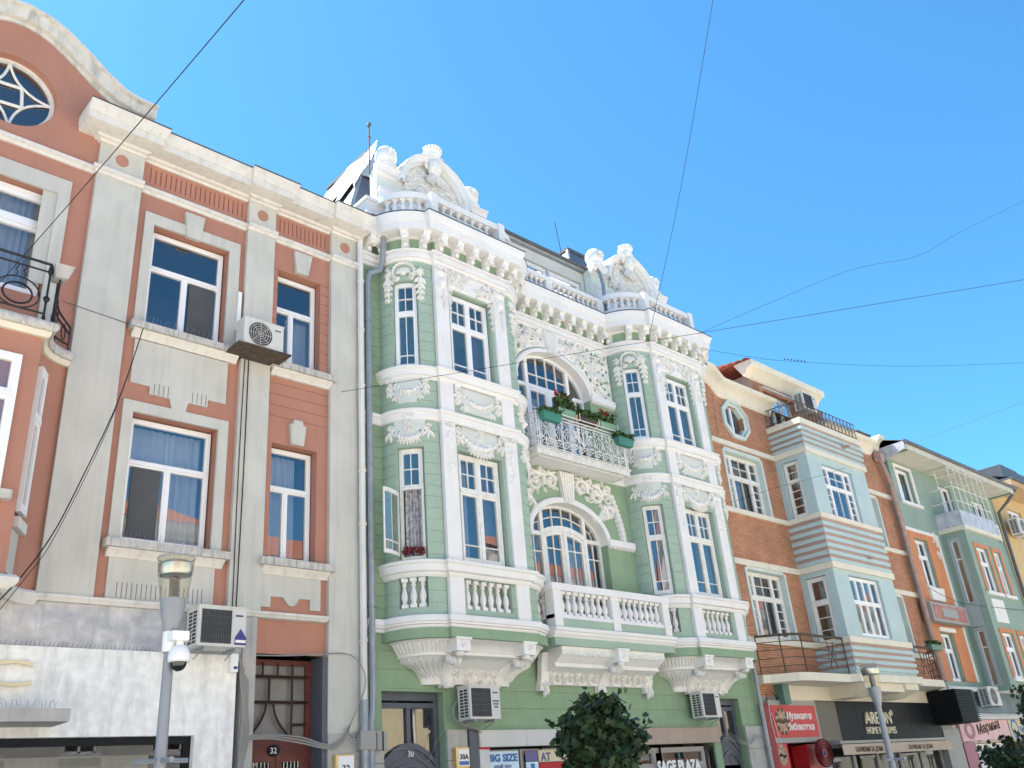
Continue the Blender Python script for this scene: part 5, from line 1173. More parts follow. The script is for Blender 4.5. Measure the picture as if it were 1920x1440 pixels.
pipe('downpipe', [(20.32, -.15, 4.4), (20.32, -.15, .1)], .055, GUTG, gt, [(20.32, -.15, 2.4)])

# ------------------------------------------------ red brick house
rh = T('brick_townhouse', (26, 0, 0), 'red brick townhouse with pale blue striped box bay and cream bands', 'building')
RX0, RX1, BX0, BX1, BY = 20.52, 31.42, 23.8, 27.4, -1.05; Mb = flat(BY)
hl = [(21.07, 22.92, 8.53, 10.27), (21.07, 22.90, 5.07, 6.87)]; hr_ = [(28.29, 30.14, 8.53, 10.27), (28.31, 30.14, 5.07, 6.87)]
oc = lambda r, cx=21.99, cz=11.37, q=0: [(cx+r*1.08*cos(pi/8+pi/4*i), cz+r*sin(pi/8+pi/4*i)) for i in range(8)]
P('wall', wall(M0, RX0, BX0, 3.6, 12.7, hl+[(21.53, 22.45, 10.94, 11.80)], rd=.22), BRICK, rh, False)
P('wall', wall(M0, BX1, RX1, 3.6, 12.7, hr_, rd=.22), BRICK, rh, False)
P('wall', wall(M0, BX0, BX1, 3.6, 13.0, [(24.0, 27.2, 4.3, 12.9)], rd=.05), BRICK, rh, False)
shell(rh, RX0, RX1, 9, 12.65, (4.0, 7.6, 11.1))
mb = MB(); mb.loft([[M0(x, z, n) for x, z in oc(r)+oc(r)[:1]] for r, n in ((.66, 0), (.66, .07), (.56, .09), (.55, .02), (.47, .0), (.46, -.14))]); ow = P('octagonal_window', mb, mat('pale_aqua_trim', (.55, .62, .58)), rh, False)
mb = MB(); mb.box(M0, 21.94, 22.02, 10.9, 11.85, -.14, -.08); P('mullion', mb, PVC, ow, False); pane(M0, 0, 0, 0, 0, -.12, ow, poly=oc(.5))
r5 = [(.38, [(.22, 1, 2), (.5, 2, 2), (.22, 1, 2)]), (.62, [(.22, 1, 4), (.5, 2, 1), (.22, 1, 4)])]
for h in hl+hr_:
    mb = MB(); a, b, c_, d_ = h
    mb.box(M0, a-.09, a+.008, c_-.004, d_+.02, -.23, .03); mb.box(M0, b-.008, b+.09, c_-.004, d_+.02, -.23, .03); mb.box(M0, a+.008, b-.008, d_-.02, d_+.1, -.23, .029); P('window_reveal', mb, mat('pale_aqua_trim', (.55, .62, .58)), rh, False)
    window(rh, M0, a+.01, b-.01, c_+.01, d_-.03, -.14, r5, m=OLDW, fw=.06, sw=.04, curt=[(.25, .75, .03, .97, CURTG)])
for z0, z1 in ((10.42, 10.57), (8.40, 8.54), (6.94, 7.10), (4.90, 5.05)):
    for a, b in ((RX0, BX0-.07), (BX1+.07, RX1)): one_box('band', M0, (a, b, z0, z1, .0, .06), CREAM, rh)
def ubox(mb, z0, z1, n, n0=-.12):
    mb.box(Mb, BX0-n, BX1+n, z0, z1, n0, n); Ml = sidex(BX0, -1); mb.box(Ml, BY+.1, -.0, z0+.001, z1-.001, n0, n-.001); Mr = sidex(BX1, 1); mb.box(Mr, BY+.1, -.0, z0+.001, z1-.001, n0, n-.001)
bw = wall(Mb, BX0, BX1, 4.1, 11.4, [(24.6, 26.45, 8.53, 10.2), (24.64, 26.45, 5.12, 6.82)], rd=.2); bay = P('box_bay', bw, BLUEB, rh, False)
P('side_wall', wall(sidex(BX0, -1), BY, 0, 4.1, 11.4, [(-.72, -.2, 8.56, 10.28), (-.78, -.14, 4.2, 6.8)], rd=.12), BLUEB, bay, False); P('side_wall', wall(sidex(BX1, 1), BY, 0, 4.1, 11.4), BLUEB, bay, False)
for z0, z1, n in ((10.42, 10.58, .07), (8.40, 8.55, .07), (6.94, 7.11, .07), (4.90, 5.06, .07), (11.30, 11.48, .10)):
    mb = MB(); ubox(mb, z0, z1, n); P('band', mb, CREAM, bay, False)
def ribs(z0, z1, k, flare=0):
    p = (z1-z0)/k
    for i in range(k):
        e = flare*i/k
        mb = MB(); ubox(mb, z0+p*i, z0+p*(i+.55), .05+e); P('rib', mb, BLUEB, bay, False)
        mb = MB(); ubox(mb, z0+p*(i+.55)+.001, z0+p*(i+1)-.001, .012+e); P('stripe', mb, STRIPE, bay, False)
ribs(10.59, 11.29, 4, .05); ribs(7.12, 8.39, 6); ribs(4.18, 4.89, 4)
mb = MB(); mb.box(Mb, 26.05, 26.2, 10.95, 11.0, 0, .3); P('spout', mb, GUTP, bay, False)
mb = MB(); mb.box(Mb, 26.0, 26.12, 7.42, 7.46, 0, .2); P('spout', mb, GUTP, bay, False)
window(bay, Mb, 24.62, 26.43, 8.54, 10.18, -.08, [(.38, [(.2, 1, 2), (.55, 2, 2), (.2, 1, 2)]), (.62, [(.2, 1, 4), (.55, 2, 1), (.2, 1, 4)])], m=PVC, fw=.055, sw=.035)
window(bay, Mb, 24.66, 26.43, 5.13, 6.80, -.08, [(.42, [(.25, 1, 1)]*4), (.58, [(.25, 1, 1)]*4)], m=PVC, fw=.06, sw=.03)
Ml = sidex(BX0, -1)
window(bay, Ml, -.70, -.22, 8.58, 10.26, -.05, [(.34, [(1, 1, 2)]), (.66, [(1, 1, 4)])], m=OLDW, fw=.06, sw=.03, curt=[(.05, .95, .6, .98, CURT)])
window(bay, Ml, -.76, -.16, 4.22, 6.78, -.05, [(.26, [(1, 1, 1)]), (.74, [(1, 1, 5)])], m=OLDW, fw=.06, sw=.05, name='balcony_door')
one_box('bay_floor', horiz(0), (BX0+.05, BX1-.05, BY+.05, .2, 7.55, 7.65), ROOM, bay); one_box('bay_ceiling', horiz(0), (BX0+.02, BX1-.02, BY+.02, .0, 11.2, 11.3), ROOM, bay)
# cove cornice with upswept ends
def cove(x0, x1, hump):
    k = 40; rings = []
    for i in range(k+1):
        x = x0+(x1-x0)*i/k; d = hump(x); rings.append([M0(x, z+d, n) for z, n in ((11.98, 0), (12.0, .04), (12.06, .07), (12.15, .09), (12.24, .15), (12.31, .25), (12.335, .34), (12.36, .36), (12.45, .37), (12.47, .34), (12.5, -.3))])
    mb = MB(); mb.loft(rings, False); mb.poly(rings[0]); mb.poly(rings[-1][::-1]); return mb
sm = lambda t: max(0, min(1, t))**2*(3-2*max(0, min(1, t)))
cv = P('cornice', cove(RX0, 24.1, lambda x: .32*sm((21.35-x)/.55)), CREAM, rh); P('cornice', cove(27.1, RX1, lambda x: .32*sm((x-30.6)/.55)), CREAM, rh)
mb = MB(); mb.loft([[(x, y, z) for x, y, z in ((RX0, .3, 12.5), (RX1, .3, 12.5))], [(RX0, 4, 14.0), (RX1, 4, 14.0)], [(RX0, 8.5, 12.6), (RX1, 8.5, 12.6)]]); P('roof', mb, TILE, rh, False)
# roof tiles at the attic eave, attic storey
aw = wall(flat(.35), 24.0, 28.0, 11.4, 13.6, [(24.7, 26.4, 11.5, 13.15)], rd=.15); att = P('attic', aw, BRICK, rh, False)
P('attic_side', wall(sidex(24.0, -1), .35, 3.5, 12.0, 13.6), mat('grey_weathered_render', (.26, .24, .22), var=.15), att, False)
window(att, flat(.35), 24.72, 26.38, 11.5, 13.13, -.08, [(1, [(.3, 1, 1), (.35, 1, 1), (.35, 1, 1)])], m=PVC, fw=.07, sw=.05)
mb = MB(); mb.box(flat(.35), 24.6, 26.55, 13.16, 13.3, 0, .08); P('lintel', mb, mat('pale_aqua_trim', (.55, .62, .58)), att, False)
mb = MB(); mb.mould(flat(.35), 23.65, 28.2, [(13.42, 0), (13.45, .05), (13.55, .09), (13.65, .2), (13.7, .34), (13.74, .36), (13.9, .37), (13.92, -.3)]); P('cornice', mb, CREAM, att)
for i in range(13):
    for j in range(3):
        mb = MB(); y = .15+.27*i; x = 23.62-.0*j; 
        if j == 0: mb.loft([[(23.55+.3*q/1, y+.13*cos(t), 13.9+.06*sin(t)+.03*i*.5+.02*q) for t in [pi*k/5 for k in range(6)]] for q in (0, 1)], False); P('roof_tile', mb, TILE, att)
mb = MB(); mb.loft([[(23.6, .0, 13.92), (28.2, .0, 13.92)], [(23.6, 3.6, 14.5), (28.2, 3.6, 14.5)]]); mb.poly([(23.6, .0, 13.92), (23.6, 3.6, 14.5), (23.6, 3.6, 13.9)]); P('attic_roof', mb, TILE, att, False)
mb = MB(); mb.box(flat(1.2), 29.4, 30.2, 12.6, 14.0, -.8, 0); mb.box(flat(1.2), 29.35, 30.25, 13.9, 14.05, -.85, .05); P('chimney', mb, mat('grey_brick_chimney', (.22, .19, .18), var=.2, scale=9), rh, False)
for x0 in (30.2, 30.75):
    for i in range(4):
        mb = MB(); mb.loft([[(x0+.13*i+.06*cos(t), .0+.5*q, 12.85+.05*sin(t)+.12*q) for t in [pi*k/5 for k in range(6)]] for q in (0, 1)]); P('roof_tile', mb, mat('dark_tile', (.10, .085, .09), var=.2), rh)
# parapet railing of the roof terrace
o = MB(); zt = 11.50
for a, b in (((BX0-.05, BY-.05), (BX1, BY-.05)), ((BX0-.05, BY-.05), (BX0-.05, .2))):
    for z in (11.56, 12.05): o.tube([(*a, z), (*b, z)], .016, 5)
tr_ = P('terrace_railing', o, RUST, rh)
o = MB(); o.tube([(-.11, 0, .08), (.11, 0, .55)], .006, 4); o.tube([(.11, 0, .08), (-.11, 0, .55)], .006, 4); o.tube([(.08*cos(t), 0, .31+.08*sin(t)) for t in [i*.7 for i in range(10)]], .008, 4); o.tube([(.11, 0, 0), (.11, 0, .55)], .01, 4); lm = mesh_of('lattice', o, RUST)
for i in range(16): I('lattice', lm, (BX0+.08+.225*i, BY-.05, 11.5), tr_)
for i in range(5): I('lattice', lm, (BX0-.05, BY+.1+.225*i, 11.5), tr_, rz=pi/2)
# balcony slab with curved railings
sl = [(20.55, .0), (20.55, -.22), (20.75, -.30), (21.0, -.55), (21.25, -.80), (21.6, -.90), (23.6, -.93), (23.75, -1.16), (27.5, -1.16), (27.6, -.93), (29.4, -.90), (29.8, -.8), (30.1, -.5), (30.5, -.25), (31.3, -.2), (31.3, 0)]
mb = MB(); mb.loft([[(x, y, z) for x, y in sl] for z in (3.88, 4.08)], True, True); bs = P('balcony_slab', mb, CREAM, rh, False)
mb = MB()
for a, b in ((24.0, 24.8), (26.4, 27.2)): mb.prism(sidex(a, 1), [(.0, 3.88), (-1.1, 3.88), (-1.1, 3.72), (-.6, 3.55), (0, 3.55)], 0, b-a)
mb.box(M0, 24.8, 26.4, 3.66, 3.88, 0, 1.02); P('beam', mb, CREAM, bs, False)
mb = MB(); mb.box(M0, 21.3, 21.6, 3.4, 3.88, 0, .25); P('bracket', mb, GUTE, bs, False)
mb = MB(); mb.box(M0, 21.6, 31.2, 3.45, 3.88, -.3, .04); P('soffit_wall', mb, CREAM, bs, False)
def rail_set(path, xs):
    o = MB()
    for z, r in ((5.02, .035), (4.86, .011), (4.66, .011), (4.46, .011), (4.26, .011)): o.tube([(x, y, z) for x, y in path], r, 6)
    r_ = P('balcony_railing', o, RUST, rh)
    for i in xs:
        o = MB(); o.tube([(*path[i], 4.08), (*path[i], 5.03)], .018, 6); P('post', o, RUST, r_)
    x = path[-2][0]*.6+path[-3][0]*.4; y = path[-2][1]; o = MB()
    for sg in (-1, 1):
        o.tube([(x+sg*.16*cos(pi*t), y, 4.2+.7*t) for t in [i/10 for i in range(11)]], .012, 4); o.tube([(x+sg*(.16-.3*t), y, 4.3+.5*t) for t in (0, .5, 1)], .010, 4); o.tube([(x+sg*(.2-.1*t), y, 4.45+.35*t) for t in (0, 1)], .010, 4)
    P('rhombus_motif', o, RUST, r_)
rail_set([(20.62, -.15), (20.8, -.32), (21.05, -.58), (21.3, -.78), (21.6, -.86), (22.0, -.87), (22.7, -.87), (23.2, -.88), (23.7, -.89)], (0, 2, 4, 8))
rail_set([(27.5, -.89), (28.2, -.87), (29.0, -.87), (29.5, -.82), (29.85, -.66), (30.15, -.4), (30.4, -.2)][::-1], (0, 2, 4, 6))
pipe('downpipe', [(30.95, -.05, 12.2), (31.0, -.15, 11.9), (31.05, -.22, 11.4), (31.28, -.2, 10.9), (31.28, -.2, 8), (31.28, -.2, 4.2)], .09, GUTP, rh, [(31.28, -.2, z) for z in (9.6, 7.8, 5.6)])
one_box('hopper', flat(-.05), (30.8, 31.1, 11.75, 12.05, 0, .25), GUTP, rh)
# shops under the brick house
P('ground_wall', wall(M0, RX0, RX1, 0, 3.6, [(20.7, 22.9, 0, 2.5), (23.4, 30.4, .2, 2.45)], rd=.4), LAMB, rh, False)
mu = T('record_shop_front', (21.8, -.1, 0), 'red record shop front with framed sign above its doorway', 'shopfront')
one_box('side_panel', M0, (20.44, 20.74, 0, 3.42, .0, .12), SIGND, mu); one_box('frame', M0, (20.74, 23.0, 2.50, 3.5, .0, .10), LAMB, mu); one_box('sign_panel', flat(-.10), (20.80, 22.88, 2.62, 3.38, 0, .02), SIGNR, mu)
Msg = flat(-.12); mb = MB(); mb.prism(Msg, [(21.2+.27*cos(t), 3.0+.3*sin(t)) for t in [2*pi*i/24 for i in range(24)]], 0, .006); em = P('emblem', mb, mat('sepia_emblem', (.38, .28, .2), var=.5, scale=14), mu, False)
mb = MB()
for i in range(10): a = 2*pi*i/10; mb.blob(Msg, 21.2+.26*cos(a), 3.0+.28*sin(a), .06, .06, .015, 6)
mb.band(Msg, [(20.98, 3.03), (21.2, 2.98), (21.42, 3.03)], .05, .012, .006); P('wreath', mb, BROWNP, em)
txt('Музикална', Msg, 21.42, 3.05, .002, .24, SIGNW, mu, width=1.2, shear=.25, bold=.004); txt('библиотека', Msg, 21.40, 2.79, .002, .24, SIGNW, mu, width=1.26, shear=.25, bold=.004)
one_box('poster_panel', M0, (20.74, 21.3, 0, 2.49, .02, .06), SIGNR, mu); mb = MB(); mb.prism(flat(-.06), [(21.02+.19*cos(t), 2.22+.24*sin(t)) for t in [2*pi*i/20 for i in range(20)]], .002, .008); P('oval_badge', mb, mat('sepia_emblem', (.38, .28, .2)), mu, False)
mb = MB(); mb.band(flat(-.068), [(20.86, 2.2), (20.96, 2.24), (21.08, 2.18), (21.18, 2.22)], .03, .006); mb.prism(flat(-.06), [(21.02+.13*cos(t), 1.75+.14*sin(t)) for t in [2*pi*i/16 for i in range(16)]], .002, .007); P('record_print', mb, BLACKP, mu)
one_box('door_recess', M0, (21.32, 22.88, 0, 2.49, -.6, -.5), SIGND, mu); one_box('door_jamb', M0, (22.3, 22.9, 0, 2.45, -.45, .0), SIGNR, mu)
ar = T('perfume_shop_front', (26.5, -.1, 0), 'glossy black perfume shop sign with ivory letters over beige awning', 'shopfront')
for i in range(7): one_box('sign_panel', M0, (23.02+i*1.06, 23.02+(i+1)*1.06-.008, 2.50, 3.52, 0, .08), SIGNK if i > 0 else mat('bronze_panel', (.10, .095, .075), rough=.3, bump=0), ar)
Msg = flat(-.08); txt('AREON', Msg, 25.52, 2.92, 0, .46, IVORY, ar, depth=.025, width=1.55); txt('®', Msg, 27.14, 3.14, 0, .22, IVORY, ar, depth=.01); txt('HOME PERFUMES', Msg, 25.48, 2.66, 0, .26, IVORY, ar, depth=.02, width=1.75)
one_box('awning_bar', M0, (23.5, 30.4, 2.42, 2.49, .02, .3), LAMB, ar); one_box('awning_valance', M0, (23.55, 30.3, 2.14, 2.40, .30, .32), BEIGE, ar)
Msg = flat(-.32); txt('ПАРФЮМИ ЗА ДОМА', Msg, 24.2, 2.20, 0, .17, BROWNP, ar, width=1.55, bold=.004); txt('ПАРФЮМИ ЗА ДОМА', Msg, 27.3, 2.20, 0, .17, BROWNP, ar, width=1.6)
window(ar, flat(.1), 23.42, 30.38, .2, 2.44, 0, [(1, [(.2, 1, 1)]*5)], m=LAMB, glass=SHOPG, name='shop_window')
one_box('added_dark_panel', flat(.8), (23.2, 30.6, 0, 2.6, -.05, 0), mat('dark_shop_interior', (.06, .055, .05), var=.3), ar)  # dark panel added so the perfume shop looks shaded inside
one_box('metal_pier', M0, (30.42, 31.6, 0, 2.75, .0, .1), LAMB, ar)
bx = T('louvred_vent_box', (30.6, -.5, 2.85), 'black louvred box standing out beside the perfume sign', 'louvre box')
one_box('core', flat(0), (30.05, 31.35, 2.86, 3.84, .0, .92), BLACKP, bx)
for i in range(16):
    z = 2.88+.06*i; mb = MB(); mb.box(flat(0), 30.0, 31.4, z, z+.03, -.0, .97); P('louvre_slat', mb, SIGNK, bx, False)
rd = T('hose_reel', (22.6, -.3, 2.0), 'dark red round reel hanging left of the beige awning', 'reel')
mb = MB(); Mr = flat(-.25)
mb.prism(Mr, [(22.62+.40*cos(2*pi*i/28), 2.22+.34*sin(2*pi*i/28)) for i in range(28)], 0, .05); P('disc', mb, SIGND, rd, False)
mb = MB()
for r in (.38, .31, .24, .17): mb.tube([(22.62+r*cos(2*pi*i/24), -.31, 2.22+r*.85*sin(2*pi*i/24)) for i in range(25)], .012, 4)
P('ridge', mb, BLACKP, rd); mb = MB(); mb.blob(flat(-.30), 22.62, 2.22, .07, .06, .03); P('hub', mb, NAVYP, rd)

# ------------------------------------------------ far green and orange house
fh = T('green_orange_townhouse', (36.6, 0, 0), 'dull green townhouse with orange window panels and deep flat eaves', 'building')
FX0, FX1 = 31.44, 41.8
holes = [(32.4, 33.65, 10.58, 11.92), (32.4, 33.5, 7.45, 9.2), (32.5, 33.45, 4.25, 5.87), (36.1, 37.3, 9.75, 11.85), (39.3, 40.7, 9.9, 11.75), (39.5, 40.5, 7.4, 9.2)]
P('wall', wall(M0, FX0, FX1, 3.0, 12.3, holes, rd=.18), FARG, fh, False); shell(fh, FX0, FX1, 9, 12.3, (4.0, 6.6, 9.7))
for a in ((31.75, 32.4, 4.25, 9.42), (33.5, 34.4, 4.25, 9.42), (32.4, 33.5, 5.87, 7.45), (32.4, 33.5, 9.2, 9.42), (39.1, 39.5, 7.3, 9.3), (40.5, 40.9, 7.3, 9.3), (39.5, 40.5, 9.2, 9.32)): one_box('orange_panel', M0, (*a, 0, .03), ORANGE, fh)
for a in ((31.6, 31.75, 4.25, 9.52), (34.4, 34.56, 4.25, 9.52), (31.75, 34.4, 9.42, 9.54), (39.05, 40.95, 9.33, 9.43)): one_box('white_trim', M0, (*a, 0, .06), OLDW, fh)
mb = MB(); mb.prism(M0, [(32.45, 6.95), (33.45, 6.95), (33.55, 7.3), (33.6, 7.42), (32.3, 7.42), (32.38, 7.3)], .03, .12); P('sill_console', mb, OLDW, fh, False)
one_box('lintel', M0, (32.3, 33.6, 5.88, 6.02, .03, .12), OLDW, fh); o = MB()
for i in range(24): o.leaf(M0, 34.3+rr.uniform(-.12, .1), rr.uniform(8.6, 9.5), rr.uniform(0, 6.28), .2, .05, .06)
P('trim_ornament', o, OLDW, fh)
mb = MB(); mb.box(M0, 32.28, 32.4, 10.48, 12.02, 0, .05); mb.box(M0, 33.65, 33.8, 10.48, 12.02, 0, .05); mb.box(M0, 32.4, 33.65, 11.92, 12.02, 0, .05); mb.box(M0, 32.2, 33.95, 10.46, 10.58, 0, .09); P('window_surround', mb, OLDW, fh, False)
t2 = [(.35, [(.5, 1, 1), (.5, 1, 1)]), (.65, [(.5, 1, 1), (.5, 1, 1)])]
window(fh, M0, 32.42, 33.63, 10.6, 11.9, -.1, [(1, [(.35, 1, 1), (.65, 1, 1)])], fw=.06); window(fh, M0, 32.42, 33.48, 7.47, 9.18, -.1, t2); window(fh, M0, 32.52, 33.43, 4.27, 5.85, -.1, t2); window(fh, M0, 36.12, 37.28, 9.75, 11.83, -.08, [(1, [(.5, 1, 1), (.5, 1, 1)])], name='balcony_door'); window(fh, M0, 39.32, 40.68, 9.92, 11.73, -.08, [(1, [(.5, 1, 1), (.5, 1, 1)])], m=OLDW); window(fh, M0, 39.52, 40.48, 7.42, 9.18, -.08, t2)
fb = wall(flat(-.9), 35.0, 38.3, 3.9, 9.62, [(35.55, 36.6, 7.35, 9.05), (35.55, 36.6, 4.3, 5.9), (37.2, 37.9, 7.35, 9.05), (37.2, 37.9, 4.3, 5.9)], rd=.12); fby = P('box_bay', fb, FARG, fh, False)
P('side_wall', wall(sidex(35.0, -1), -.9, 0, 3.9, 9.62, [(-.52, -.28, 7.0, 9.3), (-.52, -.28, 4.1, 6.0)], rd=.08), FARG, fby, False); P('side_wall', wall(sidex(38.3, 1), -.9, 0, 3.9, 9.62), FARG, fby, False)
Mq = flat(-.9)
for z0, z1 in ((7.35, 9.05), (4.3, 5.9)):
    for a, b in ((35.55, 36.6), (37.2, 37.9)):
        mb = MB(); mb.box(Mq, a-.16, a, z0, z1+.14, 0, .03); mb.box(Mq, b, b+.16, z0, z1+.14, 0, .03); mb.box(Mq, a, b, z1, z1+.14, 0, .03); P('orange_surround', mb, ORANGE, fby, False); one_box('window_sill', Mq, (a-.2, b+.2, z0-.12, z0, 0, .1), OLDW, fby)
        window(fby, Mq, a+.01, b-.01, z0+.01, z1-.01, -.06, t2)
    one_box('apron_panel', Mq, (35.5, 36.65, 6.25, 7.1, 0, .03), OLDW, fby) if z0 > 7 else None
    Ms_ = sidex(35.0, -1); zz = (7.0, 9.3) if z0 > 7 else (4.1, 6.0)
    mb = MB(); mb.box(Ms_, -.62, -.52, zz[0]-.05, zz[1]+.1, 0, .04); mb.box(Ms_, -.28, -.18, zz[0]-.05, zz[1]+.1, 0, .04); mb.box(Ms_, -.52, -.28, zz[1], zz[1]+.1, 0, .04); P('slit_surround', mb, mat('grey_green_trim', (.36, .41, .40)), fby, False)
    window(fby, Ms_, -.52, -.28, *zz, -.03, [(.3, [(1, 1, 1)]), (.7, [(1, 1, 1)])], fw=.025, sw=.01)
mb = MB(); mb.box(sidex(35.0, -1), -.62, -.15, 6.15, 6.95, 0, .05); P('apron_panel', mb, mat('grey_green_trim', (.36, .41, .40)), fby, False)
mb = MB(); mb.box(M0, 34.9, 38.4, 9.62, 9.78, 0, 1.0); P('balcony_slab', mb, CREAM, fh, False)
mb = MB(); mb.box(M0, 34.95, 38.3, 9.78, 10.38, .93, .95); mb.box(M0, 34.95, 34.97, 9.78, 10.38, 0, .93); P('metal_parapet', mb, mat('stained_sheet_metal', (.48, .50, .54), rough=.5, var=.2, scale=4, streak=.4, bump=0), fh, False)
o = MB()
for z in (10.75, 11.3, 12.08): o.tube([(34.96, -.94, z), (38.3, -.94, z)], .018, 4); o.tube([(34.96, -.94, z), (34.96, 0, z)], .018, 4)
for i in range(7): o.tube([(34.96+3.34*i/6, -.94, 10.38), (34.96+3.34*i/6, -.94, 12.1)], .018, 4); 
for i in range(4): o.tube([(34.96+3.34*i/3, -.94, 12.08), (34.96+3.34*i/3, 0, 12.08)], .018, 4)
o.tube([(34.96, -.45, 10.38), (34.96, -.45, 12.1)], .018, 4); P('balcony_cage', o, OLDW, fh)
mb = MB(); mb.box(M0, 31.55, 42.0, 12.14, 12.36, -.2, .95); ev = P('eaves', mb, mat('pale_eaves', (.56, .55, .47), var=.08, streak=.3), fh, False)
mb = MB()
for x in (31.7, 41.6): mb.box(M0, x-.02, x+.06, 12.10, 12.139, .0, .93)
P('eaves_trim', mb, GUTE, ev, False)
mb = MB(); mb.tube([(31.5, -1.0, 12.40), (42.2, -1.0, 12.40)], .07, 8); P('gutter', mb, GUTD, ev)
mb = MB(); mb.loft([[(31.5, -1.0, 12.42), (42.1, -1.0, 12.42)], [(31.5, 4, 14.2), (42.1, 4, 14.2)]]); mb.poly([(31.5, -1, 12.42), (31.5, 4, 14.2), (31.5, 4, 12.4)]); P('roof', mb, mat('dark_tile', (.10, .085, .09)), fh, False)
mb = MB(); mb.prism(sidex(31.5, -1), [(-.95, 12.15), (-.95, 12.42), (.6, 12.95), (.6, 11.9), (-.1, 11.95)], -.1, .0); P('verge', mb, mat('stained_sheet_metal', (.48, .50, .54)), ev, False)
pipe('downpipe', [(31.55, -.12, 12.0), (31.55, -.12, 8), (31.55, -.12, 4.2)], .07, GUTE, fh)
pipe('downpipe', [(42.0, -1.0, 12.3), (41.95, -.6, 11.9), (41.8, -.15, 11.5), (41.8, -.12, 8), (41.8, -.12, 3)], .07, GUTD, fh)
sg = T('blank_shop_sign', (32.8, -.2, 6.1), 'faded grey and red box sign between the orange panel windows', 'sign')
one_box('box_case', M0, (31.35, 34.3, 6.12, 6.76, .05, .4), LAMB, sg); one_box('face', flat(-.4), (31.5, 34.2, 6.2, 6.68, 0, .01), mat('faded_red_face', (.40, .20, .17), var=.3, scale=3, bump=0), sg)
for a, b in ((31.5, 33.4), (33.5, 34.15)): one_box('faded_patch', flat(-.41), (a+.7, b, 6.3, 6.6, 0, .004), LAMB, sg)
P('ground_wall', wall(M0, FX0, FX1, 0, 3.0, [(31.7, 41.5, 0, 2.3)], rd=.3), CREAM, fh, False)
mb = MB(); mb.mould(M0, 31.44, 41.8, [(3.9, 0), (3.92, .2), (4.0, .24), (4.06, .2), (4.08, 0)]); mb.mould(M0, 31.44, 41.8, [(3.0, 0), (3.02, .25), (3.1, .3), (3.2, .2), (3.22, 0)]); P('string_course', mb, OLDW, fh)
one_box('infill', M0, (32.9, 41.0, 3.22, 3.9, 0, .03), mat('grey_teal_render', (.20, .26, .29), var=.15), fh)
sg = T('pink_shop_sign', (34, -.3, 2.35), 'pale pink shop sign with brown letters and a deep red initial', 'sign')
one_box('panel', M0, (31.7, 35.8, 2.36, 3.05, .02, .12), ROSE, sg); Mt = flat(-.12)
txt('О', Mt, 32.0, 2.46, .0, .62, MAG, sg, width=.8, bold=.03); txt('Марина', lambda s, z, n: Mt(s, z+.10*(s-33), n), 33.0, 2.55, .0, .42, BROWNP, sg, width=2.0, bold=.012); one_box('side_panel', M0, (31.75, 32.7, 0, 2.32, .02, .08), MAG, sg); one_box('lit_window', M0, (32.9, 35.5, .3, 2.28, -.2, -.1), SIGNW, sg)
sg = T('pale_shop_sign', (37.4, -.3, 2.5), 'cream and pale blue shop sign right of the pink sign', 'sign')
one_box('panel', M0, (35.9, 39.5, 2.36, 3.05, .02, .12), mat('cream_print', (.62, .56, .38)), sg); mb = MB(); mb.band(flat(-.12), [(36.4+.3*cos(t), 2.7+.3*sin(t)) for t in [i*.45 for i in range(15)]], .05, .01); P('ring', mb, BLUEP, sg); txt('вода', Mt, 36.8, 2.6, 0, .34, BLUEP, sg, width=1.2)

# ------------------------------------------------ yellow house and what stands beyond it
yh = T('yellow_townhouse', (47, 0, 0), 'ochre yellow townhouse beyond the dull green one at the frame edge', 'building')
hs = [(43.5, 45.2, 10.7, 12.0), (43.5, 45.0, 7.6, 9.1), (47, 48.6, 10.7, 12.0), (47, 48.6, 7.6, 9.1), (43.5, 45, 4.6, 6.1), (47, 48.6, 4.6, 6.1)]
P('wall', wall(M0, 41.85, 52, 0, 12.6, hs, rd=.18), YELLOW, yh, False); shell(yh, 41.85, 52, 9, 12.6, (4, 7, 10))
for h in hs: window(yh, M0, h[0]+.02, h[1]-.02, h[2]+.02, h[3]-.02, -.1, [(1, [(.5, 1, 1), (.5, 1, 1)])])
mb = MB(); mb.box(M0, 41.9, 52.1, 12.55, 12.8, -.2, 1.0); P('eaves', mb, mat('ochre_eaves', (.52, .36, .2)), yh, False); mb = MB(); mb.box(M0, 41.9, 52.1, 12.8, 12.9, -.2, 1.1); P('gutter', mb, GUTD, yh, False)
mb = MB(); mb.loft([[(41.9, -1.0, 12.9), (52, -1, 12.9)], [(41.9, 4, 14.6), (52, 4, 14.6)]]); P('roof', mb, mat('dark_tile', (.10, .085, .09)), yh, False)
wb = T('white_gabled_block', (58, 6, 0), 'weathered white block with dark roof edge rising behind the yellow house', 'building')
P('wall', wall(flat(2), 52.0, 66, 0, 15.6, [], rd=.1), mat('weathered_white', (.55, .56, .58), var=.2, scale=2, streak=.4), wb, False); P('side_wall', wall(sidex(52.0, -1), 2, 9, 0, 15.6), mat('weathered_white', (.55, .56, .58)), wb, False)
mb = MB(); mb.box(flat(2), 51.8, 66, 15.6, 15.9, -7, .3); P('roof', mb, GUTD, wb, False); mb = MB(); mb.box(flat(.6), 46.6, 48.8, 13.2, 14.9, -1.5, 0); P('dormer', mb, GUTD, yh, False)

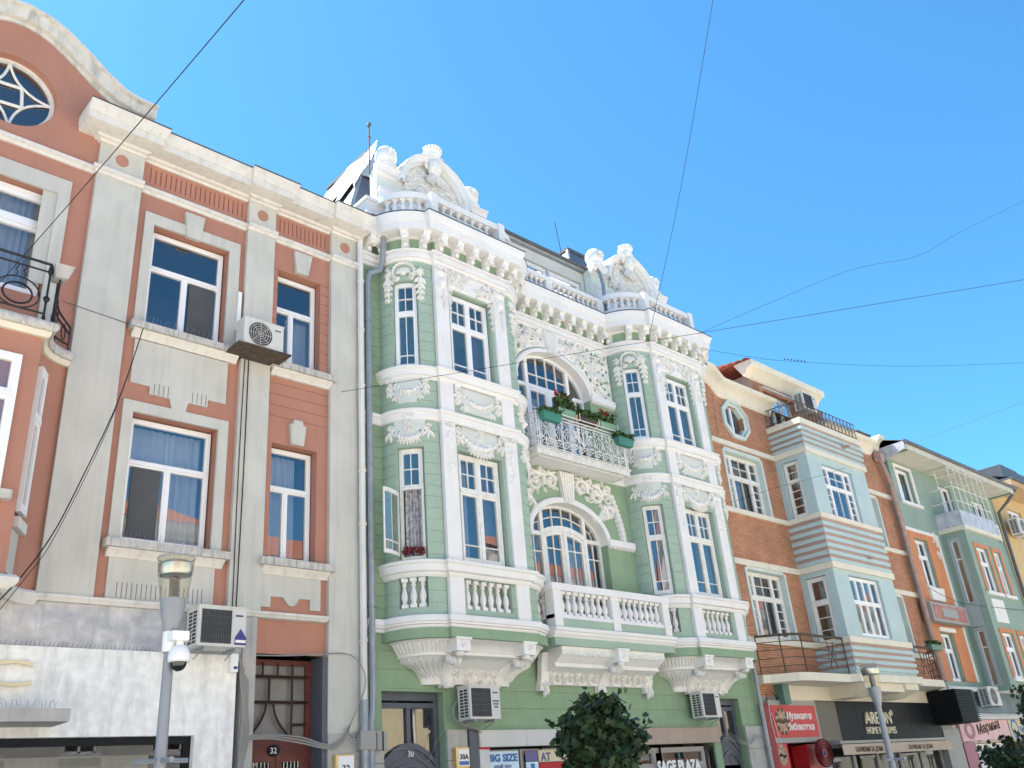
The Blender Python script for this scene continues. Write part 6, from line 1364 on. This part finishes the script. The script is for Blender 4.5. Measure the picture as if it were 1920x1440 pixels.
# ------------------------------------------------ sunlit houses across the street (seen in the window reflections)
OY = -20.5; fac = lambda y: (lambda s, z, n: (s, y+n, z))
oc_ = [(-34, -22, 10.5, (0.56, 0.48, 0.36), 'ochre'), (-22, -9, 12.0, (0.63, 0.59, 0.53), 'ivory'), (-9, 4, 10.8, (0.56, 0.37, 0.29), 'terracotta'), (4, 16, 11.6, (0.61, 0.59, 0.56), 'white'), (16, 29, 10.2, (0.56, 0.48, 0.32), 'cream yellow'), (29, 43, 11.4, (0.59, 0.56, 0.51), 'stone coloured'), (43, 60, 10.6, (0.51, 0.36, 0.29), 'rose'), (60, 80, 11.5, (0.56, 0.53, 0.44), 'beige')]
for x0, x1, h, colr, nm in oc_:
    h += 1.3
    t = T('facing_townhouse', ((x0+x1)/2, OY, 0), 'sunlit %s three storey house across the street, behind the viewer' % nm, 'building', 'houses across the street'); M = fac(OY)
    hs = []; k = int((x1-x0)/2.6)
    for f_ in range(3):
        for i in range(k): q = x0+(x1-x0)*(i+.5)/k; hs.append((q-.55, q+.55, .8+f_*3.4 if f_ else .4, 2.8+f_*3.4))
    P('wall', wall(M, x0, x1, 0, h, hs, rd=.2), mat('facing_'+nm.replace(' ', '_'), colr, var=.06), t, False)
    for hh in hs:
        fr = MB(); a, b, c_, d_ = hh
        for q in ((a, a+.07, c_, d_), (b-.07, b, c_, d_), (a, b, d_-.07, d_), (a, b, c_, c_+.07), ((a+b)/2-.04, (a+b)/2+.04, c_, d_)): fr.box(M, *q, -.16, -.1)
        fr.box(M, a-.12, b+.12, c_-.14, c_, 0, .14); fr.box(M, a-.1, b+.1, d_, d_+.16, 0, .08); w = P('window', fr, PVC, t, False); pane(M, a, b, c_, d_, -.13, w)
    mb = MB()
    for z in (3.6, 7.0): mb.mould(M, x0, x1, [(z-.1, 0), (z-.1, .1), (z, .16), (z+.1, .16), (z+.12, 0)])
    mb.mould(M, x0, x1, [(h-.5, 0), (h-.45, .1), (h-.2, .2), (h-.15, .5), (h, .6), (h+.02, 0)]); P('cornice', mb, WHITE, t)
    mb = MB(); mb.loft([[(x0, OY+.6, h+.03), (x1, OY+.6, h+.03)], [(x0, OY-4.5, h+2.4), (x1, OY-4.5, h+2.4)], [(x0, OY-10, h), (x1, OY-10, h)]]); P('roof', mb, TILE, t, False)
    mb = MB(); mb.poly([(x0, OY-.5, 0), (x1, OY-.5, 0), (x1, OY-.5, h), (x0, OY-.5, h)]); P('rear_wall', mb, DARK, t, False)

# ------------------------------------------------ air conditioners
ac((6.14, -.55, 8.97), .74, .50, .30, 'pale air conditioner on rusty shelf under the upper pink window pier', round_fan=True, side=False, legs=False)
sh_ = MB(); sh_.box(flat(0), 6.02, 7.0, 8.93, 8.955, .02, .62); ONE('ac_shelf', sh_, RUST, 'thin rusty shelf carrying the upper air conditioner of the pink house', 'shelf', smooth=False)
a2 = ac((5.66, -.60, 4.0), .74, .55, .38, 'grimy air conditioner with blue house sticker above the stained cladding', round_fan=False)
mb = MB(); mb.prism(flat(-.60), [(6.22, 4.13), (6.40, 4.13), (6.31, 4.26)], .004, .008); mb.box(flat(-.60), 6.22, 6.40, 4.03, 4.13, .004, .008); P('sticker', mb, NAVYP, a2, False)
mb = MB(); mb.box(flat(-.608), 6.23, 6.39, 4.06, 4.10, 0, .003); P('sticker_print', mb, SIGNW, a2, False)
ac((10.72, -.48, 3.03), .72, .55, .32, 'white air conditioner with a dark grille right of door 30', round_fan=False, sticker='text')
ac((17.52, -.46, 3.06), .68, .54, .32, 'white air conditioner beside the second blue grey door of green house', round_fan=False)
ac((25.95, -.32, 12.62), .85, .6, .36, 'grey air conditioner perched above the brick house roof terrace', round_fan=False)
ac((39.1, -.5, 9.9), 1.0, .66, .36, 'white round fan air conditioner under the dull green eaves', round_fan=True)
ac((33.75, -.55, 3.42), .95, .6, .36, 'small air conditioner on the shop fascia under the dull green house', round_fan=True)
ac((42.4, -.6, 10.55), 1.3, .7, .4, 'air conditioner below the yellow house top window', round_fan=True)
ic = T('intercom_unit', (6.47, -.2, 3.75), 'white intercom box at the top right corner of stained cladding', 'intercom'); one_box('box_case', flat(-.12), (6.38, 6.50, 3.72, 3.98, 0, .08), PVC, ic); one_box('display', flat(-.2), (6.43, 6.49, 3.76, 3.80, 0, .004), NAVYP, ic)

# ------------------------------------------------ street lamps with glass cups
def lamp(x, y, zt, s, label, cam_=False):
    t = T('street_lamp', (x, y, 0), label, 'street lamp', 'cup shaped street lamps')
    zg, zc = zt-.48*s, zt-.86*s
    mb = MB(); mb.lathe(x, y, [(.12, 0), (.12, .5), (.075, .55), (.064, 2.2), (.052, zc)], 14); P('pole', mb, STEEL, t)
    mb = MB(); mb.lathe(x, y, [(.055*s, zc-.03), (.072*s, zc), (.105*s, zc+.14*s), (.138*s, zg-.08*s), (.143*s, zg), (.13*s, zg+.005)], 20); P('collar', mb, STEEL, t)
    mb = MB(); mb.lathe(x, y, [(.14*s, zg), (.165*s, zg+.12*s), (.195*s, zg+.32*s), (.205*s, zg+.47*s)], 24, False); P('glass_cup', mb, GLASSC, t)
    mb = MB(); mb.lathe(x, y, [(.172*s, zg+.27*s), (.19*s, zg+.30*s), (.196*s, zg+.39*s), (.15*s, zg+.43*s), (.02, zg+.44*s)], 24, False); P('reflector', mb, CHROME, t)
    mb = MB(); mb.lathe(x, y, [(.055*s, zg), (.055*s, zg+.24*s), (.03*s, zg+.26*s)], 12); P('lamp_core', mb, GUTD, t)
    mb = MB(); mb.lathe(x, y, [(.205*s, zg+.468*s), (.207*s, zg+.474*s), (.12*s, zg+.50*s), (.01, zg+.51*s)], 24, False); ld = P('lid', mb, GLASSC, t)
    mb = MB(); mb.tube([(x+.206*s*cos(2*pi*i/28), y+.206*s*sin(2*pi*i/28), zg+.47*s) for i in range(29)], .006, 5); P('rim', mb, GUTG, ld)
    mb = MB()
    for i in range(26): a = i*.77; r = .19*s*sqrt((i+1)/26); mb.tube([(x+r*cos(a), y+r*sin(a), zg+.49*s), (x+r*1.2*cos(a+.2), y+r*1.2*sin(a+.2), zg+.62*s)], .002, 3)
    P('bird_spikes', mb, GUTG, ld, False)
    za = 2.33 if cam_ is not None else 1.86
    mb = MB()
    for dx, dy in ((-.30, -.05), (.28, -.04), (0, -.28)): mb.tube([(x, y, za), (x+dx, y+dy, za-.005)], .028, 6)
    P('crossbar', mb, STEEL, t); return t
lamp(4.25, -3.0, 4.5, 1.0, 'near grey street lamp carrying a white dome camera', True)
lamp(18.5, -4.0, 3.66, .92, 'far grey street lamp in front of the black perfume sign', None)
dc = T('dome_camera', (4.32, -3.12, 3.2), 'white dome surveillance camera bracketed to the near lamp pole', 'camera')
x, y = 4.31, -3.13
mb = MB(); mb.box(flat(-3.06), 4.19, 4.38, 3.54, 3.64, 0, .14); mb.lathe(4.25, -3.0, [(.08, 3.44), (.08, 3.66)], 14); P('bracket', mb, PVC, dc, True)
mb = MB(); mb.lathe(x, y, [(.035, 3.58), (.04, 3.50), (.075, 3.48), (.108, 3.43), (.118, 3.36), (.116, 3.33), (.10, 3.315)], 20); P('housing', mb, PVC, dc)
mb = MB(); mb.lathe(x, y, [(.088, 3.32), (.082, 3.28), (.062, 3.245), (.03, 3.225), (.005, 3.22)], 20); P('lens_dome', mb, mat('smoked_dome', (.01, .01, .012), rough=.08, bump=0, spec=.8), dc)

# ------------------------------------------------ maples
def maple(x, y, zc, rx, rz, n, label, seed, hgt):
    R_ = random.Random(seed); t = T('maple_tree', (x, y, 0), label, 'tree', 'clipped street maples')
    mb = MB(); mb.tube([(x, y, 0), (x+.02, y, .6), (x-.01, y+.01, zc-rz*.7), (x+.03, y, zc)], [.085, .07, .06, .035], 8); P('trunk', mb, BARK, t)
    cl = []
    for i in range(11):
        a = R_.uniform(0, 2*pi); e = R_.uniform(-.3, 1.2); r = R_.uniform(.5, .85); p = Vector((x+rx*r*cos(a)*cos(e), y+rx*r*sin(a)*cos(e), zc+rz*r*sin(e))); cl.append(p)
        mb = MB(); s0 = Vector((x, y, zc-rz*.6+.05*i)); mb.tube([s0, s0.lerp(p, .5)+Vector((0, 0, .05)), p], [.03, .018, .006], 5); P('branch', mb, BARK, t)
    shp = [(0, -.5), (.12, -.32), (.42, -.38), (.34, -.12), (.52, .1), (.26, .12), (.22, .3), (0, .55), (-.22, .3), (-.26, .12), (-.52, .1), (-.34, -.12), (-.42, -.38), (-.12, -.32)]
    mb = MB(); k = n//24
    for i in range(k):
        a = R_.uniform(0, 2*pi); ct = R_.uniform(-.85, 1); r = R_.uniform(.35, 1.0)**.5*(1+.16*sin(a*3+seed)+.14*sin(a*5+ct*4)+.10*sin(ct*9+a)); st = sqrt(1-ct*ct)
        cc = Vector((x+rx*r*st*cos(a), y+rx*r*st*sin(a), zc+rz*r*ct))
        s0 = Vector((x, y, zc-rz*.3)); mb2 = None
        for q in range(24):
            c = cc+Vector((R_.gauss(0, .10), R_.gauss(0, .10), R_.gauss(0, .085))); s = R_.uniform(.08, .17); e = Euler((R_.uniform(.2, 1.5), R_.uniform(-.6, .6), R_.uniform(0, 6.28))).to_matrix(); d = R_.uniform(-.35, .35)
            mb.poly([c+e @ Vector((px*s, pz*s, d*s*abs(px))) for px, pz in shp])
    P('crown', mb, LEAF, t, False)
maple(10.0, -4.0, 2.34, .50, .50, 1900, 'dark clipped maple in front of the green house shopfront', 5, 3.1)
maple(25.3, -4.0, 1.62, .95, .62, 1600, 'dark clipped maple at the bottom right corner', 9, 2.2)
maple(31.1, -3.0, 3.15, .8, .55, 1000, 'sunless maple branch tips at the right frame edge above the corner maple', 12, 3.6)

# ------------------------------------------------ planters on the iron balcony
def planter(x0, x1, y0, z0, h, d, m, label, leaf=40, flowers=0, lh=.16, seed=1, mound=.0):
    R_ = random.Random(seed); t = T('flower_box', ((x0+x1)/2, y0, z0), label, 'planter', 'flower boxes on the iron balcony'); mb = MB(); e = .03
    mb.loft([[(x0+e, y0-d+e, z0), (x1-e, y0-d+e, z0), (x1-e, y0-e, z0), (x0+e, y0-e, z0)], [(x0, y0-d, z0+h*.85), (x1, y0-d, z0+h*.85), (x1, y0, z0+h*.85), (x0, y0, z0+h*.85)], [(x0-.012, y0-d-.012, z0+h*.86), (x1+.012, y0-d-.012, z0+h*.86), (x1+.012, y0+.012, z0+h*.86), (x0-.012, y0+.012, z0+h*.86)], [(x0-.012, y0-d-.012, z0+h), (x1+.012, y0-d-.012, z0+h), (x1+.012, y0+.012, z0+h), (x0-.012, y0+.012, z0+h)]], True, True); P('trough', mb, m, t, False)
    mb = MB()
    for i in range(leaf):
        a = R_.uniform(x0, x1); b = R_.uniform(y0-d, y0); k = R_.random()*(1+mound*sin(pi*(a-x0)/(x1-x0))); c = Vector((a+R_.gauss(0, .03), b+R_.gauss(0, .04), z0+h+lh*k)); s = R_.uniform(.035, .06); q = Euler((R_.uniform(-1, 1), R_.uniform(-1, 1), R_.uniform(0, 6.28))).to_matrix()
        mb.poly([c+q @ Vector((s*cos(2*pi*j/6), s*sin(2*pi*j/6)*.8, .012*(j % 2))) for j in range(6)])
    P('foliage', mb, LEAF2, t, False)
    for i in range(flowers):
        a = R_.uniform(x0+.04, x1-.04); c = (a, y0-d/2+R_.uniform(-.06, .06), z0+h+lh*(1.0+mound*R_.uniform(.4, 1))); mb = MB()
        for j in range(9): mb.blob(lambda s_, z_, n_: (c[0]+s_, c[1]-n_, c[2]+z_), R_.gauss(0, .025), R_.gauss(0, .02), .018, .018, .03, 6)
        mb.tube([(c[0], c[1], z0+h), c], .004, 4); P('flower_head', mb, FLOW, t)
planter(12.98, 13.55, -.63, 9.10, .18, .18, PLANT, 'teal flower box hung outside the left end of iron balcony', 160, 0, .10, 1)
planter(13.62, 14.14, -.50, 9.36, .17, .2, PLANT2, 'sage green flower box with tall red geranium on balcony rail', 220, 4, .22, 2, 1.2)
planter(14.33, 14.88, -.50, 9.36, .12, .18, RUST, 'low dark trough of bushy leaves between two clay pots', 260, 1, .16, 3, .4)
planter(14.98, 15.52, -.50, 9.36, .16, .2, PLANT2, 'sage green flower box with red blooms near right balcony end', 170, 5, .18, 4, 1.0)
planter(15.44, 15.98, -.63, 9.02, .18, .18, PLANT, 'teal flower box hung outside the right end of iron balcony', 190, 0, .12, 5)
for i, (px, lb_) in enumerate(((14.24, 'left of the two clay pots on the balcony rail'), (14.93, 'right of the two clay pots on the balcony rail'))):
    mb = MB(); mb.lathe(px, -.58, [(.045, 9.36), (.065, 9.47), (.072, 9.48), (.072, 9.51), (.06, 9.51)], 12); ONE('clay_pot', mb, TERRA, lb_, 'pot', 'clay pots on the balcony rail')
o = MB()
for y in (-.48, -.72): o.tube([(13.6, y, 9.35), (15.55, y, 9.35)], .012, 4)
for xx in (13.6, 14.25, 14.9, 15.55): o.tube([(xx, -.48, 9.35), (xx, -.72, 9.35)], .010, 4); o.tube([(xx, -.72, 9.35), (xx, -.72, 9.52)], .010, 4)
ONE('planter_shelf', o, WIRON, 'white iron shelf holding flower boxes on top of balcony rail', 'shelf')
wb_ = planter(10.02-.6, 10.02-.6+.0001, -.5, 5.7, .01, .01, RUST, 'x', 0) if False else None
R_ = random.Random(8); mb = MB(); M = arcmap(BAYS[0]-BH, -1, BR)
for i in range(90): q = R_.uniform(.42, .82); c = M(q, 5.78+.12*R_.random(), -.03+R_.gauss(0, .015)); s = .03; mb.poly([(c[0]+s*cos(k*1.05+i), c[1]+s*sin(k*1.05+i)*.5, c[2]+s*sin(k*1.05)) for k in range(6)])
ONE('window_flowers', mb, mat('dark_red_blooms', (.16, .03, .03), var=.6, scale=25, bump=0), 'dark red flowers on the sill of the open bay window', 'flowers', smooth=False)

# small box planter on the right brick balcony
planter(29.2, 30.0, -.75, 4.98, .16, .22, GUTE, 'narrow green planter on the right hand rusty brick balcony', 120, 0, .12, 11)

# ------------------------------------------------ cables
ORD = ('leftmost', 'second from left', 'middle', 'fourth from left', 'rightmost'); ORD2 = ('uppermost', 'middle', 'lowest'); ORD3 = ('uppermost', 'second highest', 'third highest', 'lowest'); ORD4 = ('leftmost', 'second from left', 'third from left', 'rightmost')
cable('overhead_cable', [(2.1, -.8, 8.01), (2.22, -9, 7.34)], .0048, 'single black cable crossing the sky above the pink gable corner', sag=.05)
A3, B3 = Vector((8.35, -.09, 8.8)), Vector((18.95, -12.2, 9.6))
cable('overhead_cable', [A3, B3], .0048, 'long black cable running from the pink pilaster across the green bays', sag=.0, n=24)
cable('overhead_cable', [(12.1, -4.42, 9.08), (11.0, -6.4, 10.9), (9.37, -9, 13.43)], .0042, 'thin wavy cable dropping from the top of the sky to a knot', )
cable('overhead_cable', [(18.87, -1.2, 12.75), (21.09, -2.5, 13.93), (23.46, -4.0, 15.1), (26.1, -5.0, 16.05), (29.52, -5.5, 18.08), (36.69, -6.5, 22.12)], .0052, 'slack black cable curving up to the right frame edge')
cable('overhead_cable', [(18.83, -1.2, 12.34), (19.87, -2.0, 12.04), (20.48, -3.0, 11.63), (23.95, -4.5, 11.83), (30.09, -6.0, 13.04)], .0048, 'cable with knots hanging level right of the green house cornice')
mb = MB()
for i in range(7): q = Vector((20.25+.09*i, -2.85-.045*i, 11.70-.005*i)); mb.blob(lambda s, z, n: (q.x+s, q.y-n, q.z+z), 0, 0, .04, .022, .02, 6)
ONE('cable_knots', mb, BLACK, 'cluster of dark knots on the level cable in the sky', 'cable joint', smooth=True)
cable('overhead_cable', [(32.4, -1.0, 12.51), (32.71, -5.0, 12.77)], .0042, 'thin cable rising from the dull green eaves to the right', sag=0)
cable('wall_cable', [(4.59, -.22, 8.91), (4.43, -.25, 8.05), (4.23, -.35, 7.26), (3.86, -.5, 6.11), (3.57, -.65, 5.32), (3.23, -.8, 4.68), (2.82, -.9, 4.08)], .009, 'thicker of the two cables slanting down from the upper pink sill')
cable('wall_cable', [(4.59, -.22, 8.91), (4.21, -.36, 7.12), (3.6, -.66, 5.3), (3.28, -.8, 4.67), (2.88, -.92, 3.99)], .0048, 'thinner of the two cables slanting down from the upper pink sill')
cable('wall_cable', [(3.4, -.09, 9.06), (3.89, -.1, 9.02), (4.18, -.1, 9.0), (4.41, -.1, 8.98)], .0042, 'short wire crossing the wide grey pilaster to the upper sill')
cable('wall_cable', [(20.48, -.12, 8.53), (21.47, -1.2, 8.85), (24.11, -1.35, 9.66), (30.52, -.25, 11.82), (31.28, -.35, 12.1)], .0048, 'thin wire strung across the brick house bay')
cable('wall_cable', [(21.0, -.03, 12.0), (20.9, -.03, 10.6)], .0042, 'thin vertical wire on brick wall beside the green house', sag=0)
cable('wall_cable', [(31.36, -.45, 7.22), (33.39, -.6, 6.83), (35.92, -.96, 6.77), (38.94, -.96, 6.88)], .009, 'sagging wire along the dull green facade')
for i in range(5):
    d = .03*i; cable('wall_cable', [(6.56+d, -.13, 4.0-.1*i), (6.58+d, -.14, 3.6), (6.64+d*.6, -.14, 3.2), (6.62+d, -.15, 2.8), (6.60+d*.5, -.14, 2.3), (6.62+d, -.13, 1.5)], .013, ORD[i]+' grey cable in the bundle beside the stained cladding', CABG)
for i in range(3): cable('door_cable', [(6.67, -.13, 2.83-.02*i), (7.1, -.06-.03*i, 2.86-.03*i), (7.64, -.06, 2.82-.04*i), (8.07, -.12-.02*i, 2.70-.03*i), (8.34, -.13, 2.76-.02*i), (8.49, -.14, 2.98)], .013, ORD2[i]+' of three grey cables draped over door 32', CABG)
cable('door_cable', [(6.86, -.05, 4.0), (7.43, -.05, 4.02), (7.95, -.12, 4.05), (8.46, -.13, 4.07), (8.64, -.25, 3.87), (8.70, -.27, 3.58), (8.6, -.2, 3.26), (8.49, -.15, 2.98)], .011, 'pale cable looping from above door 32 to the downpipe', CABG)
for i in range(3): cable('wall_cable', [(8.49, -.15, 2.98), (8.42-.04*i, -.2, 2.85), (8.55, -.22, 2.78-.05*i), (8.62, -.2, 2.92)], .0052, ORD2[i]+' of the tangled cable ends by the junction box', CABG if i else BLACK)
cable('wall_cable', [(6.40, -.10, 9.0), (6.39, -.10, 7.0), (6.41, -.10, 4.66)], .008, 'left of two dark cables running down the middle grey pilaster')
cable('wall_cable', [(6.47, -.10, 8.95), (6.48, -.10, 7.0), (6.47, -.10, 4.66)], .009, 'right of two dark cables running down the middle grey pilaster')
mb = MB(); mb.box(flat(-.05), 6.22, 6.28, 9.46, 10.22, 0, .05); ONE('cable_trunking', mb, PVC, 'white plastic trunking above the upper pink house air conditioner', 'trunking', smooth=False)
cable('ac_hose', [(10.86, -.12, 3.44), (10.64, -.14, 3.28), (10.63, -.16, 3.07), (10.89, -.16, 2.95), (11.11, -.16, 2.90), (11.24, -.12, 2.84)], .018, 'grey hose curling from the air conditioner by door 30', CABG)
cable('wall_cable', [(10.5, -.02, 2.9), (10.35, .05, 2.7), (10.25, .1, 2.45), (10.1, .1, 2.42), (9.8, .1, 2.62), (9.3, .1, 2.6)], .0042, 'thin cable lying on the arched head of door 30', CABG)
for i in range(4): cable('wall_cable', [(18.4, -.14, 2.75-.05*i), (19.0, -.1, 2.72-.05*i), (19.5, -.16, 2.5), (19.8, -.18, 2.6+.04*i), (20.2, -.2, 2.62)], .0052, ORD3[i]+' tangled grey wire over the second blue grey door', CABG)
for i in range(4): cable('wall_cable', [(20.6, -.14, 3.5), (20.7+.1*i, -.2, 3.75-.05*i), (20.95+.06*i, -.18, 3.6), (21.25, -.1, 3.5)], .0052, ORD4[i]+' loose wire above the red record shop sign')
cable('wall_cable', [(20.6, -.2, 3.4), (20.5, -.25, 2.9), (20.62, -.25, 2.45), (20.75, -.25, 2.5), (20.62, -.22, 3.2)], .0052, 'pale loop of wire on the dark red side panel', SIGNW)
